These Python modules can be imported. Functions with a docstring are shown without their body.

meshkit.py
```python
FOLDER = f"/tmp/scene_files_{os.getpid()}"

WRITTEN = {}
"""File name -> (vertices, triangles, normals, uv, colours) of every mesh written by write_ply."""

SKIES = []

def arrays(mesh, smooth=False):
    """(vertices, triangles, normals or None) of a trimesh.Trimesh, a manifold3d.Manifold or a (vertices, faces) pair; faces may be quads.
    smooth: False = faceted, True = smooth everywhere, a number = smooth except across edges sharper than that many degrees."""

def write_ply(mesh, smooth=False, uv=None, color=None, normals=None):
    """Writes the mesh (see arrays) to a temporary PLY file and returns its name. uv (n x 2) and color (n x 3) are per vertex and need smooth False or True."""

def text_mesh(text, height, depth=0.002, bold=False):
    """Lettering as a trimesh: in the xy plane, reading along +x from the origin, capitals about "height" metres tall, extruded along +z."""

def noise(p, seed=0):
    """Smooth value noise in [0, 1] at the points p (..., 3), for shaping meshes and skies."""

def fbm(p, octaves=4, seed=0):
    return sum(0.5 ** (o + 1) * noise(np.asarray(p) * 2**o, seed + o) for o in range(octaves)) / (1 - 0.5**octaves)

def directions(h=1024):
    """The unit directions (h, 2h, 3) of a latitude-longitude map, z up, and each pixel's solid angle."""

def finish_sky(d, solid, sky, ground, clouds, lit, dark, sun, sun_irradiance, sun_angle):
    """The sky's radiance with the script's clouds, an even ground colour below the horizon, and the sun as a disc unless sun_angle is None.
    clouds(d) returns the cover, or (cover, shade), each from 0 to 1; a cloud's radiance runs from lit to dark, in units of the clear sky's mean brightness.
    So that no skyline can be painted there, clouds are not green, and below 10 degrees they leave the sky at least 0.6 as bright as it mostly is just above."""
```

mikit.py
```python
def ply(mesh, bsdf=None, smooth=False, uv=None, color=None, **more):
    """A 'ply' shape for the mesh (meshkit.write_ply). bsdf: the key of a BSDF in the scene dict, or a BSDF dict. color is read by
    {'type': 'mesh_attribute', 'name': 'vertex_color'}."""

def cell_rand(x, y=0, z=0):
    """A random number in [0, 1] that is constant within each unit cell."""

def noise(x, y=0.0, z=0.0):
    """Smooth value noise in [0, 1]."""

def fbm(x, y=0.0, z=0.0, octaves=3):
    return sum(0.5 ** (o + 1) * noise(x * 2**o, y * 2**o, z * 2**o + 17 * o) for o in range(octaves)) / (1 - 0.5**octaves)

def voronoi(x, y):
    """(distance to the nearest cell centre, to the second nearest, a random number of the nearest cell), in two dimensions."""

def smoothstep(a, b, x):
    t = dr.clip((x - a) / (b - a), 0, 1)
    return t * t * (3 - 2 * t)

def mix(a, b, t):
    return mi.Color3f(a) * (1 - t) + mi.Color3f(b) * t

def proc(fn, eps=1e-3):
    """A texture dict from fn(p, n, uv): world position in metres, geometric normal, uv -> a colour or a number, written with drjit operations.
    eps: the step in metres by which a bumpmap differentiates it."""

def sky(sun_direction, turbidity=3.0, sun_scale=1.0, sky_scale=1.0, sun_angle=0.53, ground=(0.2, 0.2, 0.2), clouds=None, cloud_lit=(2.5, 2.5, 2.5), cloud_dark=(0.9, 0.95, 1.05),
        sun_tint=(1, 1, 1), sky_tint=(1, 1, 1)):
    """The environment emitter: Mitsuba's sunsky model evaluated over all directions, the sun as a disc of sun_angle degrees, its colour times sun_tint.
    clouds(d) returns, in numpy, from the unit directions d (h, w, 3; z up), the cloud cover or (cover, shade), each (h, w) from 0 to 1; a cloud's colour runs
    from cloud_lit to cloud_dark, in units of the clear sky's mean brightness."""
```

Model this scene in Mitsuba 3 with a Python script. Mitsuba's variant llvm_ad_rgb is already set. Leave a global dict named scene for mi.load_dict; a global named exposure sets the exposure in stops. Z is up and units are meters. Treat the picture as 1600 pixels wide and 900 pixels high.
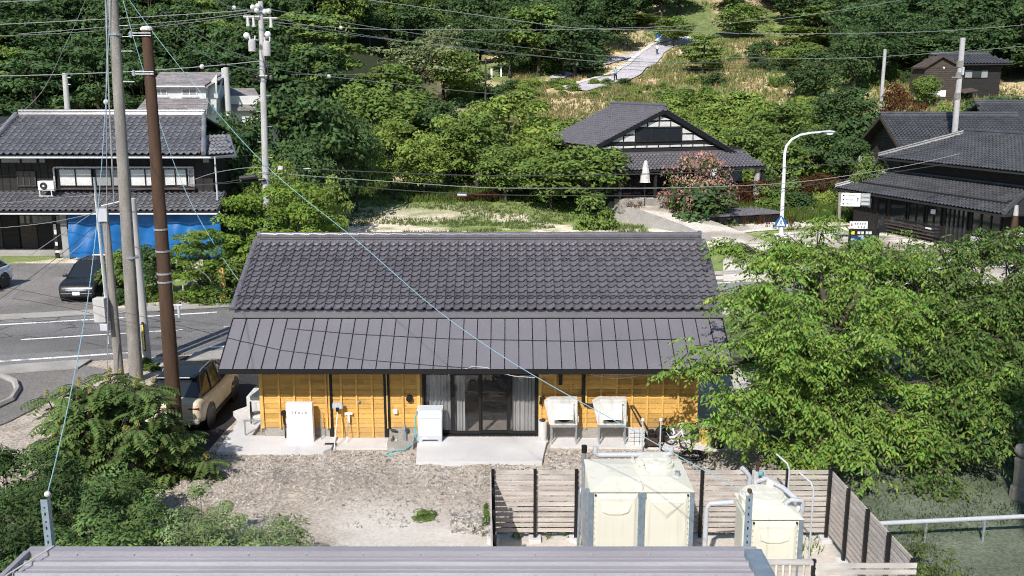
import math, random
import numpy as np, trimesh, drjit as dr, mitsuba as mi
import mikit, meshkit
from mikit import proc, noise, fbm, smoothstep, mix, voronoi, cell_rand
from shapely.geometry import Polygon

T = mi.ScalarTransform4f
scene, labels = {}, {}
# ---------------------------------------------------------------- camera, light, exposure
CZ, PITCH, F = 10.2, math.radians(12.04), 1500.0
fwd = np.array([0, math.cos(PITCH), -math.sin(PITCH)])
upv = np.array([0, math.sin(PITCH), math.cos(PITCH)])
EYE = np.array([0, 0, CZ])
scene['camera'] = {'type': 'perspective', 'fov': math.degrees(2 * math.atan(800 / F)), 'fov_axis': 'x', 'near_clip': 0.3, 'far_clip': 3000.0,
                   'to_world': T().look_at(origin=EYE.tolist(), target=(EYE + fwd).tolist(), up=[0, 0, 1])}
scene['sky'] = mikit.sky([-0.34, -1.0, 0.90], turbidity=3.0, sky_scale=0.95, sun_tint=(.85, .98, 1.27), ground=(0.12, 0.13, 0.09))
exposure = 2.02

# ---------------------------------------------------------------- helpers
def at(px, py, Y):                      # the point at distance Y that the photograph shows at this pixel
    d = fwd + np.array([1, 0, 0]) * (px - 800) / F + upv * (450 - py) / F
    return EYE + d * (Y / d[1])
def gp(px, py, z=0.0):                  # the same for a height above the ground
    d = fwd + np.array([1, 0, 0]) * (px - 800) / F + upv * (450 - py) / F
    return EYE + d * ((z - CZ) / d[2])
def cat(*ms):
    ms = [m for m in ms if m is not None and len(m[1])]
    o = np.cumsum([0] + [len(m[0]) for m in ms])
    return np.vstack([m[0] for m in ms]), np.vstack([m[1] + a for m, a in zip(ms, o)])
BF = np.array([[0, 2, 1], [0, 3, 2], [4, 5, 6], [4, 6, 7], [0, 1, 5], [0, 5, 4], [1, 2, 6], [1, 6, 5], [2, 3, 7], [2, 7, 6], [3, 0, 4], [3, 4, 7]])
def box(x0, x1, y0, y1, z0, z1):
    return np.array([[x0, y0, z0], [x1, y0, z0], [x1, y1, z0], [x0, y1, z0], [x0, y0, z1], [x1, y0, z1], [x1, y1, z1], [x0, y1, z1]], float), BF
def hexa(pts): return np.array(pts, float), BF          # eight corners, bottom ring then top ring
def hull(pts):
    h = trimesh.convex.convex_hull(np.array(pts, float))
    return np.array(h.vertices), np.array(h.faces)
def rbox(x0, x1, y0, y1, z0, z1, r=0.02):
    p = []
    for x, sx in ((x0, 1), (x1, -1)):
        for y, sy in ((y0, 1), (y1, -1)):
            for z, sz in ((z0, 1), (z1, -1)):
                p += [[x + sx * r, y + sy * r, z], [x + sx * r, y, z + sz * r], [x, y + sy * r, z + sz * r]]
                q = r * 0.3
                p += [[x + sx * q, y + sy * q, z + sz * r], [x + sx * q, y + sy * r, z + sz * q], [x + sx * r, y + sy * q, z + sz * q]]
    return hull(p)
def tube(pts, r, n=6, cap=True):
    P = np.array(pts, float); m = len(P); R = np.broadcast_to(np.array(r, float), (m,))
    tan = np.gradient(P, axis=0) if m > 2 else np.repeat([P[1] - P[0]], 2, 0)
    tan /= np.linalg.norm(tan, axis=1, keepdims=True) + 1e-12
    a = np.cross(tan[0], [0, 0, 1] if abs(tan[0][2]) < .9 else [1, 0, 0]); a /= np.linalg.norm(a)
    vs = []; th = np.arange(n) * 2 * np.pi / n
    for i in range(m):
        a = a - tan[i] * (a @ tan[i]); a /= np.linalg.norm(a); b = np.cross(tan[i], a)
        vs.append(P[i] + R[i] * (np.cos(th)[:, None] * a + np.sin(th)[:, None] * b))
    k = np.arange(n); f = []
    for i in range(m - 1):
        A, B, C, D = i * n + k, i * n + (k + 1) % n, (i + 1) * n + (k + 1) % n, (i + 1) * n + k
        f += [np.stack([A, B, C], 1), np.stack([A, C, D], 1)]
    if cap:
        vs.append(P[[0, -1]])
        f += [np.stack([k * 0 + m * n, (k + 1) % n, k], 1), np.stack([k * 0 + m * n + 1, (m - 1) * n + k, (m - 1) * n + (k + 1) % n], 1)]
    return np.vstack(vs), np.vstack(f)
def cyl(p0, p1, r0, r1=None, n=16): return tube([p0, p1], [r0, r0 if r1 is None else r1], n)
def lathe(prof, n=20, c=(0, 0, 0)):
    return tube([[c[0], c[1], c[2] + z + i * 1e-6] for i, (r, z) in enumerate(prof)], [max(r, 1e-4) for r, z in prof], n)
def prism(poly, axis, a, b):
    """extrude a 2-D polygon along 'x' (poly in y,z), 'y' (poly in x,z) or 'z'"""
    m = trimesh.creation.extrude_polygon(Polygon(poly), b - a, engine='earcut'); v, f = np.array(m.vertices), np.array(m.faces)
    if axis == 'z': return np.c_[v[:, 0], v[:, 1], v[:, 2] + a], f
    if axis == 'x': return np.c_[v[:, 2] + a, v[:, 0], v[:, 1]], f
    return np.c_[v[:, 0], v[:, 2] + a, v[:, 1]], f[:, ::-1]
def sphere(c, r, n=2):
    m = trimesh.creation.icosphere(subdivisions=n); return np.array(m.vertices) * r + np.array(c), np.array(m.faces)
def xf(m, rz=0, loc=(0, 0, 0), s=1.0, rx=0, ry=0):
    v = np.array(m[0]) * s
    for a, (i, j) in ((rx, (1, 2)), (ry, (2, 0)), (rz, (0, 1))):
        if a:
            c, sn = math.cos(a), math.sin(a); vi, vj = v[:, i].copy(), v[:, j].copy()
            v[:, i], v[:, j] = c * vi - sn * vj, sn * vi + c * vj
    return v + np.array(loc, float), m[1]
def sag(p, q, drop, n=24):
    t = np.linspace(0, 1, n)[:, None]; P = np.array(p) * (1 - t) + np.array(q) * t
    P[:, 2] -= drop * 4 * t[:, 0] * (1 - t[:, 0]); return P
def grid(us, vs, fn):
    U, V = np.meshgrid(us, vs, indexing='ij'); v = np.stack(fn(U, V), -1).reshape(-1, 3); nu, nv = len(us), len(vs)
    i, j = np.meshgrid(np.arange(nu - 1), np.arange(nv - 1), indexing='ij'); k = (i * nv + j).ravel()
    return v, np.vstack([np.stack([k, k + nv, k + nv + 1], 1), np.stack([k, k + nv + 1, k + 1], 1)])
def textm(s, h, loc, facing='-y', depth=0.004, bold=False):
    m = meshkit.text_mesh(s, h, depth, bold); v = np.array(m.vertices); v[:, 0] -= (v[:, 0].max() + v[:, 0].min()) / 2
    return np.c_[v[:, 0] + loc[0], loc[1] - v[:, 2], v[:, 1] + loc[2]], np.array(m.faces)

_used = set()
def numbered(k):
    n, i = k, 0
    while n in _used: i += 1; n = f'{k}_{i:03d}'
    _used.add(n); return n
def thing(name, label, cat_, group=None, mesh=None, m=None, smooth=False, **kw):
    k = numbered(name); labels[k] = {'label': label, 'category': cat_}
    if group: labels[k]['group'] = group
    if mesh is not None: scene[k] = mikit.ply(mesh, m, smooth=smooth, **kw)
    return k
def part(parent, name, mesh, m, smooth=False, label=None, stuff=False, **kw):
    k = numbered(parent + '__' + name); scene[k] = mikit.ply(mesh, m, smooth=smooth, **kw)
    if label or stuff: labels[k] = {**({'label': label} if label else {}), **({'kind': 'stuff'} if stuff else {})}
    return k
def struct(name, mesh, m, label, smooth=False, **kw):
    k = numbered(name); scene[k] = mikit.ply(mesh, m, smooth=smooth, **kw); labels[k] = {'label': label, 'kind': 'structure'}; return k

# ---------------------------------------------------------------- materials
def rgb(*c): return {'type': 'rgb', 'value': list(c)}
def pr(name, color, rough=0.6, **kw):
    scene[name] = {'type': 'twosided', 'bsdf': {'type': 'principled', 'base_color': rgb(*color) if isinstance(color, tuple) else color, 'roughness': rough, 'specular': kw.pop('specular', 0.4), **kw}}
    return name
VC = {'type': 'mesh_attribute', 'name': 'vertex_color'}
def shade(c, f, amp=0.3):                # tone c varied by f(p) in 0..1
    return proc(lambda p, n, uv: mi.Color3f(*c) * (1 - amp + 2 * amp * f(p)))
M = {}
def mat(k, *a, **kw): M[k] = pr('mat_' + k, *a, **kw)
def bump(k, base, fn, scale, eps=2e-3):
    b = scene[base].pop('bsdf'); scene[base]['bsdf'] = {'type': 'bumpmap', 'arbitrary': proc(fn, eps), 'scale': scale, 'bsdf': b}
def wood(c0, c1, ax=0, k=1.0):
    def f(p, n, uv):
        a, b, cc = (p.x, p.y, p.z) if ax == 0 else (p.z, p.y, p.x)
        g = fbm(a * 1.2 * k, b * 25 * k, cc * 25 * k); kn = noise(a * 3.1, b * 3, cc * 7.3)
        return mix(c0, c1, g) * (0.8 + 0.4 * kn)
    return proc(f)
def cedar(p, n, uv):
    g = fbm(p.x * 1.2, p.y * 25, p.z * 28); row = cell_rand(p.x * .55 + 40 * cell_rand(0, 7, (p.z - .43) / .146), 3, (p.z - .43) / .146)
    knot = smoothstep(.80, .86, noise(p.x * 4.2, p.y, p.z * 11)); splash = smoothstep(.85, .35, p.z + .25 * (noise(p.x * 5, p.y, p.z * 6) - .5))
    c = mix((.52, .285, .07), (.72, .44, .125), g) * (.74 + .46 * row) * (1 - .3 * knot); return mix(c, mi.Color3f(.34, .25, .15), .35 * splash)
mat('cedar', proc(cedar), 0.7)
mat('cedar_v', wood((0.60, 0.36, 0.10), (0.76, 0.50, 0.16), 1), 0.7)
mat('kawara_plain', shade((.13, .125, .14), lambda p: fbm(p.x * 3, p.y * 3, p.z * 3), .25), .3, specular=.7)
mat('grey_wood', wood((0.34, 0.30, 0.27), (0.62, 0.57, 0.525)), 0.8)
mat('pale_wood', wood((0.42, 0.40, 0.37), (0.62, 0.60, 0.56)), 0.8)
mat('dark_wood', wood((0.010, 0.010, 0.011), (0.035, 0.031, 0.028)), 0.75)
mat('brown_wood', wood((0.045, 0.035, 0.030), (0.11, 0.085, 0.07)), 0.8)
mat('concrete', proc(lambda p, n, uv: mi.Color3f(.62, .61, .605) * (0.78 + 0.3 * fbm(p.x * 1.3, p.y * 1.3, p.z * 1.3) + 0.10 * noise(p.x * 40, p.y * 40, p.z * 40))), 0.85)
mat('old_concrete', proc(lambda p, n, uv: mix((.24, .23, .21), (.42, .40, .37), fbm(p.x * 1.5, p.y * 1.5, p.z * 1.5, 4)) * (0.85 + 0.3 * noise(p.x * 30, p.y * 30, p.z * 30))), 0.9)
mat('pad', proc(lambda p, n, uv: mix((.33, .29, .24), (.56, .52, .46), smoothstep(.3, .65, fbm(p.x * .5, p.y * .5, 3., 4))) * (0.9 + 0.2 * noise(p.x * 12, p.y * 12))), 0.9)
def asphalt(p, n, uv):
    u, v = p.x + .27 * p.y, p.y - .27 * p.x; a, b, w_ = voronoi(u * .38 + .25 * noise(p.x * 2, p.y * 2), v * .55); crack = smoothstep(.045, .01, b - a) * smoothstep(.4, .6, fbm(p.x * .2, p.y * .2, 6.))
    patch = cell_rand(u / 5.3, v / 2.9, 4); c = mix((.125, .121, .119), (.205, .20, .195), fbm(p.x * .45, p.y * .45, 1., 4)) * (.80 + .40 * patch)
    return c * (0.75 + 0.5 * noise(p.x * 28, p.y * 28)) * (1 - .55 * crack) * (1 - 0.35 * smoothstep(.66, .72, fbm(p.x * .25 + 9, p.y * .9, 5.)))
mat('asphalt', proc(asphalt), .9)
mat('asphalt_old', proc(lambda p, n, uv: mix((.12, .116, .114), (.20, .195, .19), fbm(p.x * .45, p.y * .45, 1., 4)) * (0.75 + 0.5 * noise(p.x * 28, p.y * 28)) * (1 - 0.45 * smoothstep(.66, .72, fbm(p.x * .25 + 9, p.y * .9, 5.)))), 0.9)
mat('new_asphalt', proc(lambda p, n, uv: mi.Color3f(.036, .034, .036) * (0.5 + 0.6 * noise(p.x * 25, p.y * 25) + 0.5 * fbm(p.x, p.y, 2.))), 0.85)
mat('lot', proc(lambda p, n, uv: mix((.12, .112, .105), (.24, .225, .21), fbm(p.x * .6, p.y * .6, 8., 4)) * (0.75 + 0.5 * noise(p.x * 22, p.y * 22))), 0.9)
mat('road_paint', proc(lambda p, n, uv: mix((.35, .34, .33), (.8, .8, .8), smoothstep(.25, .5, fbm(p.x * 5, p.y * 5, 4.)))), 0.7)
mat('kawara', proc(lambda p, n, uv: mi.Color3f(.132, .127, .142) * (0.86 + 0.28 * cell_rand((p.x + 8.1) / .26698, 1, (p.y - 27.0) / .2239)) * (.85 + .3 * fbm(p.x * .6, p.y * .6, p.z))), 0.27, specular=0.7)
mat('kawara_old', proc(lambda p, n, uv: mix((.11, .112, .122), (.25, .25, .27), fbm(p.x * 1.3, p.y * 1.3, p.z * 2)) * (0.8 + 0.4 * noise(p.x * 6, p.y * 6, p.z * 9))), 0.30, specular=0.6)
mat('kawara_dark', proc(lambda p, n, uv: mix((.045, .048, .054), (.105, .108, .118), fbm(p.x * 1.3, p.y * 1.3, p.z * 2)) * (0.8 + 0.4 * noise(p.x * 6, p.y * 6, p.z * 9))), 0.40, specular=0.5)
mat('roof_metal', shade((.172, .165, .185), lambda p: fbm(p.x * .8, p.y * .8, p.z), .12), 0.42, specular=0.5)
mat('shed_metal', shade((.30, .29, .315), lambda p: fbm(p.x * .7, p.y * 1.4, p.z * 6), .25), 0.45, specular=0.5)
mat('galv', shade((.42, .46, .50), lambda p: fbm(p.x * 12, p.y * 12, p.z * 12), .25), 0.42, metallic=0.55)
mat('steel_blue', shade((.27, .34, .40), lambda p: fbm(p.x * 9, p.y * 9, p.z * 9), .25), 0.5, metallic=0.4)
mat('black', (.012, .012, .013), 0.45)
mat('rubber', (.018, .018, .018), 0.7)
mat('dark', (.03, .03, .032), 0.6)
mat('white', (.80, .81, .83), 0.35)
mat('offwhite', proc(lambda p, n, uv: mi.Color3f(.64, .635, .61) * (1 - .22 * smoothstep(.5, .8, fbm(p.x * 11, p.y * 11, p.z * 1.2)) - .12 * smoothstep(.6, .8, noise(p.x * 5, p.y * 5, p.z * 5)))), 0.5)
mat('appliance', (.66, .72, .77), 0.35)
mat('plaster', shade((.62, .62, .61), lambda p: fbm(p.x * 1.1, p.y, p.z * 1.1), .15), 0.85)
mat('dim_plaster', shade((.30, .31, .31), lambda p: fbm(p.x * 1.1, p.y, p.z * 1.1), .2), 0.85)
mat('cream', proc(lambda p, n, uv: mi.Color3f(.74, .725, .61) * (.93 + .1 * fbm(p.x * 1.5, p.y * 1.5, p.z) - .12 * smoothstep(.52, .8, fbm(p.x * 13, p.y * 13, p.z * .7)) - .06 * smoothstep(.7, .2, p.z))), 0.32, specular=0.5)
mat('grey_pipe', (.50, .52, .56), 0.4)
mat('pole_concrete', proc(lambda p, n, uv: mix((.17, .155, .14), (.34, .32, .29), fbm(p.x * 6, p.y * 6, p.z * 1.2, 4)) * (0.8 + 0.4 * noise(p.x * 40, p.y * 40, p.z * 25))), 0.9)
mat('pole_pale', proc(lambda p, n, uv: mix((.36, .355, .35), (.58, .57, .56), fbm(p.x * 6, p.y * 6, p.z * .9, 4))), 0.85)
mat('rust', proc(lambda p, n, uv: mix((.040, .022, .014), (.105, .060, .036), fbm(p.x * 8, p.y * 8, p.z * 1.5, 4))), 0.8)
mat('stone', proc(lambda p, n, uv: mix((.17, .155, .135), (.42, .38, .33), fbm(p.x * 4, p.y * 4, p.z * 4, 4))), 0.9)
mat('bark', proc(lambda p, n, uv: mix((.030, .024, .020), (.10, .085, .07), fbm(p.x * 9, p.y * 9, p.z * 3, 4))), 0.9)
mat('tarp', proc(lambda p, n, uv: mi.Color3f(.010, .125, .37) * (0.8 + 0.4 * fbm(p.x * 1.2, p.y, p.z * 2.))), 0.45)
mat('cable', (.05, .05, .055), 0.5)
mat('cable_pale', (.30, .31, .32), 0.5)
mat('cable_blue', (.25, .42, .50), 0.5)
mat('hose', (.10, .42, .47), 0.4)
mat('curtain', (.30, .30, .30), 0.9)
mat('room', (.16, .14, .12), 0.8)
mat('red', (.5, .04, .03), 0.5)
mat('sign_blue', (.02, .12, .32), 0.4)
mat('gravel', proc(lambda p, n, uv: mix((.14, .125, .115), (.60, .56, .52), cell_rand(p.x * 11, p.y * 11, p.z * 5))), 0.9)
scene['mat_leaf'] = {'type': 'principledthin', 'base_color': VC, 'roughness': 0.55, 'diff_trans': 0.62, 'spec_trans': 0.0, 'eta': 1.35}
scene['mat_pane'] = {'type': 'thindielectric'}
scene['mat_glass_dark'] = {'type': 'twosided', 'bsdf': {'type': 'principled', 'base_color': rgb(.02, .025, .03), 'roughness': 0.06, 'specular': 0.8}}
M['pane'], M['leaf'], M['glass_dark'] = 'mat_pane', 'mat_leaf', 'mat_glass_dark'

# ---------------------------------------------------------------- ground
PY = [-60, 72, 76, 84, 95, 108, 118, 127, 150, 170, 185, 210, 260, 420, 700]
PZ = [0, 0, .5, 1.4, 3.2, 6.2, 8.6, 10.1, 12.9, 14.9, 18, 28, 56, 130, 190]
def gz(x, y):
    x, y = np.asarray(x, float), np.asarray(y, float)
    z = np.interp(y, PY, PZ)
    z = z + np.clip((y - 98) / 60, 0, 1) ** 1.3 * 14 * (np.clip((-x - 8) / 22, 0, 1) + np.clip((x - 62) / 30, 0, 1))
    return z + (meshkit.noise(np.stack([x * .09, y * .09, x * 0], -1), 3) - .5) * np.clip((y - 84) / 30, 0, 1) * 2.2
def spaced(*seg): return np.unique(np.concatenate([np.arange(a, b + 1e-6, s) for a, b, s in seg]))
gx = spaced((-420, -120, 25), (-120, -60, 4), (-60, -14, 1.5), (-14, 12, .22), (12, 60, 1.5), (60, 120, 4), (120, 420, 25))
gy = spaced((-60, 10, 10), (10, 26.2, .2), (26.2, 60, .9), (60, 200, 2.0), (200, 260, 6), (260, 700, 30))
def ground_pt(U, V):
    z = gz(U, V)
    P = np.stack([U, V, U * 0], -1)
    lift = .07 * np.clip((V - 22.5) / 1.5, 0, 1) * np.clip((30 - V) / 3, 0, 1) * np.clip((8 - U) / 1.0, 0, 1) * np.clip((U + 13) / 2, 0, 1) * (V > 20)
    lift = np.where((U < -8.6) & (V > 24.7), 0, lift)
    yard = np.clip(1 - np.abs(U + 1) / 14, 0, 1) ** .3 * (V > 12) * (V < 25.6) * np.clip((25.6 - V) / 1.0, 0, 1)
    bumps = (meshkit.fbm(P * 1.3, 4, 5) - .5) * .15 + (meshkit.fbm(P * 5, 3, 8) - .5) * .05 * np.clip((V - 20.5) / 1.5, 0, 1)
    lumps = np.exp(-((V - 23.6) / .5) ** 2) * np.clip(1 - np.abs(U + 6) / 3.5, 0, 1) * .36 * meshkit.noise(P * 2.2, 4)
    return U, V, z + lift + yard * np.where(U < 6.8, bumps + lumps, bumps * .4) - .02
def ground_col(p, n, uv):
    x, y = p.x, p.y
    n1, n2, n3 = fbm(x * .35, y * .35, 0., 4), fbm(x * 1.6, y * 1.6, 2., 3), noise(x * 21, y * 21)
    dirt = mix((.30, .255, .205), (.50, .44, .375), n2) * (.62 + .76 * n3)
    sand = mix((.54, .49, .43), (.68, .64, .58), n2) * (.9 + .2 * n3)
    sandy = smoothstep(-5.8, -4.0, x + (n1 - .5) * 3) * smoothstep(22.6, 20.4, y + (n1 - .5) * 3.5 + (n2 - .5))
    earth = smoothstep(.9, .3, dr.abs(y - 23.55 + .5 * (n1 - .5) - .25 * (n2 - .5))) * smoothstep(-2.8, -4., x) * smoothstep(-9.4, -8., x)
    dirt = mix(dirt, mix((.13, .11, .09), (.30, .26, .22), n3), .6 * earth * smoothstep(.35, .6, n2))
    yard = mix(dirt, sand, sandy)
    moss = mix((.085, .110, .075), (.20, .225, .165), fbm(x * .9, y * .9, 7., 4)) * (.7 + .6 * n3)
    yard = mix(yard, moss, smoothstep(6.6, 7.6, x + (n1 - .5) * .8))
    green = mix((.125, .18, .05), (.24, .28, .11), n2) * (.75 + .5 * n3)
    pale = mix((.50, .43, .33), (.68, .60, .49), n2) * (.85 + .3 * n3)
    bare = smoothstep(.40, .53, fbm(x * .16 + 4, y * .22, 3., 4) + .07 * (n2 - .5)) * smoothstep(78, 72, y) 
    field = mix(green, pale, bare)
    lawn = smoothstep(7.5, 9, x) * smoothstep(46, 44, y)
    field = mix(field, mix((.12, .20, .04), (.22, .30, .08), n2), lawn)
    dry = mix((.40, .29, .165), (.60, .49, .33), n2) * (.8 + .4 * n3)
    hgreen = mix((.085, .125, .040), (.21, .25, .095), n2)
    dryness = smoothstep(.45, .64, fbm(x * .11, y * .07, 5., 4) + .10 * (smoothstep(-8, 6, x) * smoothstep(62, 40, x) * smoothstep(112, 122, y) * smoothstep(190, 170, y)))
    dry = mix(dry, mix((.16, .17, .07), (.36, .26, .15), n3), .75 * smoothstep(.50, .72, fbm(x * .55, y * .4, 9., 4)))
    hill = mix(hgreen, dry, dryness)
    c = mix(yard, field, smoothstep(38, 44, y))
    c = mix(c, hill, smoothstep(78, 88, y + (n1 - .5) * 8))
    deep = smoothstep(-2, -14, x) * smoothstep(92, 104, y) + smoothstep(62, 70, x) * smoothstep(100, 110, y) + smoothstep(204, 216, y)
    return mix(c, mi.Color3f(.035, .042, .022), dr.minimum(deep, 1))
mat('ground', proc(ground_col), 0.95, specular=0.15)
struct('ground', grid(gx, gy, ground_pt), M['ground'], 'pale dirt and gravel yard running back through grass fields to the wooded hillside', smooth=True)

def sheet(name, pts, z, m, label, thick=0.0):
    """a flat polygon of world (x, y) points, with sides when thick"""
    v, f = prism([tuple(p[:2]) for p in pts], 'z', z - max(thick, .03), z); return struct(name, (v, f), m, label)
SL = 0.27                                # slope of the road across the picture
def road_strip(a, b, x0, x1, z, cross=0.0):
    return prism([(x0, a + SL * x0), (x1, a + SL * x1), (x1, b + SL * x1), (x0, b + SL * x0)], 'z', z - .05, z)
struct('road', road_strip(39.0, 46.9, -60, 60, .03), M['asphalt'], 'worn grey asphalt road passing behind the wooden house')
struct('pavement', cat(road_strip(46.95, 47.9, -60, -9, .09), road_strip(48.0, 48.9, -9, 60, .07)), M['old_concrete'], 'narrow concrete gutter strip along the far side of the road')
struct('pavement', cat(road_strip(37.8, 38.97, -60, -15.8, .08), road_strip(37.8, 38.97, -12.2, -8.5, .08)), M['old_concrete'], 'broken concrete gutter strip along the near side of the road')
lines = road_strip(45.95, 46.12, -60, -13.4, .036), road_strip(45.95, 46.12, -12.6, 40, .036), road_strip(39.62, 39.8, -60, -14.5, .036), road_strip(39.62, 39.8, -11.9, 40, .036)
for i, l in enumerate(lines[:1] + (lines[2],)):
    struct('road_marking', l, M['road_paint'], ('white edge line along the far side of the road', 'white edge line along the near side of the road')[i])
struct('road_marking', lines[1], M['road_paint'], 'white edge line continuing on the far side beyond the crossing')
struct('road_marking', lines[3], M['road_paint'], 'white edge line continuing on the near side towards the house')
struct('road_marking', road_strip(42.95, 43.08, -19.9, -13.9, .036), M['road_paint'], 'long white dash in the middle of the road')
struct('road_marking', road_strip(42.98, 43.1, -12.3, -11.2, .036), M['road_paint'], 'short worn white dash in the middle of the road')
sheet('driveway', [(-13.1, 38.6 - 3.4), (-6.0, 36.2), (-6.0, 33), (-7.2, 26), (-8.4, 24.9), (-13.5, 24.9), (-12.4, 32)], .02, M['new_asphalt'], 'dark new asphalt driveway beside the wooden house')
sheet('forecourt', [gp(-60, 520), gp(-60, 440), gp(20, 412), gp(165, 412), gp(172, 486), gp(80, 494)], .025, M['lot'], 'grey asphalt forecourt in front of the old black house')
sheet('lane', [(-30, 31.2), (-16.8, 34.6), (-14.6, 33.5), (-15.5, 28), (-18, 22), (-34, 22)], .02, M['lot'], 'grey asphalt lane joining the road at the lower left')
# kerb curving round the planting bed by the lane
kp = [gp(-40, 652), gp(-8, 640), gp(18, 628), gp(28, 612), gp(24, 600), gp(2, 590), gp(-40, 584)]
struct('kerb', tube([p + [0, 0, .08] for p in kp], .11, 6), M['old_concrete'], 'curved concrete kerb at the left edge beside the lane')
# concrete aprons round the house
struct('pavement', prism([tuple(gp(338, 706, .15)[:2]), tuple(gp(505, 705, .15)[:2]), (-5.1, 25.5), (-5.1, 26.5), (-7.6, 26.5), (-7.6, 34), (-8.3, 34), (-8.35, 29.2), (-8.75, 28.6), (-8.35, 27.9)], 'z', -.2, .15), M['concrete'], 'pale concrete apron at the left corner of the wooden house')
struct('pavement', prism([(-5.05, 25.62), (-3.32, 25.62), (-3.32, 26.5), (-5.05, 26.5)], 'z', -.2, .12), M['concrete'], 'pale concrete strip below the board door')
p0, p1 = gp(650, 721, .16), gp(847, 720, .16)
struct('patio', prism([tuple(p0[:2]), tuple(p1[:2]), (1.05, 26.45), (-2.75, 26.45)], 'z', -.2, .16), M['concrete'], 'square pale concrete patio in front of the sliding glass doors')
struct('pavement', prism([(1.1, 25.75), (6.9, 25.55), (7.6, 28), (7.6, 33), (5.5, 33), (5.5, 26.5), (1.1, 26.5)], 'z', -.2, .10), M['concrete'], 'concrete apron under the outdoor units and round the right corner')
for pts, lab in (([gp(1130, 440), gp(1130, 405), gp(1190, 392), gp(1300, 398), gp(1600, 425), gp(1700, 440), gp(1600, 450)], 'pale concrete forecourt between the road and the signs'),
                 ([gp(1108, 350), gp(1190, 338), gp(1305, 345), gp(1330, 352), gp(1180, 362), gp(1150, 366)], 'cracked pale concrete pad beside the sloping path'),
                 ([gp(1186, 368), gp(1345, 353), gp(1520, 378), gp(1560, 398), gp(1260, 386)], 'cracked pale concrete pad behind the street lamp'),
                 ([gp(1240, 336), gp(1300, 326), gp(1345, 338), gp(1318, 344)], 'small pale concrete pad near the black house')):
    sheet('concrete_pad', pts, .05, M['pad'], lab)
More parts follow.
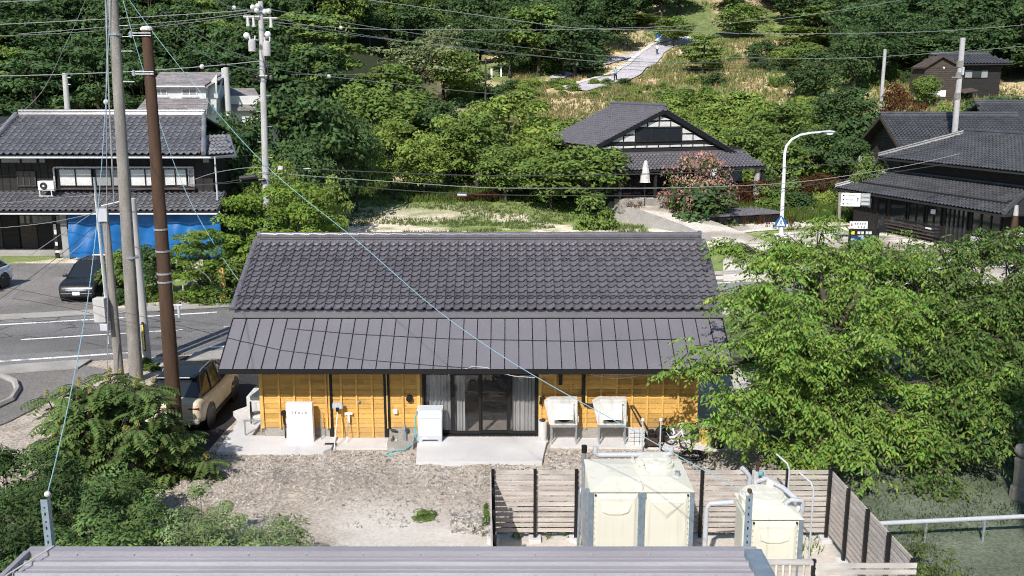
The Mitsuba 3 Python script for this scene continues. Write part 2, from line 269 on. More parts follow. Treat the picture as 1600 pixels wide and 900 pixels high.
# sloping path to the farmhouse with its concrete embankment
pc = np.array([gp(1230, 402), gp(1160, 379), gp(1095, 352, .35), gp(1030, 330, .8), gp(975, 313, 1.15), gp(950, 300, 1.35), gp(955, 294, 1.45)])
def ribbon(c, w0, w1, dz0=0, dz1=0):
    t = np.gradient(c, axis=0); nrm = np.stack([-t[:, 1], t[:, 0], 0 * t[:, 0]], 1); nrm /= np.linalg.norm(nrm, axis=1, keepdims=True)
    L, R = c + nrm * w0 + [0, 0, dz0], c + nrm * w1 + [0, 0, dz1]; n = len(c); k = np.arange(n - 1)
    return np.vstack([L, R]), np.vstack([np.stack([k, k + n, k + n + 1], 1), np.stack([k, k + n + 1, k + 1], 1)])
struct('path', cat(ribbon(pc + [0, 0, .10], 1.45, -1.45), ribbon(pc + [0, 0, .10], -1.45, -2.4, 0, -1.5)), M['pad'], 'pale concrete path climbing to the half-timbered farmhouse')
struct('embankment', cat(ribbon(pc[1:] + [0, 0, .09], 1.45, 1.65), ribbon(pc[1:] + [0, 0, .09], 1.65, 3.1, 0, -1.75)), M['old_concrete'], 'sloping grey concrete embankment below the path')
# hill path
def on_hill(px, py):
    for Y in np.arange(60, 260, .1):
        p = at(px, py, Y)
        if p[2] <= gz(p[0], p[1]): return p
    return p
hp = np.array([on_hill(x, y) for x, y in ((890, 141), (920, 133), (952, 124), (975, 117), (993, 105), (1005, 94), (1014, 84), (1030, 73), (1058, 66), (1085, 64))])
hp2 = np.array([on_hill(x, y) for x, y in ((868, 124), (900, 112), (935, 101), (968, 92), (1000, 83), (1012, 80))])
def drape(c, w, m=12, up=.17):
    c = np.array(c); s = np.linspace(0, len(c) - 1, len(c) * 5); c = np.stack([np.interp(s, np.arange(len(c)), c[:, k]) for k in range(3)], 1)
    t = np.gradient(c, axis=0); nr = np.stack([-t[:, 1], t[:, 0]], 1); nr /= np.linalg.norm(nr, axis=1, keepdims=True)
    def fn(U, V):
        i = U.astype(int); x, y = c[i, 0] + nr[i, 0] * V, c[i, 1] + nr[i, 1] * V
        return x, y, gz(x, y) + up
    return grid(np.arange(len(c)), np.linspace(w[0], w[1], m), fn)
mat('hill_path', proc(lambda p, n, uv: mi.Color3f(.36, .34, .36) * (.8 + .4 * fbm(p.x, p.y, 3.))), .9)
struct('hill_path', drape(hp, (-2.6, 1.2)), M['hill_path'], 'grey paved path winding up the dry grass hillside')
struct('hill_path', drape(hp, (1.25, 2.1), 4, .22), M['offwhite'], 'pale edging strip along the upper side of the hill path')
struct('hill_path', drape(hp2, (-1.2, 1.0)), M['hill_path'], 'narrower grey path branching left across the hillside')
# ---------------------------------------------------------------- wooden house in the middle
H = thing('wooden_house', 'low modern house clad in golden boards under a grey tiled and metal roof', 'house')
WY, XL, XR = 26.4, -7.25, 5.36
DL, DR_ = -2.59, .75                      # door opening
fdn = [box(XL + .06, -5.3, WY + .03, WY + .2, 0, .43), box(DR_ + .05, XR - .05, WY + .03, WY + .2, 0, .43), box(-3.58, DL - .02, WY + .03, WY + .2, 0, .43)]
for b_ in fdn: part(H, 'foundation', b_, M['old_concrete'])
fw = part(H, 'front_wall', cat(box(XL, DL, WY + .035, WY + .17, .40, 2.66), box(DR_, XR, WY + .035, WY + .17, .40, 2.66), box(DL, DR_, WY + .035, WY + .17, 2.16, 2.66)), M['cedar'])
rows = np.arange(.43, 2.55, .146)
secs = [(XL + .10, -5.29), (-5.17, -3.70), (-3.58, DL - .05), (DR_ + .06, 2.95), (2.95, XR - .1)]
for si, (a, b_) in enumerate(secs):
    lo = .13 if si == 1 else .43
    for z in np.arange(lo, 2.5, .146):
        part(fw, 'board', hexa([[a, WY, z], [b_, WY, z], [b_, WY + .032, z], [a, WY + .032, z], [a, WY + .012, z + .134], [b_, WY + .012, z + .134], [b_, WY + .032, z + .134], [a, WY + .032, z + .134]]), M['cedar'])
def batten(x, w=.045, z0=.42, d=.05): part(fw, 'batten', box(x - w / 2, x + w / 2, WY - d, WY + .008, z0, 2.55), M['cedar_v'])
wx = lambda px: (px - 800) / F * 27.72
for px in (437, 461, 486, 510.5): batten(wx(px), .05)
for px in (408.5,): batten(wx(px) + .02, .10)
batten(wx(515), .04)
for px in (534, 558, 582): batten(wx(px), .045, .14)
batten(-3.60, .03); batten(wx(630), .05); batten(wx(654.5), .09)
batten(wx(844), .09)
for px in (867.5, 891.5, 915.5, 939, 963, 987, 1011, 1035, 1059): batten(wx(px), .05)
batten(XR - .05, .10)
for a in (-5.23, -3.64):
    part(H, 'door_gap', box(a - .055, a + .055, WY - .02, WY + .03, .15, 2.55), M['black'])
part(H, 'board_door_knob', cat(cyl((wx(561), WY - .07, 1.24), (wx(561), WY + .01, 1.24), .035, n=12)), M['galv'], smooth=30)
part(H, 'side_wall', box(XL, XL + .15, WY + .2, 34, .1, 2.9), M['cedar']); part(H, 'side_wall', box(XR - .15, XR, WY + .2, 34, .1, 2.9), M['cedar'])
part(H, 'back_wall', box(XL + .16, XR - .16, 33.85, 34, .1, 3.0), M['cedar'])
for x0 in (XL, XR - .15):
    part(H, 'gable_wall', prism([(WY + .2, 2.905), (34, 2.905), (30.0, 5.1), (27.3, 3.72), (27.0, 3.4)], 'x', x0 + .01, x0 + .14), M['cedar'])
# sliding doors
ww = (DR_ - DL) / 4
part(H, 'door_frame', cat(box(DL, DR_, WY - .02, WY + .14, 2.08, 2.17), box(DL, DR_, WY - .02, WY + .14, .16, .21), box(DL, DL + .05, WY - .02, WY + .14, .21, 2.08), box(DR_ - .05, DR_, WY - .02, WY + .14, .21, 2.08)), M['black'])
for i in range(4):
    x0 = DL + .05 + i * (ww - .025); x1 = x0 + ww - .0; y = WY + (.03 if i in (1, 3) else .08)
    d = part(H, 'sliding_door', cat(box(x0, x0 + .07, y, y + .04, .22, 2.07), box(x1 - .07, x1, y, y + .04, .22, 2.07), box(x0 + .07, x1 - .07, y, y + .04, .22, .31), box(x0 + .07, x1 - .07, y, y + .04, 2.0, 2.07)), M['black'])
    part(d, 'pane', (np.array([[x0 + .06, y + .02, .3], [x1 - .06, y + .02, .3], [x1 - .06, y + .02, 2.01], [x0 + .06, y + .02, 2.01]]), np.array([[0, 1, 2], [0, 2, 3]])), M['pane'])
part(H, 'room', cat(box(DL - 1.2, DR_ + 1.2, 30.2, 30.3, .2, 2.6), box(DL - 1.2, DR_ + 1.2, WY + .2, 30.2, .1, .19), box(DL - 1.3, DL - 1.2, WY + .2, 30.2, .2, 2.6), box(DR_ + 1.2, DR_ + 1.3, WY + .2, 30.2, .2, 2.6), box(DL - 1.2, DR_ + 1.2, WY + .2, 30.2, 2.6, 2.66)), M['room'])
def curtain(x0, x1, lab):
    us = np.linspace(0, 1, 80)
    thing('curtain', lab, 'curtain', mesh=grid(us, np.array([.24, 2.1]), lambda U, V: (x0 + (x1 - x0) * U, WY + .24 + .035 * np.sin(U * (x1 - x0) * 55 + 1.3 * np.sin(U * 9)), V)), m=M['curtain'], smooth=True)
curtain(DL + .04, DL + .80, 'pale curtain behind the left end of the glass doors')
curtain(DL + .93, DL + 1.22, 'narrow gathered curtain behind the second glass door')
curtain(DR_ - .74, DR_ - .05, 'grey curtain behind the right end of the glass doors')
# lower metal roof
RXL, RXR = -8.05, 6.07
E0, E1 = np.array([25.30, 2.56]), np.array([26.93, 3.55])
mr = part(H, 'metal_roof', cat(hexa([[RXL, E0[0], E0[1] - .14], [RXR, E0[0], E0[1] - .14], [RXR, E1[0], E1[1] - .14], [RXL, E1[0], E1[1] - .14], [RXL, E0[0], E0[1] - .012], [RXR, E0[0], E0[1] - .012], [RXR, E1[0], E1[1] - .012], [RXL, E1[0], E1[1] - .012]]),
                               box(RXL, RXR, E0[0] - .05, E0[0] - .003, E0[1] - .16, E0[1] - .02)), M['black'])
npan = 36; sx = (RXR - RXL) / npan; sl = E1 - E0; ln = np.linalg.norm(sl); dn = np.array([-sl[1], sl[0]]) / ln
for i in range(npan):
    a, b_ = RXL + i * sx, RXL + (i + 1) * sx
    def q(x, s, h): y, z = E0 + sl * s + dn * h; return [x, y, z]
    g = .012
    panel = hexa([q(a + g, -.02, -.008), q(b_ - g, -.02, -.008), q(b_ - g, 1, -.008), q(a + g, 1, -.008), q(a + g, -.02, .004), q(b_ - g, -.02, .004), q(b_ - g, 1, .004), q(a + g, 1, .004)])
    part(mr, 'roof_panel', panel, M['roof_metal'])
for i in range(npan + 1):
    a = RXL + i * sx
    part(mr, 'seam', hexa([q(a - .011, -.02, 0), q(a + .011, -.02, 0), q(a + .011, 1, 0), q(a - .011, 1, 0), q(a - .009, -.02, .034), q(a + .009, -.02, .034), q(a + .009, 1, .034), q(a - .009, 1, .034)]), M['black'])
part(H, 'fascia', cat(box(RXL, RXR, 26.95, 27.1, 3.50, 3.70)), M['roof_metal'])
part(H, 'fascia_shadow_gap', box(RXL + .01, RXR - .01, 26.915, 26.948, 3.52, 3.575), M['black'])
# tiled roof: real tiles, the nearest 300 as parts
R0, R1 = np.array([27.05, 3.80]), np.array([29.96, 5.33])
sl2 = R1 - R0; L2 = np.linalg.norm(sl2); t2 = sl2 / L2; n2 = np.array([-t2[1], t2[0]])
ncol, nrow = 53, 13
TX0, TX1 = -8.1, 6.05; tw = (TX1 - TX0) / ncol; tl = L2 / nrow
prof_u = np.array([0, .08, .2, .36, .52, .64, .71, .78, .85, .92, 1.0])
prof_h = np.array([.012, -.002, -.014, -.018, -.010, .006, .032, .058, .066, .062, .050])
def tile_mesh(tw, tl, u=prof_u, h=prof_h, th=.066, tip=.070, over=.06):
    n = len(u); x = u * tw
    A = np.stack([x, x * 0 - over, h + tip + .012], 1)      # lower edge
    B = np.stack([x, x * 0 + tl * 1.02, h + .004], 1)       # upper edge
    C = A + [0, .034, -th]
    S = np.stack([x * 0 + 0, x * 0, h], 1)
    v = np.vstack([A, B, A, C]); k = np.arange(n - 1)
    f = np.vstack([np.stack([k, k + 1, k + n + 1], 1), np.stack([k, k + n + 1, k + n], 1), np.stack([k + 2 * n, k + 3 * n, k + 3 * n + 1], 1), np.stack([k + 2 * n, k + 3 * n + 1, k + 2 * n + 1], 1)])
    e = len(v); v = np.vstack([v, [A[-1], B[-1], A[-1] - [0, 0, .07], B[-1] - [0, 0, .07]]])
    return v, np.vstack([f, [[e, e + 2, e + 3], [e, e + 3, e + 1]]])
def slope_place(m, x, s, R0, t, n, jit=None):
    v = m[0]; y = v[:, 1] + s
    return np.c_[v[:, 0] + x, R0[0] + t[0] * y + n[0] * v[:, 2], R0[1] + t[1] * y + n[1] * v[:, 2]], m[1]
tr = part(H, 'tiled_roof', cat(hexa([[TX0 + .05, R0[0] + .05, R0[1] - .14], [TX1 - .05, R0[0] + .05, R0[1] - .14], [TX1 - .05, R1[0], R1[1] - .14], [TX0 + .05, R1[0], R1[1] - .14],
                                    [TX0 + .05, R0[0] + .05, R0[1] - .03], [TX1 - .05, R0[0] + .05, R0[1] - .03], [TX1 - .05, R1[0], R1[1] - .03], [TX0 + .05, R1[0], R1[1] - .03]]),
                               hexa([[TX0 + .05, R1[0], R1[1] - .14], [TX1 - .05, R1[0], R1[1] - .14], [TX1 - .05, 34.9, 2.7], [TX0 + .05, 34.9, 2.7], [TX0 + .05, R1[0], R1[1] - .03], [TX1 - .05, R1[0], R1[1] - .03], [TX1 - .05, 34.9, 2.8], [TX0 + .05, 34.9, 2.8]])), M['kawara'])
base_tile = tile_mesh(tw, tl); rng = np.random.default_rng(5); rest = []; cnt = 0
for r in range(nrow):
    for c in range(ncol):
        m_ = slope_place(base_tile, TX0 + c * tw, r * tl + rng.normal(0, .004), R0, t2, n2 * (1 + 0 * r))
        if cnt < 300: part(tr, 'roof_tile', m_, M['kawara'], smooth=35); cnt += 1
        else: rest.append(m_)
part(tr, 'upper_roof_tiles', cat(*rest), M['kawara'], smooth=35, stuff=True, label='upper rows of grey interlocking roof tiles')
# rounded verge tiles at both ends, snow guards, ridge
for r in range(nrow):
    for x in (TX0 + .02, TX1 - .02):
        th = np.linspace(0, np.pi, 7); sc = np.stack([np.cos(th) * .10, np.sin(th) * .10], 1)
        v = []
        for s, k in ((r * tl - .05, 1.08), (r * tl + tl, .92)):
            for a, b_ in sc: y, z = R0 + t2 * s + n2 * (b_ * k + .0); v.append([x + a * k, y, z])
        v = np.array(v); k = np.arange(6); f = np.vstack([np.stack([k, k + 1, k + 8], 1), np.stack([k, k + 8, k + 7], 1), np.stack([k * 0, k, k + 1], 1)[1:]])
        part(tr, 'verge_tile', (v, f), M['kawara'], smooth=40)
sg = []
for c in range(ncol):
    for r, ok in ((2, True), (9, c % 2 == 0)):
        if not ok: continue
        y, z = R0 + t2 * (r * tl - .02) + n2 * .06; x = TX0 + (c + .42) * tw
        sg.append(tube([[x - .075, y, z], [x - .06, y - .01, z + .035], [x, y - .02, z + .055], [x + .06, y - .01, z + .035], [x + .075, y, z]], .014, 5))
part(tr, 'snow_guards', cat(*sg), M['black'], stuff=True)
ry, rz = R1
part(tr, 'ridge_base', cat(box(TX0 + .1, TX1 - .1, ry - .15, ry + .15, rz - .1, rz + .06), box(TX0 + .16, TX1 - .16, ry - .13, ry + .13, rz + .075, rz + .125), box(TX0 + .2, TX1 - .2, ry - .11, ry + .11, rz + .14, rz + .19)), M['kawara_plain'])
nr = 27; rw = (TX1 - TX0 - .36) / nr
for i in range(nr):
    x0 = TX0 + .18 + i * rw
    part(tr, 'ridge_tile', tube([[x0, ry, rz + .20], [x0 + .05, ry, rz + .20], [x0 + .055, ry, rz + .20], [x0 + rw + .01, ry, rz + .20]], [.098, .098, .083, .083], 12), M['kawara_plain'], smooth=50)
for x, s in ((TX0 + .14, 1), (TX1 - .14, -1)):
    part(tr, 'ridge_end', cat(tube([[x - .05, ry, rz + .2], [x + .05, ry, rz + .2]], .13, 14), box(x - .06 - .10, x + .06, ry - .16, ry + .16, rz - .02, rz + .10), box(x - .08, x + .08, ry - .2, ry + .2, rz - .1, rz - .025)), M['kawara_plain'])
for c in range(ncol):       # round ends of the row of tiles under the ridge
    pass
# fittings on the wall
part(H, 'vent', cat(cyl((wx(640.5), WY - .10, 1.33), (wx(640.5), WY + .01, 1.33), .095, n=24), cyl((wx(640.5), WY - .105, 1.33), (wx(640.5), WY - .1, 1.33), .075, n=24)), M['black'], smooth=30)
part(H, 'socket_box', rbox(wx(618) - .06, wx(618) + .06, WY - .09, WY + .01, .87, 1.0, .01), M['white'])
for px in (874, 910):
    x = wx(px) + .02
    pts = [[x, WY - .06, 2.5], [x, WY - .06, 1.75 if px == 874 else 1.25]] + ([] if px == 874 else [[x + .05, WY - .06, 1.14], [x + .35, WY - .08, 1.12]])
    part(H, 'duct', tube(pts, .055, 8), M['black'], smooth=40)
part(H, 'downpipe', tube([[-3.55, WY - .03, 2.5], [-3.55, WY - .03, .42], [-3.50, WY - .05, .38], [-3.35, WY - .06, .36]], .032, 8), M['black'], smooth=40)
# ---------------------------------------------------------------- things along the front wall
k = thing('battery_cabinet', 'tall white battery cabinet with small letters standing against the board wall', 'battery cabinet')
part(k, 'case', rbox(-6.43, -5.68, 25.96, 26.16, .15, 1.31, .012), M['white'])
part(k, 'lettering', cat(*[textm(ch, .062, (-6.055 + (i - 2) * .098, 25.956, 1.01), bold=True) for i, ch in enumerate('TESLA')]), M['dark'])
part(k, 'conduit', tube([[-6.6, 26.30, .95], [-6.57, 26.25, .98], [-6.56, 26.22, .85], [-6.54, 26.2, .62], [-6.44, 26.15, .5]], .038, 8), M['black'], smooth=40)
part(k, 'conduit_box', cat(cyl((-6.57, 26.2, .93), (-6.57, 26.3, .93), .075, n=16), cyl((-6.56, 26.3, .15), (-6.56, 26.3, .6), .018, n=8)), M['black'])
thing('ground_stake', 'thin grey metal rod standing beside the white battery cabinet', 'rod', mesh=cyl((-5.5, 26.2, .15), (-5.5, 26.25, .98), .012, n=8), m=M['galv'])
k = thing('drain_grate', 'dark drain opening in the concrete beside the battery cabinet', 'drain')
part(k, 'rim', cat(box(-5.35, -4.98, 25.72, 25.74, .151, .16), box(-5.35, -4.98, 25.88, 25.9, .151, .16)), M['galv']); part(k, 'opening', box(-5.33, -5.0, 25.74, 25.88, .152, .155), M['black'])
k = thing('floor_mop', 'long handled mop with a grey head leaning upside down on the wall', 'mop')
part(k, 'handle', cyl((-5.02, 25.55, .10), (-4.99, 26.2, 1.10), .013, n=8), M['white'])
part(k, 'mop_head', cat(rbox(-5.14, -4.84, 26.12, 26.24, 1.08, 1.24, .03), box(-5.12, -4.86, 26.11, 26.2, 1.24, 1.27)), M['grey_pipe']); part(k, 'clamp', box(-5.03, -4.95, 26.09, 26.13, 1.02, 1.14), M['black'])
k = thing('floor_wiper', 'short white floor wiper leaning against the board door', 'wiper')
part(k, 'handle', cyl((-4.74, 26.0, .14), (-4.71, 26.32, .72), .012, n=8), M['galv']); part(k, 'grip', cyl((-4.74, 25.99, .12), (-4.735, 26.05, .28), .022, n=8), M['white'])
part(k, 'blade', cat(box(-4.82, -4.60, 26.29, 26.33, .86, .92), box(-4.74, -4.68, 26.28, 26.32, .62, .88)), M['white'])
k = thing('wash_basin', 'low grey concrete wash basin with a tap at the foot of the wall', 'basin')
x0, x1, y0, y1 = -3.53, -2.80, 25.62, 26.36
part(k, 'basin', cat(box(x0, x1, y0, y0 + .09, -.1, .27), box(x0, x1, y1 - .09, y1, -.1, .27), box(x0, x0 + .09, y0 + .09, y1 - .09, -.1, .27), box(x1 - .09, x1, y0 + .09, y1 - .09, -.1, .27), box(x0 + .09, x1 - .09, y0 + .09, y1 - .09, -.1, .08)), M['old_concrete'])
part(k, 'standpipe', box(-3.13, -3.05, 26.18, 26.26, .08, .55), M['galv'])
part(k, 'tap', cat(tube([[-3.09, 26.2, .5], [-3.09, 26.1, .52], [-3.09, 26.06, .47]], .022, 8), cyl((-3.09, 26.16, .53), (-3.09, 26.16, .60), .028, n=8)), M['galv'], smooth=40)
k = thing('washing_machine', 'white washing machine standing outside the left end of the glass doors', 'washing machine')
def frus(x0, x1, y0, y1, z0, z1, i, r=.03):
    p = [[x, y, z] for x, y, z in ((x0 + i, y0 + i, z0), (x1 - i, y0 + i, z0), (x1 - i, y1 - i, z0), (x0 + i, y1 - i, z0))]
    for (x, y) in ((x0, y0), (x1, y0), (x1, y1), (x0, y1)):
        for dx, dy in ((r, 0), (0, r), (r * .3, r * .3)): p.append([x + dx * (1 if x == x0 else -1), y + dy * (1 if y == y0 else -1), z1])
    return hull(p)
wm = (-2.69, -1.99, 25.92, 26.5 - .14)
part(k, 'tub', frus(*wm, .34, .90, .02), M['appliance']); part(k, 'lid', frus(wm[0] - .015, wm[1] + .015, wm[2] - .02, wm[3], .905, 1.13, .012, .07), M['appliance'])
part(k, 'lid_ridge', rbox(wm[0] + .05, wm[1] - .05, wm[2] - .032, wm[2] - .01, .905, .93, .008), M['white'])
part(k, 'plinth', cat(rbox(wm[0] + .01, wm[1] - .01, wm[2] + .015, wm[3], .23, .335, .01), box(wm[0] + .02, wm[0] + .13, wm[2] + .02, wm[3], .16, .232), box(wm[1] - .13, wm[1] - .02, wm[2] + .02, wm[3], .16, .232)), M['grey_pipe']); part(k, 'badge', box(wm[0] + .12, wm[0] + .27, wm[2] + .008, wm[2] + .014, .27, .30), M['white'])
hz = [[-2.68, 25.9, 1.10], [-2.74, 25.88, .95], [-2.74, 25.85, .5], [-2.72, 25.8, .25], [-2.85, 25.6, .19], [-3.05, 25.50, .09], [-3.35, 25.42, .09], [-3.5, 25.25, .08], [-3.42, 25.1, .08], [-3.3, 25.08, .08]]
thing('garden_hose', 'thin turquoise hose hanging from the washing machine and lying on the gravel', 'hose', mesh=tube(hz, .018, 6), m=M['hose'], smooth=True)
k = thing('umbrella_stand', 'tall white cylinder with dark contents beside the right edge of the glass doors', 'stand')
part(k, 'cylinder', lathe([(.17, .12), (.155, .15), (.12, .17), (.125, .72), (.135, .74), (.115, .745), (.11, .6)], 20, (.88, 26.1, 0)), M['offwhite'], smooth=40)
part(k, 'contents', cat(*[sphere((.88 + dx, 26.1 + dy, .74), .055, 1) for dx, dy in ((-.05, 0), (.04, .03), (.01, -.05), (.02, .06))]), M['dark'])
def outdoor_unit(x0, x1, lab, pipe):
    k = thing('outdoor_unit', lab, 'outdoor unit', 'hooded outdoor units on the front wall')
    y0, y1, z0, z1 = 25.88, 26.2, .68, 1.45; w = x1 - x0
    part(k, 'case', rbox(x0 + .12, x1, y0, y1, z0, z1, .015), M['offwhite'])
    part(k, 'side_hood', hexa([[x0 + .09, y0 + .02, z0 + .02], [x0 + .118, y0 + .02, z0 + .02], [x0 + .118, y1, z0 + .02], [x0 + .09, y1, z0 + .02], [x0 - .06, y0 + .05, z1 - .12], [x0 + .118, y0 + .05, z1 - .005], [x0 + .118, y1, z1 - .005], [x0 - .06, y1, z1 - .12]]), M['offwhite'])
    a, b_ = x0 + .24, x0 + .74
    part(k, 'fan_opening', cyl(((a + b_) / 2, y0 - .004, z0 + .36), ((a + b_) / 2, y0 + .02, z0 + .36), .26, n=28), M['dark'])
    hood = cat(hexa([[a, y0 - .20, z0 + .24], [b_, y0 - .20, z0 + .24], [b_, y0 - .18, z0 + .24], [a, y0 - .18, z0 + .24], [a, y0 - .05, z0 + .60], [b_, y0 - .05, z0 + .60], [b_, y0 - .001, z0 + .64], [a, y0 - .001, z0 + .64]]),
               hexa([[a - .02, y0 - .20, z0 + .22], [a, y0 - .2, z0 + .22], [a, y0 - .001, z0 + .10], [a - .02, y0 - .001, z0 + .10], [a - .02, y0 - .05, z0 + .6], [a, y0 - .05, z0 + .6], [a, y0 - .001, z0 + .64], [a - .02, y0 - .001, z0 + .64]]),
               hexa([[b_, y0 - .20, z0 + .22], [b_ + .02, y0 - .2, z0 + .22], [b_ + .02, y0 - .001, z0 + .10], [b_, y0 - .001, z0 + .10], [b_, y0 - .05, z0 + .6], [b_ + .02, y0 - .05, z0 + .6], [b_ + .02, y0 - .001, z0 + .64], [b_, y0 - .001, z0 + .64]]))
    part(k, 'fan_hood', hood, M['offwhite'])
    part(k, 'badge', box(x1 - .16, x1 - .08, y0 - .004, y0 + .01, z1 - .17, z1 - .14), M['dark'])
    part(k, 'valve_cover', rbox(x1 + .001, x1 + .04, y0 + .06, y1 - .04, z0 + .07, z0 + .26, .01), M['offwhite'])
    part(k, 'stand', cat(*[box(x - .018, x + .018, y - .018, y + .018, .08, z0 - .03) for x in (x0 + .14, x1 - .03) for y in (y0 + .03, y1 - .03)], box(x0 + .1, x1, y0 + .01, y0 + .05, z0 - .06, z0 - .005), box(x0 + .1, x1, y1 - .05, y1 - .01, z0 - .06, z0 - .005)), M['galv'])
outdoor_unit(.98, 1.86, 'white hooded outdoor unit nearer the glass doors, on a metal stand', 0)
outdoor_unit(2.35, 3.25, 'white hooded outdoor unit farther right, nearer the pile of blocks', 1)
thing('pipe_cover', 'short black pipe elbow behind the left outdoor unit', 'pipe', mesh=tube([[.93, 26.3, 1.4], [.84, 26.28, 1.38], [.82, 26.28, 1.2]], .045, 8), m=M['black'], smooth=40)
# blocks, stakes, mower, bicycle, hoses
rng = np.random.default_rng(11)
for r in range(4):
    for c in range(3):
        x, z = 3.34 + c * .155, .10 + r * .115
        ly = 25.85 + rng.uniform(-.02, .02)
        thing('paving_block', f'pale paving block in the small pile right of the outdoor units, {("bottom", "second", "third", "top")[r]} layer, {("left", "middle", "right")[c]}', 'block', 'paving blocks piled beside the outdoor units', mesh=rbox(x, x + .14, ly, ly + .28, z, z + .10, .012), m=M['concrete'])
for px, lab in ((1003, 'white plastic standpipe nearer the outdoor units'), (1031, 'white plastic standpipe farther from the outdoor units')):
    p = gp(px, 706, .06)
    k = thing('standpipe', lab, 'standpipe', 'white standpipes in front of the wall'); part(k, 'pipe', cyl((p[0], p[1], 0), (p[0], p[1], .98), .022, n=8), M['grey_pipe']); part(k, 'cap', cyl((p[0], p[1], .98), (p[0], p[1], 1.05), .045, n=10), M['white'])
k = thing('lawn_mower', 'small dark lawn mower with a long tilted handle against the wall', 'lawn mower')
mx, my = 3.98, 25.82
part(k, 'deck', hull([[mx + x, my + y, z] for x in (-.16, .16) for y in (-.2, .25) for z in (.17, .30)] + [[mx, my + .03, .38]]), M['rust']); part(k, 'engine', cat(rbox(mx - .1, mx + .1, my - .05, my + .15, .36, .50, .02), cyl((mx, my + .05, .5), (mx, my + .05, .56), .07, n=12)), M['black'])
for dx in (-.2, .2):
    for dy in (-.16, .2):
        w_ = part(k, 'wheel', cyl((mx + dx - .03, my + dy, .22), (mx + dx + .03, my + dy, .22), .12, n=18), M['rubber']); part(w_, 'hub', cyl((mx + dx - .035, my + dy, .22), (mx + dx + .035, my + dy, .22), .05, n=10), M['white'])
part(k, 'handle', cat(tube([[mx - .1, my + .2, .3], [3.40, 26.28, 1.13]], .018, 8), tube([[mx + .05, my + .22, .3], [3.5, 26.3, 1.13]], .018, 8), tube([[3.38, 26.28, 1.13], [3.52, 26.3, 1.13]], .018, 8)), M['dark'])
def ring(c, r, t, ax, n=28):
    th = np.linspace(0, 2 * np.pi, n); a, b_ = {'x': ((0, 1, 0), (0, 0, 1)), 'y': ((1, 0, 0), (0, 0, 1)), 'z': ((1, 0, 0), (0, 1, 0))}[ax]
    return tube(np.array(c) + r * (np.cos(th)[:, None] * np.array(a) + np.sin(th)[:, None] * np.array(b_)), t, 6, cap=False)
k = thing('tyre', 'fat black tyre standing against the foundation beside the mower', 'tyre', mesh=xf(ring((0, 0, 0), .17, .085, 'y'), rz=.3, loc=(4.33, 26.12, .35)), m=M['rubber'], smooth=True)
k = thing('bicycle', 'small white framed bicycle propped between the tyre and the hose coil', 'bicycle')
bx, by = 4.72, 25.62
for x, y, nm in ((bx - .22, by + .25, 0), (bx + .16, by - .10, 1)):
    w_ = part(k, 'wheel', xf(ring((0, 0, 0), .20, .022, 'y'), rz=-.75, loc=(x, y, .33)), M['rubber'], smooth=True)
    part(w_, 'spokes', cat(*[xf(tube([[0, 0, 0], [.19 * math.cos(a), 0, .19 * math.sin(a)]], .004, 4), rz=-.75, loc=(x, y, .33)) for a in np.arange(8) * math.pi / 4]), M['galv'])
part(k, 'frame', cat(tube([[bx - .22, by + .25, .33], [bx - .1, by + .14, .38], [bx + .06, by, .62], [bx + .16, by - .1, .33]], .03, 8), tube([[bx - .1, by + .14, .38], [bx - .16, by + .2, .66]], .026, 8), tube([[bx + .06, by, .62], [bx + .03, by + .02, .82]], .022, 8)), M['white'], smooth=40)
part(k, 'saddle', hull([[bx - .26, by + .24, .66], [bx - .08, by + .12, .66], [bx - .2, by + .14, .67], [bx - .2, by + .27, .67], [bx - .16, by + .2, .71]]), M['black']); part(k, 'handlebar', tube([[bx - .14, by - .1, .84], [bx + .03, by + .02, .82], [bx + .2, by + .14, .84]], .018, 8), M['white'])
k = thing('solar_stake', 'small black panel on a short stake in front of the foundation', 'panel')
part(k, 'panel', hexa([[5.02, 25.66, .46], [5.24, 25.66, .46], [5.24, 25.68, .46], [5.02, 25.68, .46], [4.99, 25.74, .80], [5.21, 25.74, .80], [5.21, 25.76, .80], [4.99, 25.76, .80]]), M['black']); part(k, 'stake', cyl((5.15, 25.7, .08), (5.14, 25.69, .5), .014, n=8), M['dark'])
hc = []
for i in range(7):
    th = np.linspace(0, 2 * np.pi, 26); r = .20 + .05 * rng.uniform(0, 1.6)
    hc.append(tube(np.stack([4.98 + rng.uniform(-.08, .08) + r * 1.35 * np.cos(th), 25.02 + rng.uniform(-.05, .05) + r * np.sin(th), .10 + .016 * i + .012 * np.sin(th * 2 + i)], 1), .016, 5, cap=False))
hc.append(tube([[4.7, 25.1, .14], [4.5, 25.3, .1], [4.3, 25.25, .09], [4.2, 25.5, .12]], .016, 5)); hc.append(tube([[4.9, 24.9, .18], [4.85, 25.2, .3], [4.7, 25.4, .24]], .014, 5))
thing('hose_coil', 'tangled coil of dark grey hose lying on the gravel', 'hose coil', mesh=cat(*hc), m=M['dark'], smooth=True)
k = thing('wooden_box', 'small golden wooden box against the right corner of the house', 'box')
part(k, 'body', rbox(5.42, 5.64, 25.9, 26.3, .1, .58, .01), M['cedar_v']); part(k, 'lid', box(5.38, 5.72, 25.85, 26.4, .585, .62), M['pale_wood'])
k = thing('metal_drum', 'dark steel drum standing at the right corner of the house', 'drum')
part(k, 'drum', lathe([(.0, .10), (.19, .10), (.2, .12), (.19, .28), (.2, .30), (.19, .32), (.19, .52), (.2, .54), (.19, .56), (.19, .74), (.2, .76), (.17, .765), (.17, .6), (0, .6)], 24, (5.83, 25.75, 0)), M['dark'], smooth=30); part(k, 'foot', box(5.62, 6.04, 25.6, 25.9, .1, .118), M['galv'])
k = thing('folding_chair', 'wooden slatted folding chair on the concrete beside the drum', 'chair')
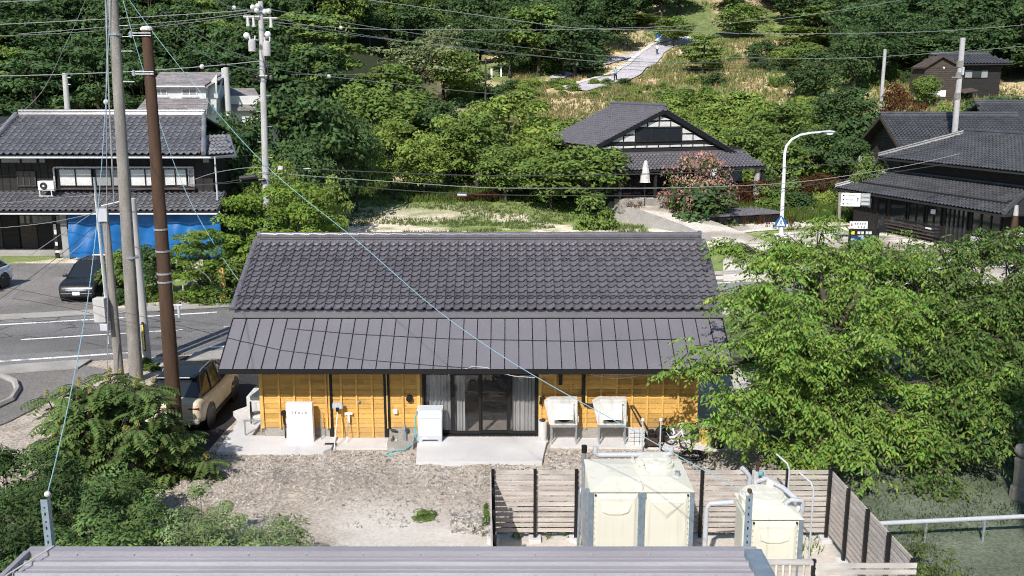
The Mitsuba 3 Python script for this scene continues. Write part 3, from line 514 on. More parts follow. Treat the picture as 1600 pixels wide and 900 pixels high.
cx, cy = 7.05, 25.9
for i in range(5): part(k, 'slat', hexa([[cx - .22 + i * .09, cy - .02, .48], [cx - .15 + i * .09, cy - .02, .48], [cx - .15 + i * .09, cy + .40, .80], [cx - .22 + i * .09, cy + .40, .80], [cx - .22 + i * .09, cy - .03, .50], [cx - .15 + i * .09, cy - .03, .5], [cx - .15 + i * .09, cy + .39, .82], [cx - .22 + i * .09, cy + .39, .82]]), M['pale_wood'])
for s in (-.24, .24):
    part(k, 'leg', tube([[cx + s - .06, cy - .22, .1], [cx + s, cy + .2, .62]], .018, 6), M['cedar_v']); part(k, 'leg', tube([[cx + s + .04, cy + .35, .1], [cx + s, cy - .04, .5]], .018, 6), M['cedar_v'])
part(k, 'rail', cat(tube([[cx - .26, cy - .04, .47], [cx + .26, cy - .04, .47]], .018, 6), tube([[cx - .3, cy - .2, .13], [cx + .18, cy - .2, .13]], .014, 6)), M['cedar_v'])
# fairy lights along the eave
fl = [at(px, py, 25.28) for px, py in ((700, 585), (716, 579), (738, 573), (760, 574), (782, 583), (805, 588), (836, 590))]
fl2 = [at(px, py, 25.6) for px, py in ((845, 588), (872, 583), (905, 580), (930, 586), (960, 592), (985, 589), (1004, 586), (1040, 588))]
fl3 = [at(px, py, 25.6) for px, py in ((905, 578), (925, 581), (950, 585), (985, 585), (1010, 584), (1060, 588))]
for pts, lab in ((fl, 'pale string of tiny lights drooping in front of the glass doors'), (fl2, 'pale string of tiny lights along the right half of the eave'), (fl3, 'second pale string crossing under the right half of the eave')):
    P = np.array(pts); s = np.linspace(0, len(P) - 1, 40); Q = np.stack([np.interp(s, np.arange(len(P)), P[:, i]) for i in range(3)], 1)
    thing('light_string', lab, 'light string', mesh=tube(Q, .010, 5), m=M['offwhite'])
# left side: outdoor units on the side wall
k = thing('outdoor_unit', 'pale outdoor unit on a stand at the left corner of the wooden house', 'outdoor unit')
part(k, 'case', rbox(-7.72, -7.33, 26.6, 27.45, .62, 1.30, .02), M['offwhite']); part(k, 'grille', box(-7.5, -7.42, 26.592, 26.6, .8, 1.15), M['grey_pipe'])
part(k, 'pipe', tube([[-7.6, 26.58, 1.16], [-7.6, 26.55, .7], [-7.6, 26.55, .5]], .02, 6), M['black']); part(k, 'pipe', tube([[-7.35, 26.56, .85], [-7.5, 26.54, .84], [-7.6, 26.54, .78]], .035, 6), M['black'])
part(k, 'stand', cat(*[box(x - .02, x + .02, y - .02, y + .02, .14, .6) for x in (-7.78, -7.3) for y in (26.5, 27.4)], box(-7.8, -7.28, 26.48, 26.53, .58, .62), box(-7.8, -7.28, 27.38, 27.43, .58, .62)), M['galv'])

# ---------------------------------------------------------------- fence round the water tanks
FZ = 1.70
fx = [-.43, .52, 1.45, 2.38, 3.32, 4.28, 5.35, 6.2, 7.16]
F_ = thing('slat_fence', 'weathered horizontal slat fence with black posts enclosing the two tanks', 'fence')
rng = np.random.default_rng(3)
nsl = 12
def slats(p, q, z0=.16, z1=FZ, off=0.0, n=nsl, m='grey_wood'):
    p, q = np.array(p), np.array(q); d = (q - p) / np.linalg.norm(q - p); nm = np.array([-d[1], d[0]]) * .011
    for i in range(n):
        h = (z1 - z0) / n; a, b_ = z0 + i * h + rng.uniform(0, .008), z0 + (i + 1) * h - .030 + rng.uniform(-.004, .003)
        P, Q = p + d * .02 + nm * off, q - d * .02 + nm * off
        part(F_, 'slat', hexa([[*(P - nm), a], [*(Q - nm), a], [*(Q + nm), a], [*(P + nm), a], [*(P - nm), b_], [*(Q - nm), b_], [*(Q + nm), b_], [*(P + nm), b_]]), M[m])
def post(x, y, z1=FZ + .02):
    k = part(F_, 'post', box(x - .035, x + .035, y - .035, y + .035, .02, z1), M['black']); return k
for a, b_ in zip(fx[:-1], fx[1:]): slats((a, 20.31), (b_, 20.31))
for x in fx: post(x, 20.24); part(F_, 'footing', rbox(x - .14, x + .14, 20.1, 20.38, -.1, .07, .01), M['concrete'])
ret = [(7.16, 20.26), (7.2, 19.18), (7.24, 18.15), (7.28, 17.12), (7.32, 16.1)]
for a, b_ in zip(ret[:-1], ret[1:]): slats((a[0] + .05, a[1]), (b_[0] + .05, b_[1]))
for x, y in ret[1:]: post(x, y); part(F_, 'footing', rbox(x - .14, x + .14, y - .14, y + .14, -.1, .06, .01), M['concrete'])
lret = [(-.43, 20.26), (-.40, 19.2), (-.37, 18.1), (-.33, 17.0), (-.3, 16.1)]
for a, b_ in zip(lret[:-1], lret[1:]): slats((a[0] - .05, a[1]), (b_[0] - .05, b_[1]))
for x, y in lret[1:]: post(x, y)
slats((5.5, 16.02), (7.38, 16.02), m='pale_wood'); post(5.5, 16.06); 
part(F_, 'rail', box(4.55, 5.46, 15.96, 16.06, 1.66, 1.73), M['pale_wood'])
for i in range(7): part(F_, 'picket', box(4.58 + i * .125, 4.66 + i * .125, 16.0, 16.03, .2, 1.66), M['grey_wood'])
# ---------------------------------------------------------------- water tanks
def tank(key_label, x0, x1, y0, y1, zt, cols, nrow_, man, extra):
    k = thing('water_tank', key_label, 'water tank'); zb = .25
    part(k, 'base', cat(*[box(x0 + .05, x1 - .05, y, y + .15, -.1, .24) for y in (y0 + .1, (y0 + y1) / 2, y1 - .25)]), M['concrete'])
    part(k, 'body', box(x0 + .035, x1 - .035, y0 + .035, y1 - .035, zb, zt - .08), M['cream'])
    w = (x1 - x0) / cols
    for i in range(cols):
        a, b_ = x0 + i * w + .07, x0 + (i + 1) * w - .07
        for (z0_, z1_) in ((zb + .03, zt - .12),):
            p = part(k, 'front_panel', hull([[x, y0 + .03, z] for x in (a, b_) for z in (z0_, z1_)] + [[x, y0 - .005, z] for x in (a + .07, b_ - .07) for z in (z0_ + .06, z1_ - .10)]), M['cream'])
            part(p, 'emboss', hull([[a + .14, y0 - .004, z1_ - .16], [b_ - .12, y0 - .004, z1_ - .16], [a + .17, y0 - .004, z1_ - .38], [b_ - .2, y0 - .004, z1_ - .38], [a + .17, y0 - .045, z1_ - .37], [b_ - .2, y0 - .045, z1_ - .37], [a + .3, y0 - .05, z1_ - .42], [b_ - .33, y0 - .05, z1_ - .42], [a + .3, y0 - .004, z1_ - .46], [b_ - .33, y0 - .004, z1_ - .46]]) if i == 0 else
                 hull([[a + .10, y0 - .004, z1_ - .12], [b_ - .10, y0 - .004, z1_ - .12], [(a + b_) / 2, y0 - .004, z1_ - .55], [a + .12, y0 - .03, z1_ - .17], [b_ - .12, y0 - .03, z1_ - .17], [(a + b_) / 2, y0 - .035, z1_ - .42]]), M['cream'])
    for s, X in ((-1, x0), (1, x1)):
        part(k, 'side_panel', hull([[X - s * .03, y, z] for y in (y0 + .07, y1 - .07) for z in (zb + .03, zt - .12)] + [[X + s * .005, y, z] for y in (y0 + .15, y1 - .15) for z in (zb + .1, zt - .22)]), M['cream'])
    r = part(k, 'roof', hull([[x, y, z] for x in (x0 - .02, x1 + .02) for y in (y0 - .02, y1 + .02) for z in (zt - .075, zt - .055)] + [[(x0 + x1) / 2 + sx_ * (x1 - x0) * .3, (y0 + y1) / 2 + sy_ * (y1 - y0) * .2, zt + .045] for sx_ in (-1, 1) for sy_ in (-1, 1)]), M['cream'])
    part(r, 'seam', cat(*([box((x0 + x1) / 2 - .012, (x0 + x1) / 2 + .012, y0 - .01, y1 + .01, zt - .04, zt + .058)] if cols > 1 else [box(x0, x1, (y0 + y1) / 2 - .01, (y0 + y1) / 2 + .01, zt - .05, zt + .05)])), M['cream'])
    mx_, my_, mr_ = man
    h = part(k, 'manhole', lathe([(mr_ + .04, zt - .02), (mr_ + .04, zt + .10), (mr_, zt + .115), (mr_ * .98, zt + .15), (mr_ * .9, zt + .165), (mr_ * .4, zt + .17), (0, zt + .17)], 32, (mx_, my_, 0)), M['cream'], smooth=30)
    part(h, 'rib', cat(box(mx_ - mr_ * .7, mx_ + mr_ * .7, my_ - .05, my_ + .05, zt + .16, zt + .188), box(mx_ - .05, mx_ + .05, my_ - mr_ * .7, my_ + mr_ * .7, zt + .16, zt + .186)), M['cream'])
    for x in (x0, x1):
        s = -1 if x == x0 else 1
        part(k, 'corner_strap', cat(box(min(x, x - s * .055), max(x, x - s * .055), y0 - .012, y0 + .03, zb - .1, zt - .085), box(min(x, x + s * .03), max(x, x + s * .03), y0 - .012, y0 + .07, zb - .1, zt - .085)), M['steel_blue'])
        part(k, 'corner_bolts', cat(*[cyl((x - s * .085, y0 - .01, z), (x - s * .085, y0 + .04, z), .009, n=6) for z in np.arange(zb + .08, zt - .12, .12)]), M['galv'], stuff=True)
        part(k, 'corner_knob', cyl((x - s * .10, y0 - .012, zt - .15), (x - s * .10, y0 + .03, zt - .15), .022, n=10), M['dark'])
    if cols > 1:
        x = (x0 + x1) / 2; part(k, 'centre_strap', cat(box(x - .065, x - .02, y0 - .02, y0 + .02, zb - .1, zt - .10), box(x + .02, x + .065, y0 - .02, y0 + .02, zb - .1, zt - .1), box(x - .02, x + .02, y0 - .005, y0 + .02, zb - .1, zt - .1), box(x - .08, x + .08, y0 - .035, y0 + .01, zt - .20, zt - .085)), M['steel_blue'])
    return k
k = tank('large cream panel water tank with two front panels and a round lid', 1.58, 3.63, 17.95, 19.6, 2.27, 2, 1, (3.02, 19.12, .36), None)
part(k, 'vent_ball', cat(cyl((2.72, 18.75, 2.26), (2.72, 18.75, 2.40), .05, n=12), sphere((2.70, 18.82, 2.44), .065, 2)), M['cream'], smooth=40); part(k, 'vent_plate', cyl((2.72, 18.72, 2.27), (2.72, 18.72, 2.335), .14, n=20), M['cream'])
part(k, 'grey_cap', cyl((3.42, 18.6, 2.24), (3.42, 18.6, 2.36), .055, n=14), M['galv'], label='small grey metal cap on the tank roof')
part(k, 'side_channel', cat(*[box(1.50, 1.575, 18.1 + i * .1, 18.15 + i * .1, .1, 2.1) for i in range(3)], box(1.46, 1.575, 18.45, 18.52, .1, 2.0)), M['galv'])
thing('pipe', 'pale grey pipe lying behind the large tank above the fence', 'pipe', mesh=tube([[1.85, 20.0, 2.35], [1.83, 20.0, 2.22], [1.92, 20.0, 2.15], [3.42, 20.0, 2.17], [3.52, 20.0, 2.2], [3.52, 20.0, 2.36]], .06, 10), m=M['grey_pipe'], smooth=40)
k = thing('valve_pipe', 'short grey upright pipe with a dark top behind the large tank', 'pipe'); part(k, 'pipe', cyl((1.60, 20.05, .1), (1.60, 20.05, 2.2), .05, n=12), M['galv']); part(k, 'valve', cyl((1.60, 20.05, 2.2), (1.60, 20.05, 2.36), .062, n=12), M['black'])
thing('pipe', 'thin grey pipe rising along the left side of the large tank', 'pipe', mesh=tube([[1.36, 18.4, 0], [1.40, 18.5, 1.9], [1.43, 18.6, 2.0]], .03, 8), m=M['galv'], smooth=True)
k = tank('small cream panel water tank with a round lid and pipes', 4.62, 5.66, 17.35, 18.55, 1.96, 1, 1, (5.06, 18.12, .42), None)
part(k, 'vent_ball', cat(cyl((5.32, 18.5, 1.95), (5.32, 18.5, 2.08), .05, n=10), sphere((5.32, 18.5, 2.13), .085, 2)), M['cream'], smooth=40)
part(k, 'left_channel', box(4.5, 4.615, 17.36, 17.5, .1, 1.9), M['cream'])
part(k, 'grey_cap', cyl((4.68, 18.2, 1.95), (4.68, 18.2, 2.07), .06, n=12), M['galv'])
for pts, r, lab in (([[4.05, 18.6, 0], [4.05, 18.6, 1.55], [4.12, 18.6, 1.64], [4.6, 18.6, 1.68]], .055, 'grey pipe bending into the left side of the small tank'),
                    ([[5.1, 18.75, 1.9], [5.10, 18.78, 2.06], [5.3, 18.72, 2.14], [5.55, 18.35, 2.1], [5.74, 17.9, 2.02], [5.74, 17.85, 1.85]], .055, 'pale grey pipe crossing the top of the small tank'),
                    ([[5.44, 17.75, 1.92], [5.44, 17.72, 2.08], [5.52, 17.7, 2.14], [5.72, 17.7, 2.13], [5.78, 17.75, 2.05], [5.78, 17.8, 1.8]], .045, 'small pale pipe bend at the right edge of the small tank roof'),
                    ([[4.98, 18.95, 1.75], [5.0, 18.9, 2.12], [4.88, 18.85, 2.26], [4.8, 18.85, 2.34]], .055, 'stub of grey pipe standing behind the small tank lid')):
    thing('pipe', lab, 'pipe', mesh=tube(pts, r, 10), m=M['grey_pipe'], smooth=40)
for x, y, zt_, lab in ((5.82, 18.9, 2.42, 'thin white bent pipe nearer the small tank'), (5.92, 17.6, 2.55, 'taller thin white bent pipe beside the small tank')):
    thing('pipe', lab, 'pipe', mesh=tube([[x, y, 0], [x, y, zt_ - .15], [x - .04, y + .05, zt_ - .03], [x - .22, y + .25, zt_ + .10]], .02, 8), m=M['grey_pipe'], smooth=True)
k = thing('valve_pipe', 'upright pipe with a brass top and blue handle behind the small tank', 'pipe'); part(k, 'pipe', cyl((5.32, 19.6, .1), (5.32, 19.6, 1.95), .06, n=12), M['grey_pipe']); part(k, 'top', cat(cyl((5.34, 19.6, 1.95), (5.34, 19.6, 2.1), .04, n=10), cyl((5.34, 19.6, 2.1), (5.34, 19.6, 2.15), .06, n=10)), M['rust']); part(k, 'blue_handle', cyl((5.38, 19.52, 1.92), (5.44, 19.48, 1.93), .05, n=10), M['hose'])
# ---------------------------------------------------------------- shed roof in front
S_ = thing('shed', 'low shed with a grey ribbed metal roof along the bottom edge', 'shed')
sx0, sx1, sy, sz = -7.65, 3.87, 14.02, 2.99
part(S_, 'wall', cat(box(sx0 + .4, sx1 - .4, sy - .55, sy - .45, 0, sz - .2), box(sx0 + .4, sx1 - .4, 6.6, 6.7, 0, sz - .2), box(sx0 + .4, sx0 + .5, 6.7, sy - .55, 0, sz - .2), box(sx1 - .5, sx1 - .4, 6.7, sy - .55, 0, sz - .2)), M['brown_wood'])
pitch = .345; zr = lambda y: sz + (sy - y) * .0
for i in range(22):
    y1 = sy - .10 - i * pitch; y0 = y1 - pitch
    pr_ = [(y1, 0), (y1 - .10, .0), (y1 - .125, .012), (y1 - .15, 0), (y1 - .255, .0), (y1 - .285, .055), (y1 - .325, .055), (y0, 0.0), (y0, -.02), (y1, -.02)]
    part(S_, 'roof_sheet', prism([(y, zr(y) + h - .06) for y, h in pr_], 'x', sx0 + .12, sx1 - .22), M['shed_metal'])
part(S_, 'edge_flashing', cat(box(sx0, sx1 - .0, sy - .115, sy + .03, sz - .06, sz + .012), box(sx0, sx1, sy + .032, sy + .05, sz - .22, sz + .01)), M['shed_metal'])
part(S_, 'verge_flashing', cat(box(sx1 - .215, sx1 + .03, 6.5, sy - .117, sz - .09, sz + .05), box(sx1 + .032, sx1 + .05, 6.5, sy - .117, sz - .3, sz + .05)), M['steel_blue'])
part(S_, 'verge_flashing', box(sx0 - .02, sx0 + .06, 6.5, sy - .117, sz - .09, sz + .02), M['shed_metal'])
part(S_, 'roof_screws', cat(*[cyl((x, sy - .125 - i * pitch * 2, sz - .06), (x, sy - .125 - i * pitch * 2, sz - .03), .014, n=6) for i in range(6) for x in np.arange(sx0 + .8, sx1 - .4, .9)]), M['galv'], stuff=True)
def angle_post(x, y, z0, z1, lab):
    k = thing('angle_post', lab, 'steel post')
    part(k, 'steel', cat(box(x - .055, x + .055, y, y + .01, z0, z1), box(x + .045, x + .055, y + .012, y + .11, z0, z1)), M['steel_blue'])
    part(k, 'slots', cat(*[box(x - .012, x + .012, y - .003, y + .001, z, z + (.05 if i % 2 else .025)) for i, z in enumerate(np.arange(z0 + .08, z1 - .05, .12))]), M['black'])
    return k
apL, apR = at(66, 780, 14.1), at(1171, 770, 14.1)
angle_post(apL[0] + .03, 14.08, 2.6, apL[2], 'perforated galvanised steel post at the left end of the shed roof')
k = angle_post(apR[0], 14.08, 2.6, apR[2], 'perforated galvanised steel post at the right end of the shed roof')
part(k, 'cap', cyl((apR[0], 14.1, apR[2]), (apR[0], 14.1, apR[2] + .06), .035, n=10), M['rust'])
thing('cord', 'pale cord running from the left steel post across the shed roof', 'cord', mesh=tube([[apL[0] + .13, 14.04, 3.02], [apL[0] + .05, 13.7, 3.03], [apL[0] - .12, 13.2, 3.02], [apL[0] - .3, 12.5, 3.0]], .012, 6), m=M['offwhite'])
# ---------------------------------------------------------------- other buildings
class Fr:                                 # a ground frame: a along the front, b into the building
    def __init__(s, O, ang): s.O = np.array(O[:2]); s.u = np.array([math.cos(ang), math.sin(ang)]); s.w = np.array([-math.sin(ang), math.cos(ang)])
    def __call__(s, a, b, z): p = s.O + s.u * a + s.w * b; return [p[0], p[1], z]
    def box(s, a0, a1, b0, b1, z0, z1): return hexa([s(a0, b0, z0), s(a1, b0, z0), s(a1, b1, z0), s(a0, b1, z0), s(a0, b0, z1), s(a1, b0, z1), s(a1, b1, z1), s(a0, b1, z1)])
    def map(s, m): v = m[0]; xy = s.O + v[:, :1] * s.u + v[:, 1:2] * s.w; return np.c_[xy, v[:, 2]], m[1]
def roof_plane(fr, q, th=.12):            # a slab from four (a, b, z): lower left, lower right, upper right, upper left
    return hexa([fr(a, b, z - th) for a, b, z in q] + [fr(a, b, z) for a, b, z in q])
up6 = np.array([0, .2, .45, .62, .8, 1.0]); hp6 = np.array([.01, -.022, -.014, .03, .072, .015])
def roof_tiles(parent, fr, q, cw, rl, m, label=None):
    """tiles over the quad q (lower left, lower right, upper right, upper left), as real curved pieces in one part"""
    q = np.array(q, float); A = q[0]; S = (q[3] + q[2] - q[0] - q[1]) / 2; U = q[1] - q[0]; lu = np.linalg.norm(U); U = U / lu
    S = S - U * (S @ U); ls = np.linalg.norm(S); S /= ls; N = np.cross(U, S); N *= np.sign(N[2])
    rows, out, t = max(2, round(ls / rl)), [], None
    for r in range(rows):
        f0 = (r + .3) / rows; L, R = q[0] + (q[3] - q[0]) * f0, q[1] + (q[2] - q[1]) * f0
        a, b = (L - A) @ U, (R - A) @ U
        k0 = math.ceil(a / cw - .25); k1 = math.floor(b / cw + .25)
        if k1 <= k0: continue
        if t is None: t = tile_mesh(cw, ls / rows, up6, hp6 * cw / .27, .03, .06, .03)
        v = t[0]; n = len(v); ks = np.arange(k0, k1)
        P = A + (v[None, :, 0, None] + ks[:, None, None] * cw) * U + (v[None, :, 1, None] + r * ls / rows) * S + (v[None, :, 2, None] + .02) * N
        out.append((P.reshape(-1, 3), (t[1][None] + (np.arange(len(ks)) * n)[:, None, None]).reshape(-1, 3)))
    return part(parent, 'roof_tiles', fr.map(cat(*out)), m, smooth=35, stuff=True, **({'label': label} if label else {}))
def ridge(parent, fr, p, q, r=.16, m='kawara_old'):
    p, q = np.array(fr(*p)), np.array(fr(*q)); n = max(3, int(np.linalg.norm(q - p) / .5)); P = np.linspace(p, q, n)
    part(parent, 'ridge', cat(tube([p + [0, 0, .05], q + [0, 0, .05]], r * 1.15, 8), tube([p + [0, 0, .05 + r * 1.3], q + [0, 0, .05 + r * 1.3]], r * .75, 8), *[sphere(x + [0, 0, .05 + r * 1.4], r * .72, 1) for x in P]), M[m])
def window(parent, fr, a0, a1, b, z0, z1, n=2, pane='glass_dark', frame='black', d=.05, name='window'):
    w = part(parent, name, cat(fr.box(a0, a1, b - d, b + .02, z1 - .06, z1), fr.box(a0, a1, b - d, b + .02, z0, z0 + .06), *[fr.box(x - .03, x + .03, b - d, b + .02, z0 + .06, z1 - .06) for x in np.linspace(a0 + .03, a1 - .03, n + 1)]), M[frame])
    xs = np.linspace(a0 + .03, a1 - .03, n + 1)
    for i in range(n): part(w, 'pane', fr.box(xs[i] + .03, xs[i + 1] - .03, b - .022, b + .01, z0 + .06, z1 - .06), M[pane])
    return w
# ---- old black house on the left
LH = thing('townhouse', 'old two storey black wooden house with silvery tiled roofs and a blue tarpaulin, at left', 'house')
fr = Fr((0, 57.2), 0)
part(LH, 'wall', cat(box(-34, -17.8, 57.2, 57.4, 2.5, 6.3), box(-34, -25.9, 58.6, 58.8, 0, 3.0), box(-34, -17.8, 65, 65.2, 0, 6.3), box(-18.0, -17.8, 57.4, 65, 0, 6.3), box(-34, -33.8, 57.4, 65, 0, 6.3), box(-33.8, -18, 57.4, 65, 3.2, 3.3)), M['dark_wood'])
for x0 in np.arange(-33.6, -18, .46):
    part(LH, 'batten', box(x0, x0 + .05, 57.16, 57.2, 3.9, 6.2), M['dark_wood'])
Lq = [(-30.6, 55.9, 6.15), (-17.75, 55.9, 6.15), (-18.95, 60, 8.25), (-30.6, 60, 8.25)]
f0 = Fr((0, 0), 0)
mr_ = part(LH, 'main_roof', cat(roof_plane(f0, [(-37, 55.9, 6.12), (-17.75, 55.9, 6.12), (-18.9, 60, 8.2), (-37, 60, 8.2)]), roof_plane(f0, [(-18.9, 60, 8.2), (-37, 60, 8.2), (-37, 66, 6.1), (-17.7, 66, 6.1)][::-1])), M['dark'])
roof_tiles(mr_, f0, [(-30.45, 55.85, 6.15), (-17.75, 55.85, 6.15), (-18.9, 60, 8.23), (-30.45, 60, 8.23)], .40, .42, M['kawara_old'], 'weathered silvery tiles of the upper roof')
ridge(mr_, f0, (-30.3, 60, 8.28), (-18.9, 60, 8.28), .15)
part(mr_, 'verge', tube([[-30.6, 55.8, 6.25], [-30.5, 60, 8.35]], .16, 8), M['kawara_old']); part(mr_, 'verge', tube([[-17.8, 55.8, 6.25], [-18.95, 60, 8.35]], .14, 8), M['kawara_old'])
roof_tiles(mr_, f0, [(-17.7, 56.2, 6.1), (-16.6, 57.6, 6.1), (-17.9, 59.5, 7.1), (-18.0, 58, 7.1)], .30, .34, M['kawara_old'], 'short side roof at the right end')
part(LH, 'side_roof', roof_plane(f0, [(-17.8, 56.0, 6.02), (-16.4, 57.6, 6.0), (-17.6, 60.5, 7.1), (-18.3, 58, 7.15)]), M['kawara_old'])
part(mr_, 'gutter', tube([[-37, 55.8, 6.0], [-17.4, 55.8, 6.0]], .06, 6), M['grey_pipe'])
ql = [(-34, 55.3, 2.95), (-17.0, 55.3, 2.95), (-17.0, 57.2, 3.85), (-34, 57.2, 3.85)]
lr_ = part(LH, 'lower_roof', cat(roof_plane(f0, [(a, b, z - .03) for a, b, z in ql])), M['dark'])
roof_tiles(lr_, f0, ql, .36, .36, M['kawara_old'], 'darker tiles of the lower roof'); part(lr_, 'gutter', tube([[-34, 55.2, 2.8], [-17, 55.2, 2.8]], .055, 6), M['grey_pipe'])
lx = lambda px, Y=57.2, z=5: (px - 800) / F * (Y * .978 + (CZ - z) * .2085)
zz = lambda py, Y=57.2: at(800, py, Y)[2]
for a, b_ in ((5, 33), (37, 59), (64, 72), (319, 328)): part(LH, 'plaster_panel', box(lx(a), lx(b_), 57.14, 57.2, zz(254), zz(243.5)), M['dim_plaster'])
for a, b_ in ((6, 12), (16, 21), (26, 80)): part(LH, 'plaster_panel', box(lx(a), lx(b_), 58.5, 58.6, zz(349, 58.5), zz(337, 58.5)), M['dim_plaster'])
zt_, zb_ = zz(263), zz(291)
for a, b_ in ((92, 145), (149, 199), (203, 252), (256, 293)):
    window(LH, f0, lx(a), lx(b_), 57.14, zb_, zt_, 2, 'plaster' if a != 149 else 'dim_plaster', 'black', .08)
window(LH, f0, lx(294.5), lx(304), 57.14, zb_, zt_, 1, 'dim_plaster', 'pole_pale', .08)
window(LH, f0, lx(27), lx(56), 57.14, zz(291), zz(267), 3, 'glass_dark', 'brown_wood', .06)
part(LH, 'window_hood', box(lx(91), lx(304), 56.9, 57.15, zt_ + .03, zt_ + .12), M['grey_pipe']); part(LH, 'window_ledge', box(lx(88), lx(306), 56.8, 57.15, zb_ - .16, zb_ - .08), M['brown_wood'])
part(LH, 'downpipe', tube([[lx(88), 57.05, zt_ + .1], [lx(86), 57.05, zt_], [lx(86), 57.05, zb_ + .2], [lx(83), 57.0, zb_ - .05]], .05, 6), M['offwhite']); part(LH, 'downpipe', tube([[lx(334, 56), 56.4, 6.0], [lx(334, 56), 56.4, 3.0], [lx(340, 55.4), 55.3, 2.9]], .05, 6), M['grey_pipe'])
part(LH, 'entrance_post', box(lx(98, 56.2, 1), lx(108, 56.2, 1), 56.1, 56.25, 0, 2.75), M['dim_plaster']); part(LH, 'entrance_post', box(lx(84, 56.4, 1), lx(90, 56.4, 1), 56.4, 56.5, 0, 2.75), M['dark_wood'])
for a, b_, c, d in ((86, 350, 90, 366), (86, 378, 90, 384), (85, 391, 92, 395)): part(LH, 'notice', box(lx(a, 56.35, 1), lx(c, 56.35, 1), 56.33, 56.35, zz(d, 56.35), zz(b_, 56.35)), M['offwhite'])
for i in range(7): part(LH, 'lattice_door', box(-33.5 + i * 1.08, -32.5 + i * 1.08, 58.5 + .04 * (i % 2), 58.56 + .04 * (i % 2), .1, 2.5), M['brown_wood' if i % 2 else 'dark_wood'])
part(LH, 'doorstep', box(-32, -26, 57.0, 58.4, 0, .22), M['old_concrete'])
us, vs = np.linspace(lx(109, 56, 1.5), lx(346, 56, 1.5), 60), np.linspace(.15, 2.72, 20)
thing('tarpaulin', 'bright blue tarpaulin hanging across the front of the old black house', 'tarpaulin', mesh=grid(us, vs, lambda U, V: (U, 56.0 + .10 * np.sin(U * 2.1 + V * 1.7) + .06 * np.sin(U * 5.3 - V * 2.2) - .12 * (2.7 - V) * np.sin(U * .9), V + .03 * np.sin(U * 4))), m=M['tarp'], smooth=True)
k = thing('outdoor_unit', 'white outdoor unit with a round fan on the lower roof of the old black house', 'outdoor unit')
ax0, ax1, az0, az1 = lx(57, 56.3), lx(82, 56.3), zz(298, 56.3), zz(283, 56.3)
part(k, 'case', rbox(ax0, ax1, 56.3, 56.6, az0, az1, .02), M['white']); part(k, 'fan', cat(ring((ax0 + .35, 56.285, (az0 + az1) / 2), .19, .03, 'y', 20), cyl((ax0 + .35, 56.27, (az0 + az1) / 2), (ax0 + .35, 56.3, (az0 + az1) / 2), .17, n=18)), M['dark']); part(k, 'fan_hub', cyl((ax0 + .35, 56.25, (az0 + az1) / 2), (ax0 + .35, 56.27, (az0 + az1) / 2), .06, n=12), M['white'])
part(k, 'bracket', cat(*[box(x, x + .05, 56.2, 56.25, az0 - .3, az0) for x in (ax0 + .1, ax1 - .15)], *[box(x, x + .05, 56.55, 56.6, az0 - .1, az0) for x in (ax0 + .1, ax1 - .15)], box(ax0 + .05, ax1 - .05, 56.2, 56.24, az0 - .32, az0 - .28)), M['offwhite'])
# ---- white house with grey shingle roof behind it
WH = thing('white_house', 'white house with weathered grey shingle roofs half hidden behind the black house', 'house')
y0 = 88; X = lambda px, z=9, Y=y0: (px - 800) / F * (Y * .978 + (CZ - z) * .2085)
Z = lambda py, Y=y0: at(800, py, Y)[2]
mat('shingle', proc(lambda p, n, uv: mix((.13, .12, .12), (.30, .28, .285), noise(p.x * 1.2, p.y * 2, p.z * 9)) * (.75 + .5 * noise(p.x * 6, p.y * 3, p.z * 14))), .8)
xa, xb = X(238), X(322)
part(WH, 'wall', cat(box(xa, xb, y0, y0 + 6, gz(-33, 88) - .5, Z(133)), box(X(330), X(396), y0 + 4, y0 + 9, 1, Z(150, 92))), M['plaster'])
def shingles(parent, q, n, m='shingle'):
    q = np.array(q, float)
    for i in range(n):
        f1, f2 = i / n, (i + 1.06) / n
        a, b, c, d = q[0] + (q[3] - q[0]) * f1, q[1] + (q[2] - q[1]) * f1, q[1] + (q[2] - q[1]) * min(f2, 1), q[0] + (q[3] - q[0]) * min(f2, 1)
        part(parent, 'shingle_course', hexa([a, b, c - [0, 0, .03], d - [0, 0, .03], a + [0, 0, .07], b + [0, 0, .07], c + [0, 0, .01], d + [0, 0, .01]]), M[m])
r_ = part(WH, 'roof', cat(roof_plane(f0, [(X(236), y0 - .5, Z(134) - .1), (xb + .35, y0 - .5, Z(134) - .1), (xb + 1.5, y0 + 3, Z(112) - .1), (X(236), y0 + 3, Z(112) - .1)]), roof_plane(f0, [(X(236), y0 + 6.5, Z(134) - .1), (xb + .35, y0 + 6.5, Z(134) - .1), (xb + 1.5, y0 + 3, Z(112) - .12), (X(236), y0 + 3, Z(112) - .12)])), M['shingle'])
shingles(r_, [(X(236), y0 - .5, Z(134)), (X(324), y0 - .5, Z(134)), (X(338), y0 + 3, Z(112)), (X(236), y0 + 3, Z(112))], 9)
part(WH, 'bargeboard', cat(tube([[X(338), y0 + 2.9, Z(112)], [X(348), y0 + 1.5, Z(137)]], .09, 4), tube([[X(338), y0 + 2.9, Z(112)], [X(329), y0 + .2, Z(178)]], .12, 4), box(X(236), X(324), y0 - .56, y0 - .5, Z(136), Z(134))), M['white'])
part(WH, 'gable', prism([(X(323), Z(180)), (X(333), Z(180)), (X(338), Z(115)), (X(324), Z(132))], 'y', y0 + .6, y0 + .75), M['plaster'])
p_ = part(WH, 'pent_roof', roof_plane(f0, [(X(221), y0 - 2.6, Z(181, 85.5)), (X(335), y0 - 2.6, Z(181, 85.5)), (X(326), y0 - .02, Z(154)), (X(228), y0 - .02, Z(154))], .3), M['shingle'])
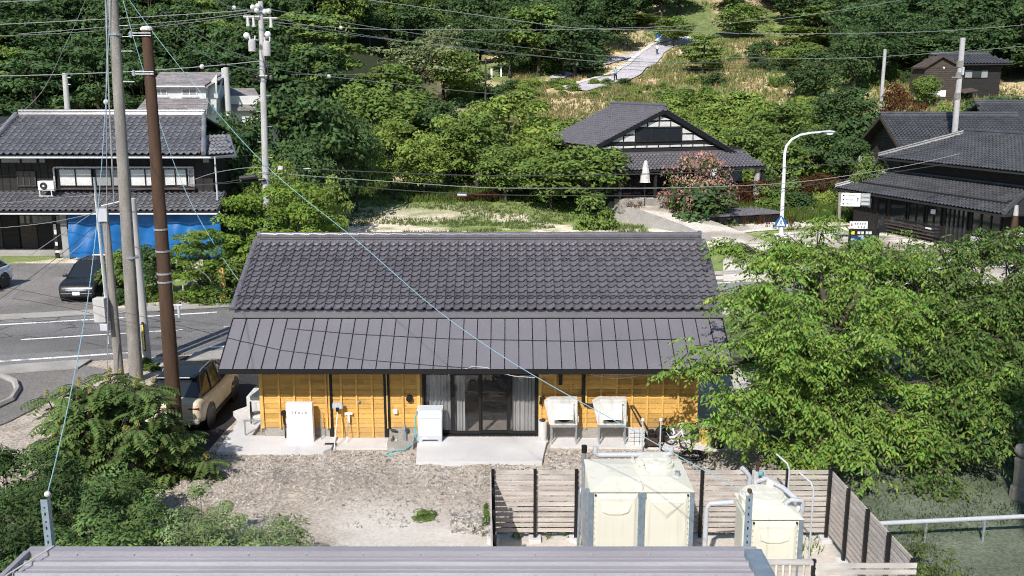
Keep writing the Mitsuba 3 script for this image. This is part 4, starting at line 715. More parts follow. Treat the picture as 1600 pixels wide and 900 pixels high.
shingles(p_, [(X(221), y0 - 2.6, Z(181, 85.5)), (X(335), y0 - 2.6, Z(181, 85.5)), (X(326), y0 - .02, Z(154)), (X(228), y0 - .02, Z(154))], 8)
for a, b_ in ((243, 262), (285, 309)): window(WH, f0, X(a), X(b_), y0 - .03, Z(150), Z(138.5), 2, 'dim_plaster', 'white', .06); part(WH, 'sill', box(X(a) - .1, X(b_) + .1, y0 - .16, y0 - .03, Z(152), Z(150.6)), M['white'])
e_ = part(WH, 'side_roof', roof_plane(f0, [(X(334), y0 + 3.4, Z(170, 91)), (X(400), y0 + 3.4, Z(170, 91)), (X(396, 9, 94), y0 + 6.5, Z(138, 94)), (X(340, 9, 94), y0 + 6.5, Z(138, 94))], .2), M['shingle'])
shingles(e_, [(X(334), y0 + 3.4, Z(170, 91)), (X(400), y0 + 3.4, Z(170, 91)), (X(396, 9, 94), y0 + 6.5, Z(138, 94)), (X(340, 9, 94), y0 + 6.5, Z(138, 94))], 8)
part(WH, 'wall_lamp_box', box(X(335), X(341), y0 - .1, y0 + .3, Z(153), Z(146)), M['grey_pipe'])
# ---- half-timbered farmhouse
FH = thing('farmhouse', 'half-timbered farmhouse with a white gridded gable and dark tiled roofs', 'house')
FO = (11.75, 76.0); fr = Fr(FO, math.radians(20)); FG = 1.2
wl, wr_, za = 5.6, 7.3, 8.2
sl_ = lambda a: za - (abs(a) / (wl if a < 0 else wr_)) ** 1.0 * ((za - 5.65) if a < 0 else (za - 4.3))
part(FH, 'wall', cat(fr.box(-wl + .2, 7.2, 0, .25, FG - 1, 5.2), fr.box(-wl + .2, -wl + .4, .25, 9, FG - 1, 5.4), fr.box(7.0, 7.2, .25, 9, FG - 1, 4.4), fr.box(-wl + .2, 7.2, 9, 9.2, FG - 1, 5.2)), M['dark_wood'])
gp_ = [(-wl + .3, 5.2), (7.0, 5.2), (7.0, sl_(7.0) - .2), (0, za - .25), (-wl + .3, sl_(-wl + .3) - .2)]
part(FH, 'gable', fr.map(prism(gp_, 'y', .02, .2)), M['dark_wood'])
zrow = [5.22, 5.72, 6.28, 6.82, 7.32, 7.8]
for i in range(5):
    for a in np.arange(-5.4, 7.0, 1.02):
        a0, a1, z0, z1 = a + .07, a + .95, zrow[i] + .07, zrow[i + 1] - .06
        if i in (1, 2) and -2.3 < a + .5 < 1.8: continue
        if i == 0: z1 -= .22
        top = [min(z1, sl_(x) - .42) for x in (a0, a1)]
        if max(top) < z0 + .12: continue
        top = [max(t, z0 + .02) for t in top]
        part(FH, 'plaster_panel', fr.map(prism([(a0, z0), (a1, z0), (a1, top[1]), (a0, top[0])], 'y', -.06, .03)), M['plaster'])
window(FH, fr, -2.3, 1.7, -.02, 5.74, 6.84, 3, 'glass_dark', 'dark_wood', .08)
rf = part(FH, 'roof', cat(roof_plane(fr, [(-wl - .5, -.3, sl_(-wl) - .25), (-wl - .5, 9.2, sl_(-wl) - .25), (0, 9.2, za), (0, -.3, za)], .2), roof_plane(fr, [(wr_ + .2, 9.2, 4.22), (wr_ + .2, -.3, 4.22), (0, -.3, za), (0, 9.2, za)], .2)), M['dark_wood'])
roof_tiles(rf, fr, [(-wl - .5, 9.2, sl_(-wl) - .2), (-wl - .5, -.3, sl_(-wl) - .2), (0, -.3, za + .05), (0, 9.2, za + .05)], .33, .33, M['kawara_plain'])
roof_tiles(rf, fr, [(wr_ + .2, -.3, 4.27), (wr_ + .2, 9.2, 4.27), (0, 9.2, za + .05), (0, -.3, za + .05)], .33, .33, M['kawara_plain'])
ridge(rf, fr, (0, -.4, za + .05), (0, 9.2, za + .05), .18, 'kawara_plain')
part(FH, 'bargeboard', cat(hexa([fr(-wl - .5, -.32, sl_(-wl) - .55), fr(0, -.32, za - .32), fr(0, -.22, za - .32), fr(-wl - .5, -.22, sl_(-wl) - .55), fr(-wl - .5, -.32, sl_(-wl) - .2), fr(0, -.32, za + .06), fr(0, -.22, za + .06), fr(-wl - .5, -.22, sl_(-wl) - .2)])), M['black'])
part(FH, 'bargeboard', hexa([fr(0, -.32, za - .32), fr(wr_ + .2, -.32, 3.95), fr(wr_ + .2, -.22, 3.95), fr(0, -.22, za - .32), fr(0, -.32, za + .06), fr(wr_ + .2, -.32, 4.28), fr(wr_ + .2, -.22, 4.28), fr(0, -.22, za + .06)]), M['black'])
q = [(-4.9, -2.3, 3.75), (8.2, -2.3, 3.75), (7.4, 0, 4.75), (-4.9, 0, 4.75)]
pr__ = part(FH, 'pent_roof', roof_plane(fr, [(a, b, z - .03) for a, b, z in q]), M['dark_wood']); roof_tiles(pr__, fr, q, .33, .36, M['kawara_plain'])
part(pr__, 'pent_ridge', fr.box(-4.9, 7.6, -.12, .0, 4.75, 4.95), M['kawara_plain'])
for a in (-4.5, -1.5, 1.5, 4.5, 8.1): part(FH, 'post', fr.box(a - .09, a + .09, -2.0, -1.82, FG - .5, 3.7), M['dark_wood'])
part(FH, 'plaster_panel', fr.box(5.6, 7.4, -.1, -.02, 2.4, 3.7), M['dim_plaster']); part(FH, 'gate_post', fr.box(7.55, 7.85, -1.9, -1.6, 1, 3.65), M['pole_pale'])
window(FH, fr, -4.2, -1.7, -.02, 1.5, 3.4, 3, 'glass_dark', 'dark_wood'); window(FH, fr, -1.2, 1.3, -.02, 1.5, 3.4, 3, 'glass_dark', 'dark_wood')
part(FH, 'veranda_step', fr.box(-4.6, 1.5, -2.2, -1.2, FG - .6, FG + .35), M['old_concrete'])
sheet('terrace', [gp(940, 299, 1.2), gp(965, 287, 1.2), gp(1015, 285, 1.2), gp(1010, 297, 1.2)], 1.32, M['pad'], 'pale paved terrace before the farmhouse porch', .8)
for px, py0, py1, Y, lab in ((1008, 250, 285, 73, 'closed white parasol on the terrace before the farmhouse'), (1115, 246, 262, 74.6, 'closed white parasol behind the pink bush by the farmhouse')):
    p, q_ = at(px, py1, Y), at(px, py0, Y); g = float(gz(p[0], p[1]))
    k = thing('parasol', lab, 'parasol', 'closed white parasols by the farmhouse'); h = q_[2] - p[2] if py1 == 285 else 2.0
    part(k, 'canopy', lathe([(.42, q_[2] - h), (.40, q_[2] - h + .05), (.30, q_[2] - h * .5), (.12, q_[2] - .1), (.05, q_[2])], 9, (p[0], p[1], 0)), M['offwhite']); part(k, 'pole', cyl((p[0], p[1], g - .1), (p[0], p[1], q_[2] + .05), .03, n=8), M['dark'])
# ---- long black house on the right
RH = thing('long_black_house', 'long low black wooden house with stepped tiled roofs, at right', 'house')
O = np.array([29.3, 56.6]); dirn = math.atan2(.945, -.327)
class FrR(Fr):
    def __init__(s): s.O = O; s.u = np.array([-.327, .945]); s.w = np.array([.945, .327])
fr = FrR()
part(RH, 'wall', cat(fr.box(0, 13.6, 0, .2, -.2, 3.3), fr.box(-3, 12.0, 2.4, 2.6, 0, 5.2), fr.box(13.4, 13.6, .2, 9, 0, 3.6), fr.box(11.8, 12, 2.6, 9, 3, 5.2), fr.box(-3, 13.4, 9, 9.2, 0, 5.2), fr.box(0, .2, .2, 2.4, 0, 3.4)), M['dark_wood'])
for a in np.arange(.2, 13.4, .455): part(RH, 'batten', fr.box(a, a + .05, -.04, 0, .1, 2.9), M['dark_wood'])
q = [(14.6, -1.0, 2.72), (-.8, -1.0, 2.72), (.6, 2.4, 3.98), (12.6, 2.4, 3.98)]
a_ = part(RH, 'lower_roof', cat(roof_plane(fr, [(a, b, z - .03) for a, b, z in q][::1]), roof_plane(fr, [(14.6, 5, 2.7), (14.6, -1, 2.7), (12.6, 2.4, 3.96), (12.6, 5, 3.96)]), roof_plane(fr, [(-.8, -1, 2.69), (-.8, 4, 2.69), (.6, 4, 3.95), (.6, 2.4, 3.95)])), M['dark'])
roof_tiles(a_, fr, q, .30, .31, M['kawara_dark']); ridge(a_, fr, (14.6, -1.0, 2.75), (12.6, 2.4, 3.98), .12, 'kawara_dark'); ridge(a_, fr, (-.8, -1, 2.75), (.6, 2.4, 3.98), .12, 'kawara_dark')
part(a_, 'top_course', fr.box(.6, 12.6, 2.2, 2.39, 3.95, 4.12), M['kawara_dark'])
q = [(13.0, 1.3, 5.0), (-6, 1.3, 5.0), (-6, 5.6, 6.75), (9.6, 5.6, 6.75)]
b__ = part(RH, 'upper_roof', cat(roof_plane(fr, [(a, b, z - .03) for a, b, z in q]), roof_plane(fr, [(13.0, 9.8, 5.0), (13.0, 1.3, 4.97), (9.6, 5.6, 6.72), (9.6, 5.7, 6.72)]), roof_plane(fr, [(-6, 9.8, 5.0), (13, 9.8, 5.0), (9.6, 5.6, 6.70), (-6, 5.6, 6.70)])), M['dark'])
roof_tiles(b__, fr, q, .30, .31, M['kawara_dark']); ridge(b__, fr, (9.6, 5.6, 6.75), (-6, 5.6, 6.75), .17, 'kawara_dark'); ridge(b__, fr, (13, 1.3, 5.05), (9.6, 5.6, 6.75), .13, 'kawara_dark')
roof_tiles(b__, fr, [(13.0, 9.8, 5.02), (13.0, 1.3, 5.02), (9.6, 5.55, 6.75), (9.6, 5.65, 6.75)], .30, .31, M['kawara_dark'])
for a0, a1, z0, z1, n, pn in ((11.6, 12.8, 1.5, 2.3, 2, 'dim_plaster'), (10.2, 11.0, .2, 2.4, 1, 'glass_dark'), (8.2, 9.8, .7, 2.5, 1, 'glass_dark'), (6.5, 8.0, .7, 2.5, 2, 'glass_dark'), (5.0, 6.3, .4, 2.5, 2, 'glass_dark'), (2.8, 4.7, .1, 2.5, 5, 'glass_dark'), (.2, 2.5, 1.0, 2.5, 3, 'glass_dark')):
    window(RH, fr, a0, a1, -.03, z0, z1, n, pn, 'dark_wood', .09)
for i in range(4): part(RH, 'lattice_rail', fr.box(5.1, 9.7, -.5, -.46, .3 + i * .22, .38 + i * .22), M['brown_wood'])
part(RH, 'plaster_base', fr.box(-.05, 2.4, -.09, -.04, .0, .95), M['plaster']); part(RH, 'notice', fr.box(5.5, 5.9, -.13, -.1, 1.9, 2.2), M['white']); part(RH, 'notice', fr.box(5.3, 5.8, -.54, -.51, .95, 1.05), M['white'])
ga = part(RH, 'gable_porch', cat(tube([fr(13.4, 2.2, 4.55), fr(12.9, 1.2, 4.95)], .09, 6), tube([fr(12.9, 1.2, 4.95), fr(12.3, .3, 4.5)], .09, 6)), M['kawara_dark'])
k = thing('white_banner', 'white banner with dark strokes at the near end of the long black house', 'banner'); w0 = fr(-.4, -.2, 0); w1 = fr(-3.8, -.2, 0)
part(k, 'sheet', fr.box(-3.4, -.4, -.22, -.18, .6, 1.7), M['white']); part(k, 'stroke', cat(fr.box(-1.6, -1.45, -.235, -.221, .75, 1.6), fr.box(-2.0, -.9, -.234, -.222, 1.1, 1.18), fr.box(-1.9, -1.2, -.233, -.223, 1.4, 1.46)), M['dark']); part(k, 'pole', cat(fr.box(-.42, -.36, -.26, -.16, 0, 1.75), fr.box(-3.44, -3.38, -.26, -.16, 0, 1.75)), M['dark'])
# ---- gabled house behind it and the roof at the edge
GH = thing('gabled_house', 'brown boarded house with a gable and dark tiled roof behind the long black house', 'house')
gx0, gx1, gy, gzr = 31.0, 42.5, 82, 7.45
part(GH, 'wall', cat(box(gx0 + .9, gx1, gy - 4, gy + 4, .5, 5.2)), M['brown_wood']); 
part(GH, 'gable', prism([(gy - 4, 5.2), (gy + 4, 5.2), (gy, 7.2)], 'x', gx0 + .92, gx0 + 1.1), M['brown_wood'])
for z in np.arange(2.5, 7.0, .26): 
    hw = 4 if z < 5.2 else max(.2, 4 * (7.2 - z) / 2.0); part(GH, 'board', box(gx0 + .84, gx0 + .9, gy - hw, gy + hw, z, z + .23), M['brown_wood'])
rr = part(GH, 'roof', cat(roof_plane(f0, [(gx0, gy - 4.9, 4.95), (gx1, gy - 4.9, 4.95), (gx1, gy, gzr), (gx0, gy, gzr)]), roof_plane(f0, [(gx0, gy + 4.9, 4.95), (gx0, gy, gzr), (gx1, gy, gzr), (gx1, gy + 4.9, 4.95)][::-1])), M['dark'])
roof_tiles(rr, f0, [(gx0, gy - 4.9, 5.0), (gx1, gy - 4.9, 5.0), (gx1, gy, gzr + .04), (gx0, gy, gzr + .04)], .32, .34, M['kawara_dark']); ridge(rr, f0, (gx0, gy, gzr + .05), (gx1, gy, gzr + .05), .16, 'kawara_dark')
part(GH, 'bargeboard', cat(hexa([[gx0 - .05, gy - 4.95, 4.7], [gx0 + .05, gy - 4.95, 4.7], [gx0 + .05, gy, gzr - .2], [gx0 - .05, gy, gzr - .2], [gx0 - .05, gy - 4.95, 5.0], [gx0 + .05, gy - 4.95, 5.0], [gx0 + .05, gy, gzr + .08], [gx0 - .05, gy, gzr + .08]]), hexa([[gx0 - .05, gy + 4.95, 4.7], [gx0 - .05, gy, gzr - .2], [gx0 + .05, gy, gzr - .2], [gx0 + .05, gy + 4.95, 4.7], [gx0 - .05, gy + 4.95, 5.0], [gx0 - .05, gy, gzr + .08], [gx0 + .05, gy, gzr + .08], [gx0 + .05, gy + 4.95, 5.0]])), M['brown_wood'])
EH = thing('tiled_house', 'dark tiled roof of a house at the right edge behind the gabled house', 'house')
part(EH, 'wall', box(42.5, 56, 86.5, 94, .5, 6.4), M['dark_wood']); q = [(41.5, 85.8, 6.3), (58, 85.8, 6.3), (58, 90, 8.3), (42.8, 90, 8.3)]
rr = part(EH, 'roof', cat(roof_plane(f0, [(a, b, z - .03) for a, b, z in q]), roof_plane(f0, [(42.8, 90, 8.27), (58, 90, 8.27), (58, 95, 6.3), (41.5, 95, 6.3)])), M['dark']); roof_tiles(rr, f0, q, .33, .36, M['kawara_dark']); ridge(rr, f0, (42.6, 90, 8.35), (58, 90, 8.35), .16, 'kawara_dark')
part(EH, 'gutter', tube([[41.5, 85.7, 6.15], [58, 85.7, 6.15]], .06, 6), M['rust'])
# ---- barn on the slope
BN = thing('barn', 'weathered brown board barn on the slope at upper right', 'barn')
bp = on_hill(1468, 160); bY = bp[1]; bs = F / (bY * .978 + (CZ - bp[2]) * .2085); bz = lambda py: at(800, py, bY)[2]; bx_ = lambda px: (px - 800) / bs
g0 = bp[2] - 1.5
part(BN, 'gable_wall', prism([(bx_(1441), g0), (bx_(1492), g0), (bx_(1492), bz(101)), (bx_(1465), bz(90)), (bx_(1441), bz(104))], 'y', bY, bY + 4), M['brown_wood'])
for py in np.arange(104, 164, 3.2):
    part(BN, 'board', box(bx_(1441.5), bx_(1491.5), bY - .06, bY, bz(py + 2.7), bz(py)), M['brown_wood'])
part(BN, 'wing_wall', box(bx_(1492.5), bx_(1567), bY + 1.2, bY + 6, g0, bz(99)), M['dark_wood'])
part(BN, 'white_board', box(bx_(1450), bx_(1476), bY - .10, bY - .07, bz(151), bz(141)), M['white'], label='white board nailed to the gable wall'); part(BN, 'white_square', box(bx_(1468), bx_(1471), bY - .1, bY - .07, bz(107), bz(104.5)), M['white'])
window(BN, f0, bx_(1510), bx_(1547), bY + 1.17, bz(122), bz(109), 3, 'dim_plaster', 'dark_wood')
window(BN, f0, bx_(1522), bx_(1536), bY + 1.12, bz(121.5), bz(110), 1, 'glass_dark', 'dark_wood')
rr = part(BN, 'roof', cat(hexa([[bx_(1465), bY - .4, bz(88) - .1], [bx_(1490), bY - .4, bz(101) - .1], [bx_(1490), bY + 3, bz(101) - .1], [bx_(1465), bY + 3, bz(88) - .1], [bx_(1465), bY - .4, bz(88) + .08], [bx_(1490), bY - .4, bz(101) + .08], [bx_(1490), bY + 3, bz(101) + .08], [bx_(1465), bY + 3, bz(88) + .08]]),
     hexa([[bx_(1438), bY - .4, bz(106) - .1], [bx_(1465), bY - .4, bz(88) - .1], [bx_(1465), bY + 3, bz(88) - .1], [bx_(1438), bY + 3, bz(106) - .1], [bx_(1438), bY - .4, bz(106) + .08], [bx_(1465), bY - .4, bz(88) + .08], [bx_(1465), bY + 3, bz(88) + .08], [bx_(1438), bY + 3, bz(106) + .08]])), M['brown_wood'])
q = [(bx_(1488), bY + .3, bz(100)), (bx_(1580), bY + .3, bz(99)), (bx_(1557), bY + 3.2, bz(84)), (bx_(1466), bY + 3.2, bz(84))]
part(rr, 'wing_roof', roof_plane(f0, [(a, b, z - .04) for a, b, z in q]), M['dark']); roof_tiles(rr, f0, q, .38, .40, M['kawara_dark']); ridge(rr, f0, q[3], q[2], .14, 'kawara_dark')
part(BN, 'lean_to', cat(hexa([[bx_(1500), bY - .8, bz(146)], [bx_(1522), bY - .8, bz(142)], [bx_(1522), bY + 1.2, bz(138)], [bx_(1500), bY + 1.2, bz(142)], [bx_(1500), bY - .8, bz(145)], [bx_(1522), bY - .8, bz(141)], [bx_(1522), bY + 1.2, bz(137)], [bx_(1500), bY + 1.2, bz(141)]])), M['brown_wood'])
# ---- low flat-topped storage by the path
k = thing('flat_shed', 'long low dark grey flat-topped shed beside the cracked concrete pads', 'shed')
p = [gp(1040, 328, .75), gp(1078, 340, .75), gp(1225, 332, .75), gp(1180, 323, .75)]
part(k, 'top', hexa([[q[0], q[1], .68] for q in p] + [[q[0], q[1], .78] for q in p]), M['roof_metal']); c_ = np.mean(p, 0)
part(k, 'side', hexa([[*(c_[:2] + (q[:2] - c_[:2]) * .95), 0] for q in p] + [[*(c_[:2] + (q[:2] - c_[:2]) * .95), .675] for q in p]), M['black'])
# ---------------------------------------------------------------- poles
def pole(name, label, base, top, r0, r1, m, cat_='utility pole', n=14):
    k = thing(name, label, cat_); b, t = np.array(base, float), np.array(top, float)
    part(k, 'shaft', tube([b - [0, 0, .4], b * .5 + t * .5, t], [r0, (r0 + r1) / 2, r1], n), m, smooth=40); return k
def band(k, c, r, h=.06, m='galv'): part(k, 'band', lathe([(r, -h / 2), (r + .012, -h / 2), (r + .012, h / 2), (r, h / 2)], 14, c), M[m])
# thick concrete pole
b1, t1 = gp(213, 594), None
t1 = np.array([at(176, -8, b1[1])[0], b1[1], at(176, -8, b1[1])[2] + .3])
K1 = pole('utility_pole', 'thick weathered concrete pole left of the rusty pole, cut off by the top edge', b1, t1, .235, .155, M['pole_concrete'])
for px, py in ((183, 40), (188, 57), (191, 80), (194, 128)):
    p = at(px, py, b1[1]); part(K1, 'step_bolt', cyl(p - [.12, .0, 0], p + [.34, 0, .0], .015, n=6), M['galv'])
p = at(176, 54, b1[1]); band(K1, p + [.1, 0, 0], .19); p = at(203, 402, b1[1]); band(K1, p + [.06, 0, 0], .225)
part(K1, 'side_cable', tube([b1 + [-.23, -.05, 6.2], at(171, 170, b1[1]), t1 + [-.2, -.05, 0]], .025, 6), M['cable_pale'])
# rusty pole
b2 = gp(276, 692); t2_ = at(229, 47, b2[1]); t2_[0] += 0
K2 = pole('utility_pole', 'tall rust brown pole with a pale cap standing behind the beige car', b2, t2_, .225, .135, M['rust'])
part(K2, 'cap', lathe([(.13, -.02), (.165, 0), (.16, .05), (.10, .10), (0, .11)], 14, t2_), M['offwhite'])
lerp = lambda z: b2 + (t2_ - b2) * (z / t2_[2])
for py in (358, 392, 427, 440):
    z = at(255, py, b2[1])[2]; band(K2, lerp(z), .225 - .09 * z / t2_[2] + .005, .05, 'galv')
for py in (56, 116):
    z = at(230, py, b2[1])[2]; c = lerp(z); part(K2, 'bracket', cat(*[cyl(c + [-.42, dy, dz], c + [.16, dy, dz], .016, n=6) for dy, dz in ((-.15, 0), (-.15, .06))], cyl(c + [-.36, -.16, -.05], c + [-.36, -.16, .11], .04, n=8)), M['galv'])
for py in (502, 527):
    z = at(262, py, b2[1])[2]; c = lerp(z); part(K2, 'step_bolt', cyl(c + [-.36, 0, 0], c + [.36, 0, 0], .014, n=6), M['rust'])
part(K2, 'bracket', cat(cyl(lerp(4.1) + [.2, 0, 0], lerp(4.1) + [.45, 0, 0], .03, n=8), cyl(lerp(3.75) + [.33, 0, 0], lerp(4.1) + [.33, 0, 0], .04, n=8)), M['grey_pipe'])
# pole just behind, slim pole with the box
b3 = gp(229, 566); t3 = at(205, 310, b3[1]); K3 = pole('utility_pole', 'paler concrete pole half hidden right behind the thick concrete pole', b3, t3, .20, .15, M['pole_pale'])
for py in (330, 345): p = at(206, py, b3[1]); band(K3, p, .165)
part(K3, 'marker', box(b3[0] + .02, b3[0] + .10, b3[1] - .24, b3[1] - .21, .5, 1.6), M['black']); part(K3, 'marker_stripe', box(b3[0] + .03, b3[0] + .075, b3[1] - .245, b3[1] - .241, .55, 1.5), {'type': 'diffuse', 'reflectance': rgb(.75, .6, .05)})
b4 = gp(187, 590); t4 = at(150, 276, b4[1]); K4 = pole('utility_pole', 'slim leaning grey pole with a meter box on its side', b4, at(163, 322, b4[1]), .165, .12, M['pole_concrete'])
part(K4, 'iron_pole', tube([at(176, 500, b4[1]) - [.05, .16, 0], t4 - [0, .16, 0]], .04, 8), M['galv']); part(K4, 'conduit', tube([at(173, 535, b4[1]) - [0, .18, 0], at(167, 460, b4[1]) - [0, .18, 0], at(152, 300, b4[1]) - [0, .2, 0]], .025, 6), M['offwhite'])
p = at(158, 505, b4[1] - .35); bx0 = at(151, 503, b4[1] - .35)[0]; bx1 = at(169, 503, b4[1] - .35)[0]; zt1, zb1 = at(160, 465, b4[1] - .35)[2], at(160, 502, b4[1] - .35)[2]
part(K4, 'meter_box', rbox(bx0, bx1, b4[1] - .55, b4[1] - .2, zb1, zt1, .02), M['pole_pale']); part(K4, 'meter', rbox(bx0 + .15, bx1 + .03, b4[1] - .5, b4[1] - .25, zb1 - .32, zb1 - .05, .03), M['grey_pipe'])
part(K4, 'bracket', box(at(160, 340, b4[1])[0] - .12, at(170, 340, b4[1])[0] + .02, b4[1] - .2, b4[1] - .1, at(160, 345, b4[1])[2], at(160, 325, b4[1])[2]), M['grey_pipe'])
part(K4, 'arm', tube([at(158, 322, b4[1]), at(188, 315, b4[1])], .03, 6), M['galv'])
# big utility pole with transformers
Y5 = 50.0; b5 = np.array([at(418, 400, Y5)[0], Y5, 0]); t5 = at(407, 2, Y5)
K5 = pole('utility_pole', 'tall pale utility pole with crossarms and transformers behind the tiled roof', b5, t5, .20, .125, M['pole_pale'])
W5 = lambda px, py, dy=0: at(px, py, Y5) + [0, dy, 0]
part(K5, 'crossarm', cat(tube([W5(382, 27, -.2), W5(407, 27, -.2)], .07, 4), tube([W5(413, 29, -.2), W5(435, 29, -.2)], .06, 4)), M['pole_pale'])
part(K5, 'crossarm', cat(tube([W5(389, 18, -.2), W5(424, 19, -.2)], .05, 4), tube([W5(400, 16, -.3), W5(400, 16, .5)], .05, 4)), M['galv'])
for px, py in ((389, 35), (398, 36), (425, 37)):
    c = W5(px, py, -.2); part(K5, 'fuse', lathe([(.03, .3), (.07, .25), (.07, -.1), (.10, -.12), (.09, -.2), (0, -.2)], 10, c), M['offwhite'])
for px, py in ((397, 12), (405, 10), (403, 17), (416, 19), (422, 18)): part(K5, 'insulator', sphere(W5(px, py, -.25), .14, 1), M['offwhite'])
for a0, a1, y0, y1 in ((391, 402, 63, 81), (414, 425, 65, 88)):
    c0, c1 = W5((a0 + a1) / 2, y1, -.25), W5((a0 + a1) / 2, y0, -.25); rr = (a1 - a0) / 2 / F * 51
    tc = part(K5, 'transformer', lathe([(0, 0), (rr, .02), (rr, c1[2] - c0[2] - .1), (rr * .8, c1[2] - c0[2]), (0, c1[2] - c0[2] + .04)], 16, c0), M['pole_pale'], smooth=40)
    part(tc, 'bushing', cat(*[cyl(c1 + [dx, 0, 0], c1 + [dx * 1.2, 0, .22], .04, n=8) for dx in (-.12, .12)]), M['offwhite'])
part(K5, 'bracket', cat(tube([W5(386, 60), W5(404, 63)], .05, 4), tube([W5(414, 60), W5(426, 60)], .05, 4), tube([W5(384, 56), W5(392, 64)], .03, 4)), M['galv'])
for px, py in ((387, 56), (420, 54)): part(K5, 'insulator', sphere(W5(px, py, -.2), .16, 2), M['white'])
part(K5, 'crossarm', tube([W5(402, 119, -.2), W5(426, 119, -.2)], .06, 4), M['pole_pale'])
for px, py in ((402, 121), (425, 120)): part(K5, 'cable_coil', ring(W5(px, py, -.25), .14, .05, 'y', 14), M['black'])
part(K5, 'conduit', cat(tube([W5(416, 95, -.2), W5(417, 118, -.2)], .03, 5), tube([W5(419, 95, -.2), W5(420, 118, -.2)], .03, 5)), M['cable'])
for py in range(30, 330, 24): p = W5(407 + (py / 345) * 11, py); part(K5, 'step_bolt', cyl(p - [(.38 if (py // 24) % 2 else 0), 0, 0], p + [(0 if (py // 24) % 2 else .38), 0, 0], .018, n=5), M['galv'])
for py in (14, 46, 103, 126, 258, 270, 280): p = W5(407.3 + py / 345 * 11, py); band(K5, p, .13 + py / 345 * .07, .1, 'galv')
part(K5, 'cable_joint', tube([W5(378, 282, -.3), W5(416, 280, -.3)], .09, 8), M['black']); part(K5, 'cable_joint', tube([W5(379, 277, -.5), W5(404, 274, -.5)], .12, 8), M['dark'])
part(K5, 'splice_box', box(*sorted((W5(437, 260)[0], W5(444, 260)[0])), Y5 - .4, Y5 - .2, W5(440, 264)[2], W5(440, 259)[2]), M['offwhite'])
# smaller far poles
def far_pole(px0, py0, px1, py1, Y, r, label, m='pole_pale'):
    t = at(px0, py0, Y); b = at(px1, py1, Y); b[2] = min(b[2], float(gz(b[0], Y))); return pole('utility_pole', label, b, t, r * 1.25, r, M[m], n=10)
k = far_pole(101, 114, 103, 172, 84, .22, 'short pale pole wrapped in vines in front of the dark wood at left')
for py in (121, 132): p = at(104, py, 84); part(k, 'bracket', cyl(p, p + [.35, 0, 0], .05, n=6), M['galv'])
k = far_pole(353, 105, 357, 170, 84, .22, 'pale pole beside the white house with the shingle roof'); p = at(348, 112, 84); part(k, 'side_box', box(p[0] - .1, p[0] + .1, 83.9, 84.1, p[2] - .5, p[2] + .3), M['grey_pipe'])
k = far_pole(1504.5, 59, 1492, 212, 77.5, .2, 'patchy grey pole standing between the tiled roofs at right', 'pole_pale'); 
for py in (100, 118, 150): p = at(1503 - (py - 59) * .08, py, 77.5); band(k, p, .23, .5, 'pole_concrete')
p = at(1496, 121, 77.3); part(k, 'crossarm', tube([p - [.45, 0, 0], p + [.3, 0, 0]], .05, 5), M['galv']); part(k, 'side_box', box(*[p[0] + .25, p[0] + .4], 77.1, 77.4, p[2] + .2, p[2] + .8), M['grey_pipe'])
far_pole(1383, 77, 1377, 158, 100, .16, 'thin leaning white pole beside the brown bush'); far_pole(759, 90, 758, 146, 112, .1, 'thin wooden pole on the dry slope above the trees', 'bark')
# ---------------------------------------------------------------- wires
def wire(pts, Y0, Y1, label, r=.02, m='cable_pale', n=40, balls=()):
    P = np.array(pts, float); x = np.linspace(0, 1, n); s = np.r_[0, np.cumsum(np.linalg.norm(np.diff(P, axis=0), axis=1))]; s /= s[-1]
    from scipy.interpolate import PchipInterpolator as PI
    fx_, fy_ = (PI(s, P[:, i]) if len(P) > 2 else (lambda t, i=i: P[0, i] + (P[1, i] - P[0, i]) * t) for i in (0, 1))
    Q = np.array([at(fx_(t), fy_(t), 1 / ((1 - t) / Y0 + t / Y1)) for t in x])
    k = thing('cable', label, 'cable'); part(k, 'wire', tube(Q, r * .8, 5), M[m])
    for t in balls: part(k, 'insulator', sphere(at(fx_(t), fy_(t), 1 / ((1 - t) / Y0 + t / Y1)), r * 4.5, 1), M['offwhite'])
    return k
wire([(1168, 772), (980, 668), (800, 566), (690, 490), (560, 378), (415, 258), (300, 128), (195, -10)], 14.1, 32, 'long pale blue cable crossing the whole house roof down to the right steel post', .009, 'cable_blue', 60, (.0,))
wire([(74, 772), (122, 556), (141, 440), (153, 330), (165, 160), (172, -8)], 14.2, 32, 'bright turquoise cable rising from the left steel post', .011, 'cable_blue', 50, (.0,))
wire([(168, 590), (167, 300), (166, 160), (168, -8)], 32, 32, 'pale cable hanging down beside the thick concrete pole', .02, 'cable_pale', 30, (.72,))
wire([(190, -8), (224, 110), (270, 250), (300, 320), (340, 390), (372, 437)], 31, 28.4, 'pale blue cable dropping to the left corner of the tiled roof', .011, 'cable_blue')
wire([(-20, 39), (180, 29), (390, 16)], 50, 50, 'upper pale power line left of the tall utility pole', .022)
wire([(30, 53), (180, 41), (300, 31), (390, 19)], 50, 50, 'power line just below the upper one, left of the tall utility pole', .016)
wire([(-20, 56), (200, 45), (392, 22)], 51, 50, 'lowest of the three power lines at upper left', .012)
wire([(-20, 4), (90, -1)], 50, 50, 'short length of power line in the upper left corner', .02)
wire([(-20, 119), (180, 113), (330, 103), (410, 95)], 49, 50, 'pale cable crossing above the black house to the tall pole', .028, 'cable_pale', 40, (.78,))
wire([(-20, 205), (60, 150), (100, 75), (136, -6)], 46, 40, 'thin steep wire at the upper left corner', .014)
wire([(250, 15), (320, 60), (360, 80), (412, 96)], 36, 50, 'wire sagging to the tall pole from the upper left', .022)
wire([(250, 34), (300, 72), (350, 100), (412, 109)], 36, 50, 'lower of the wires sagging to the tall pole', .02)
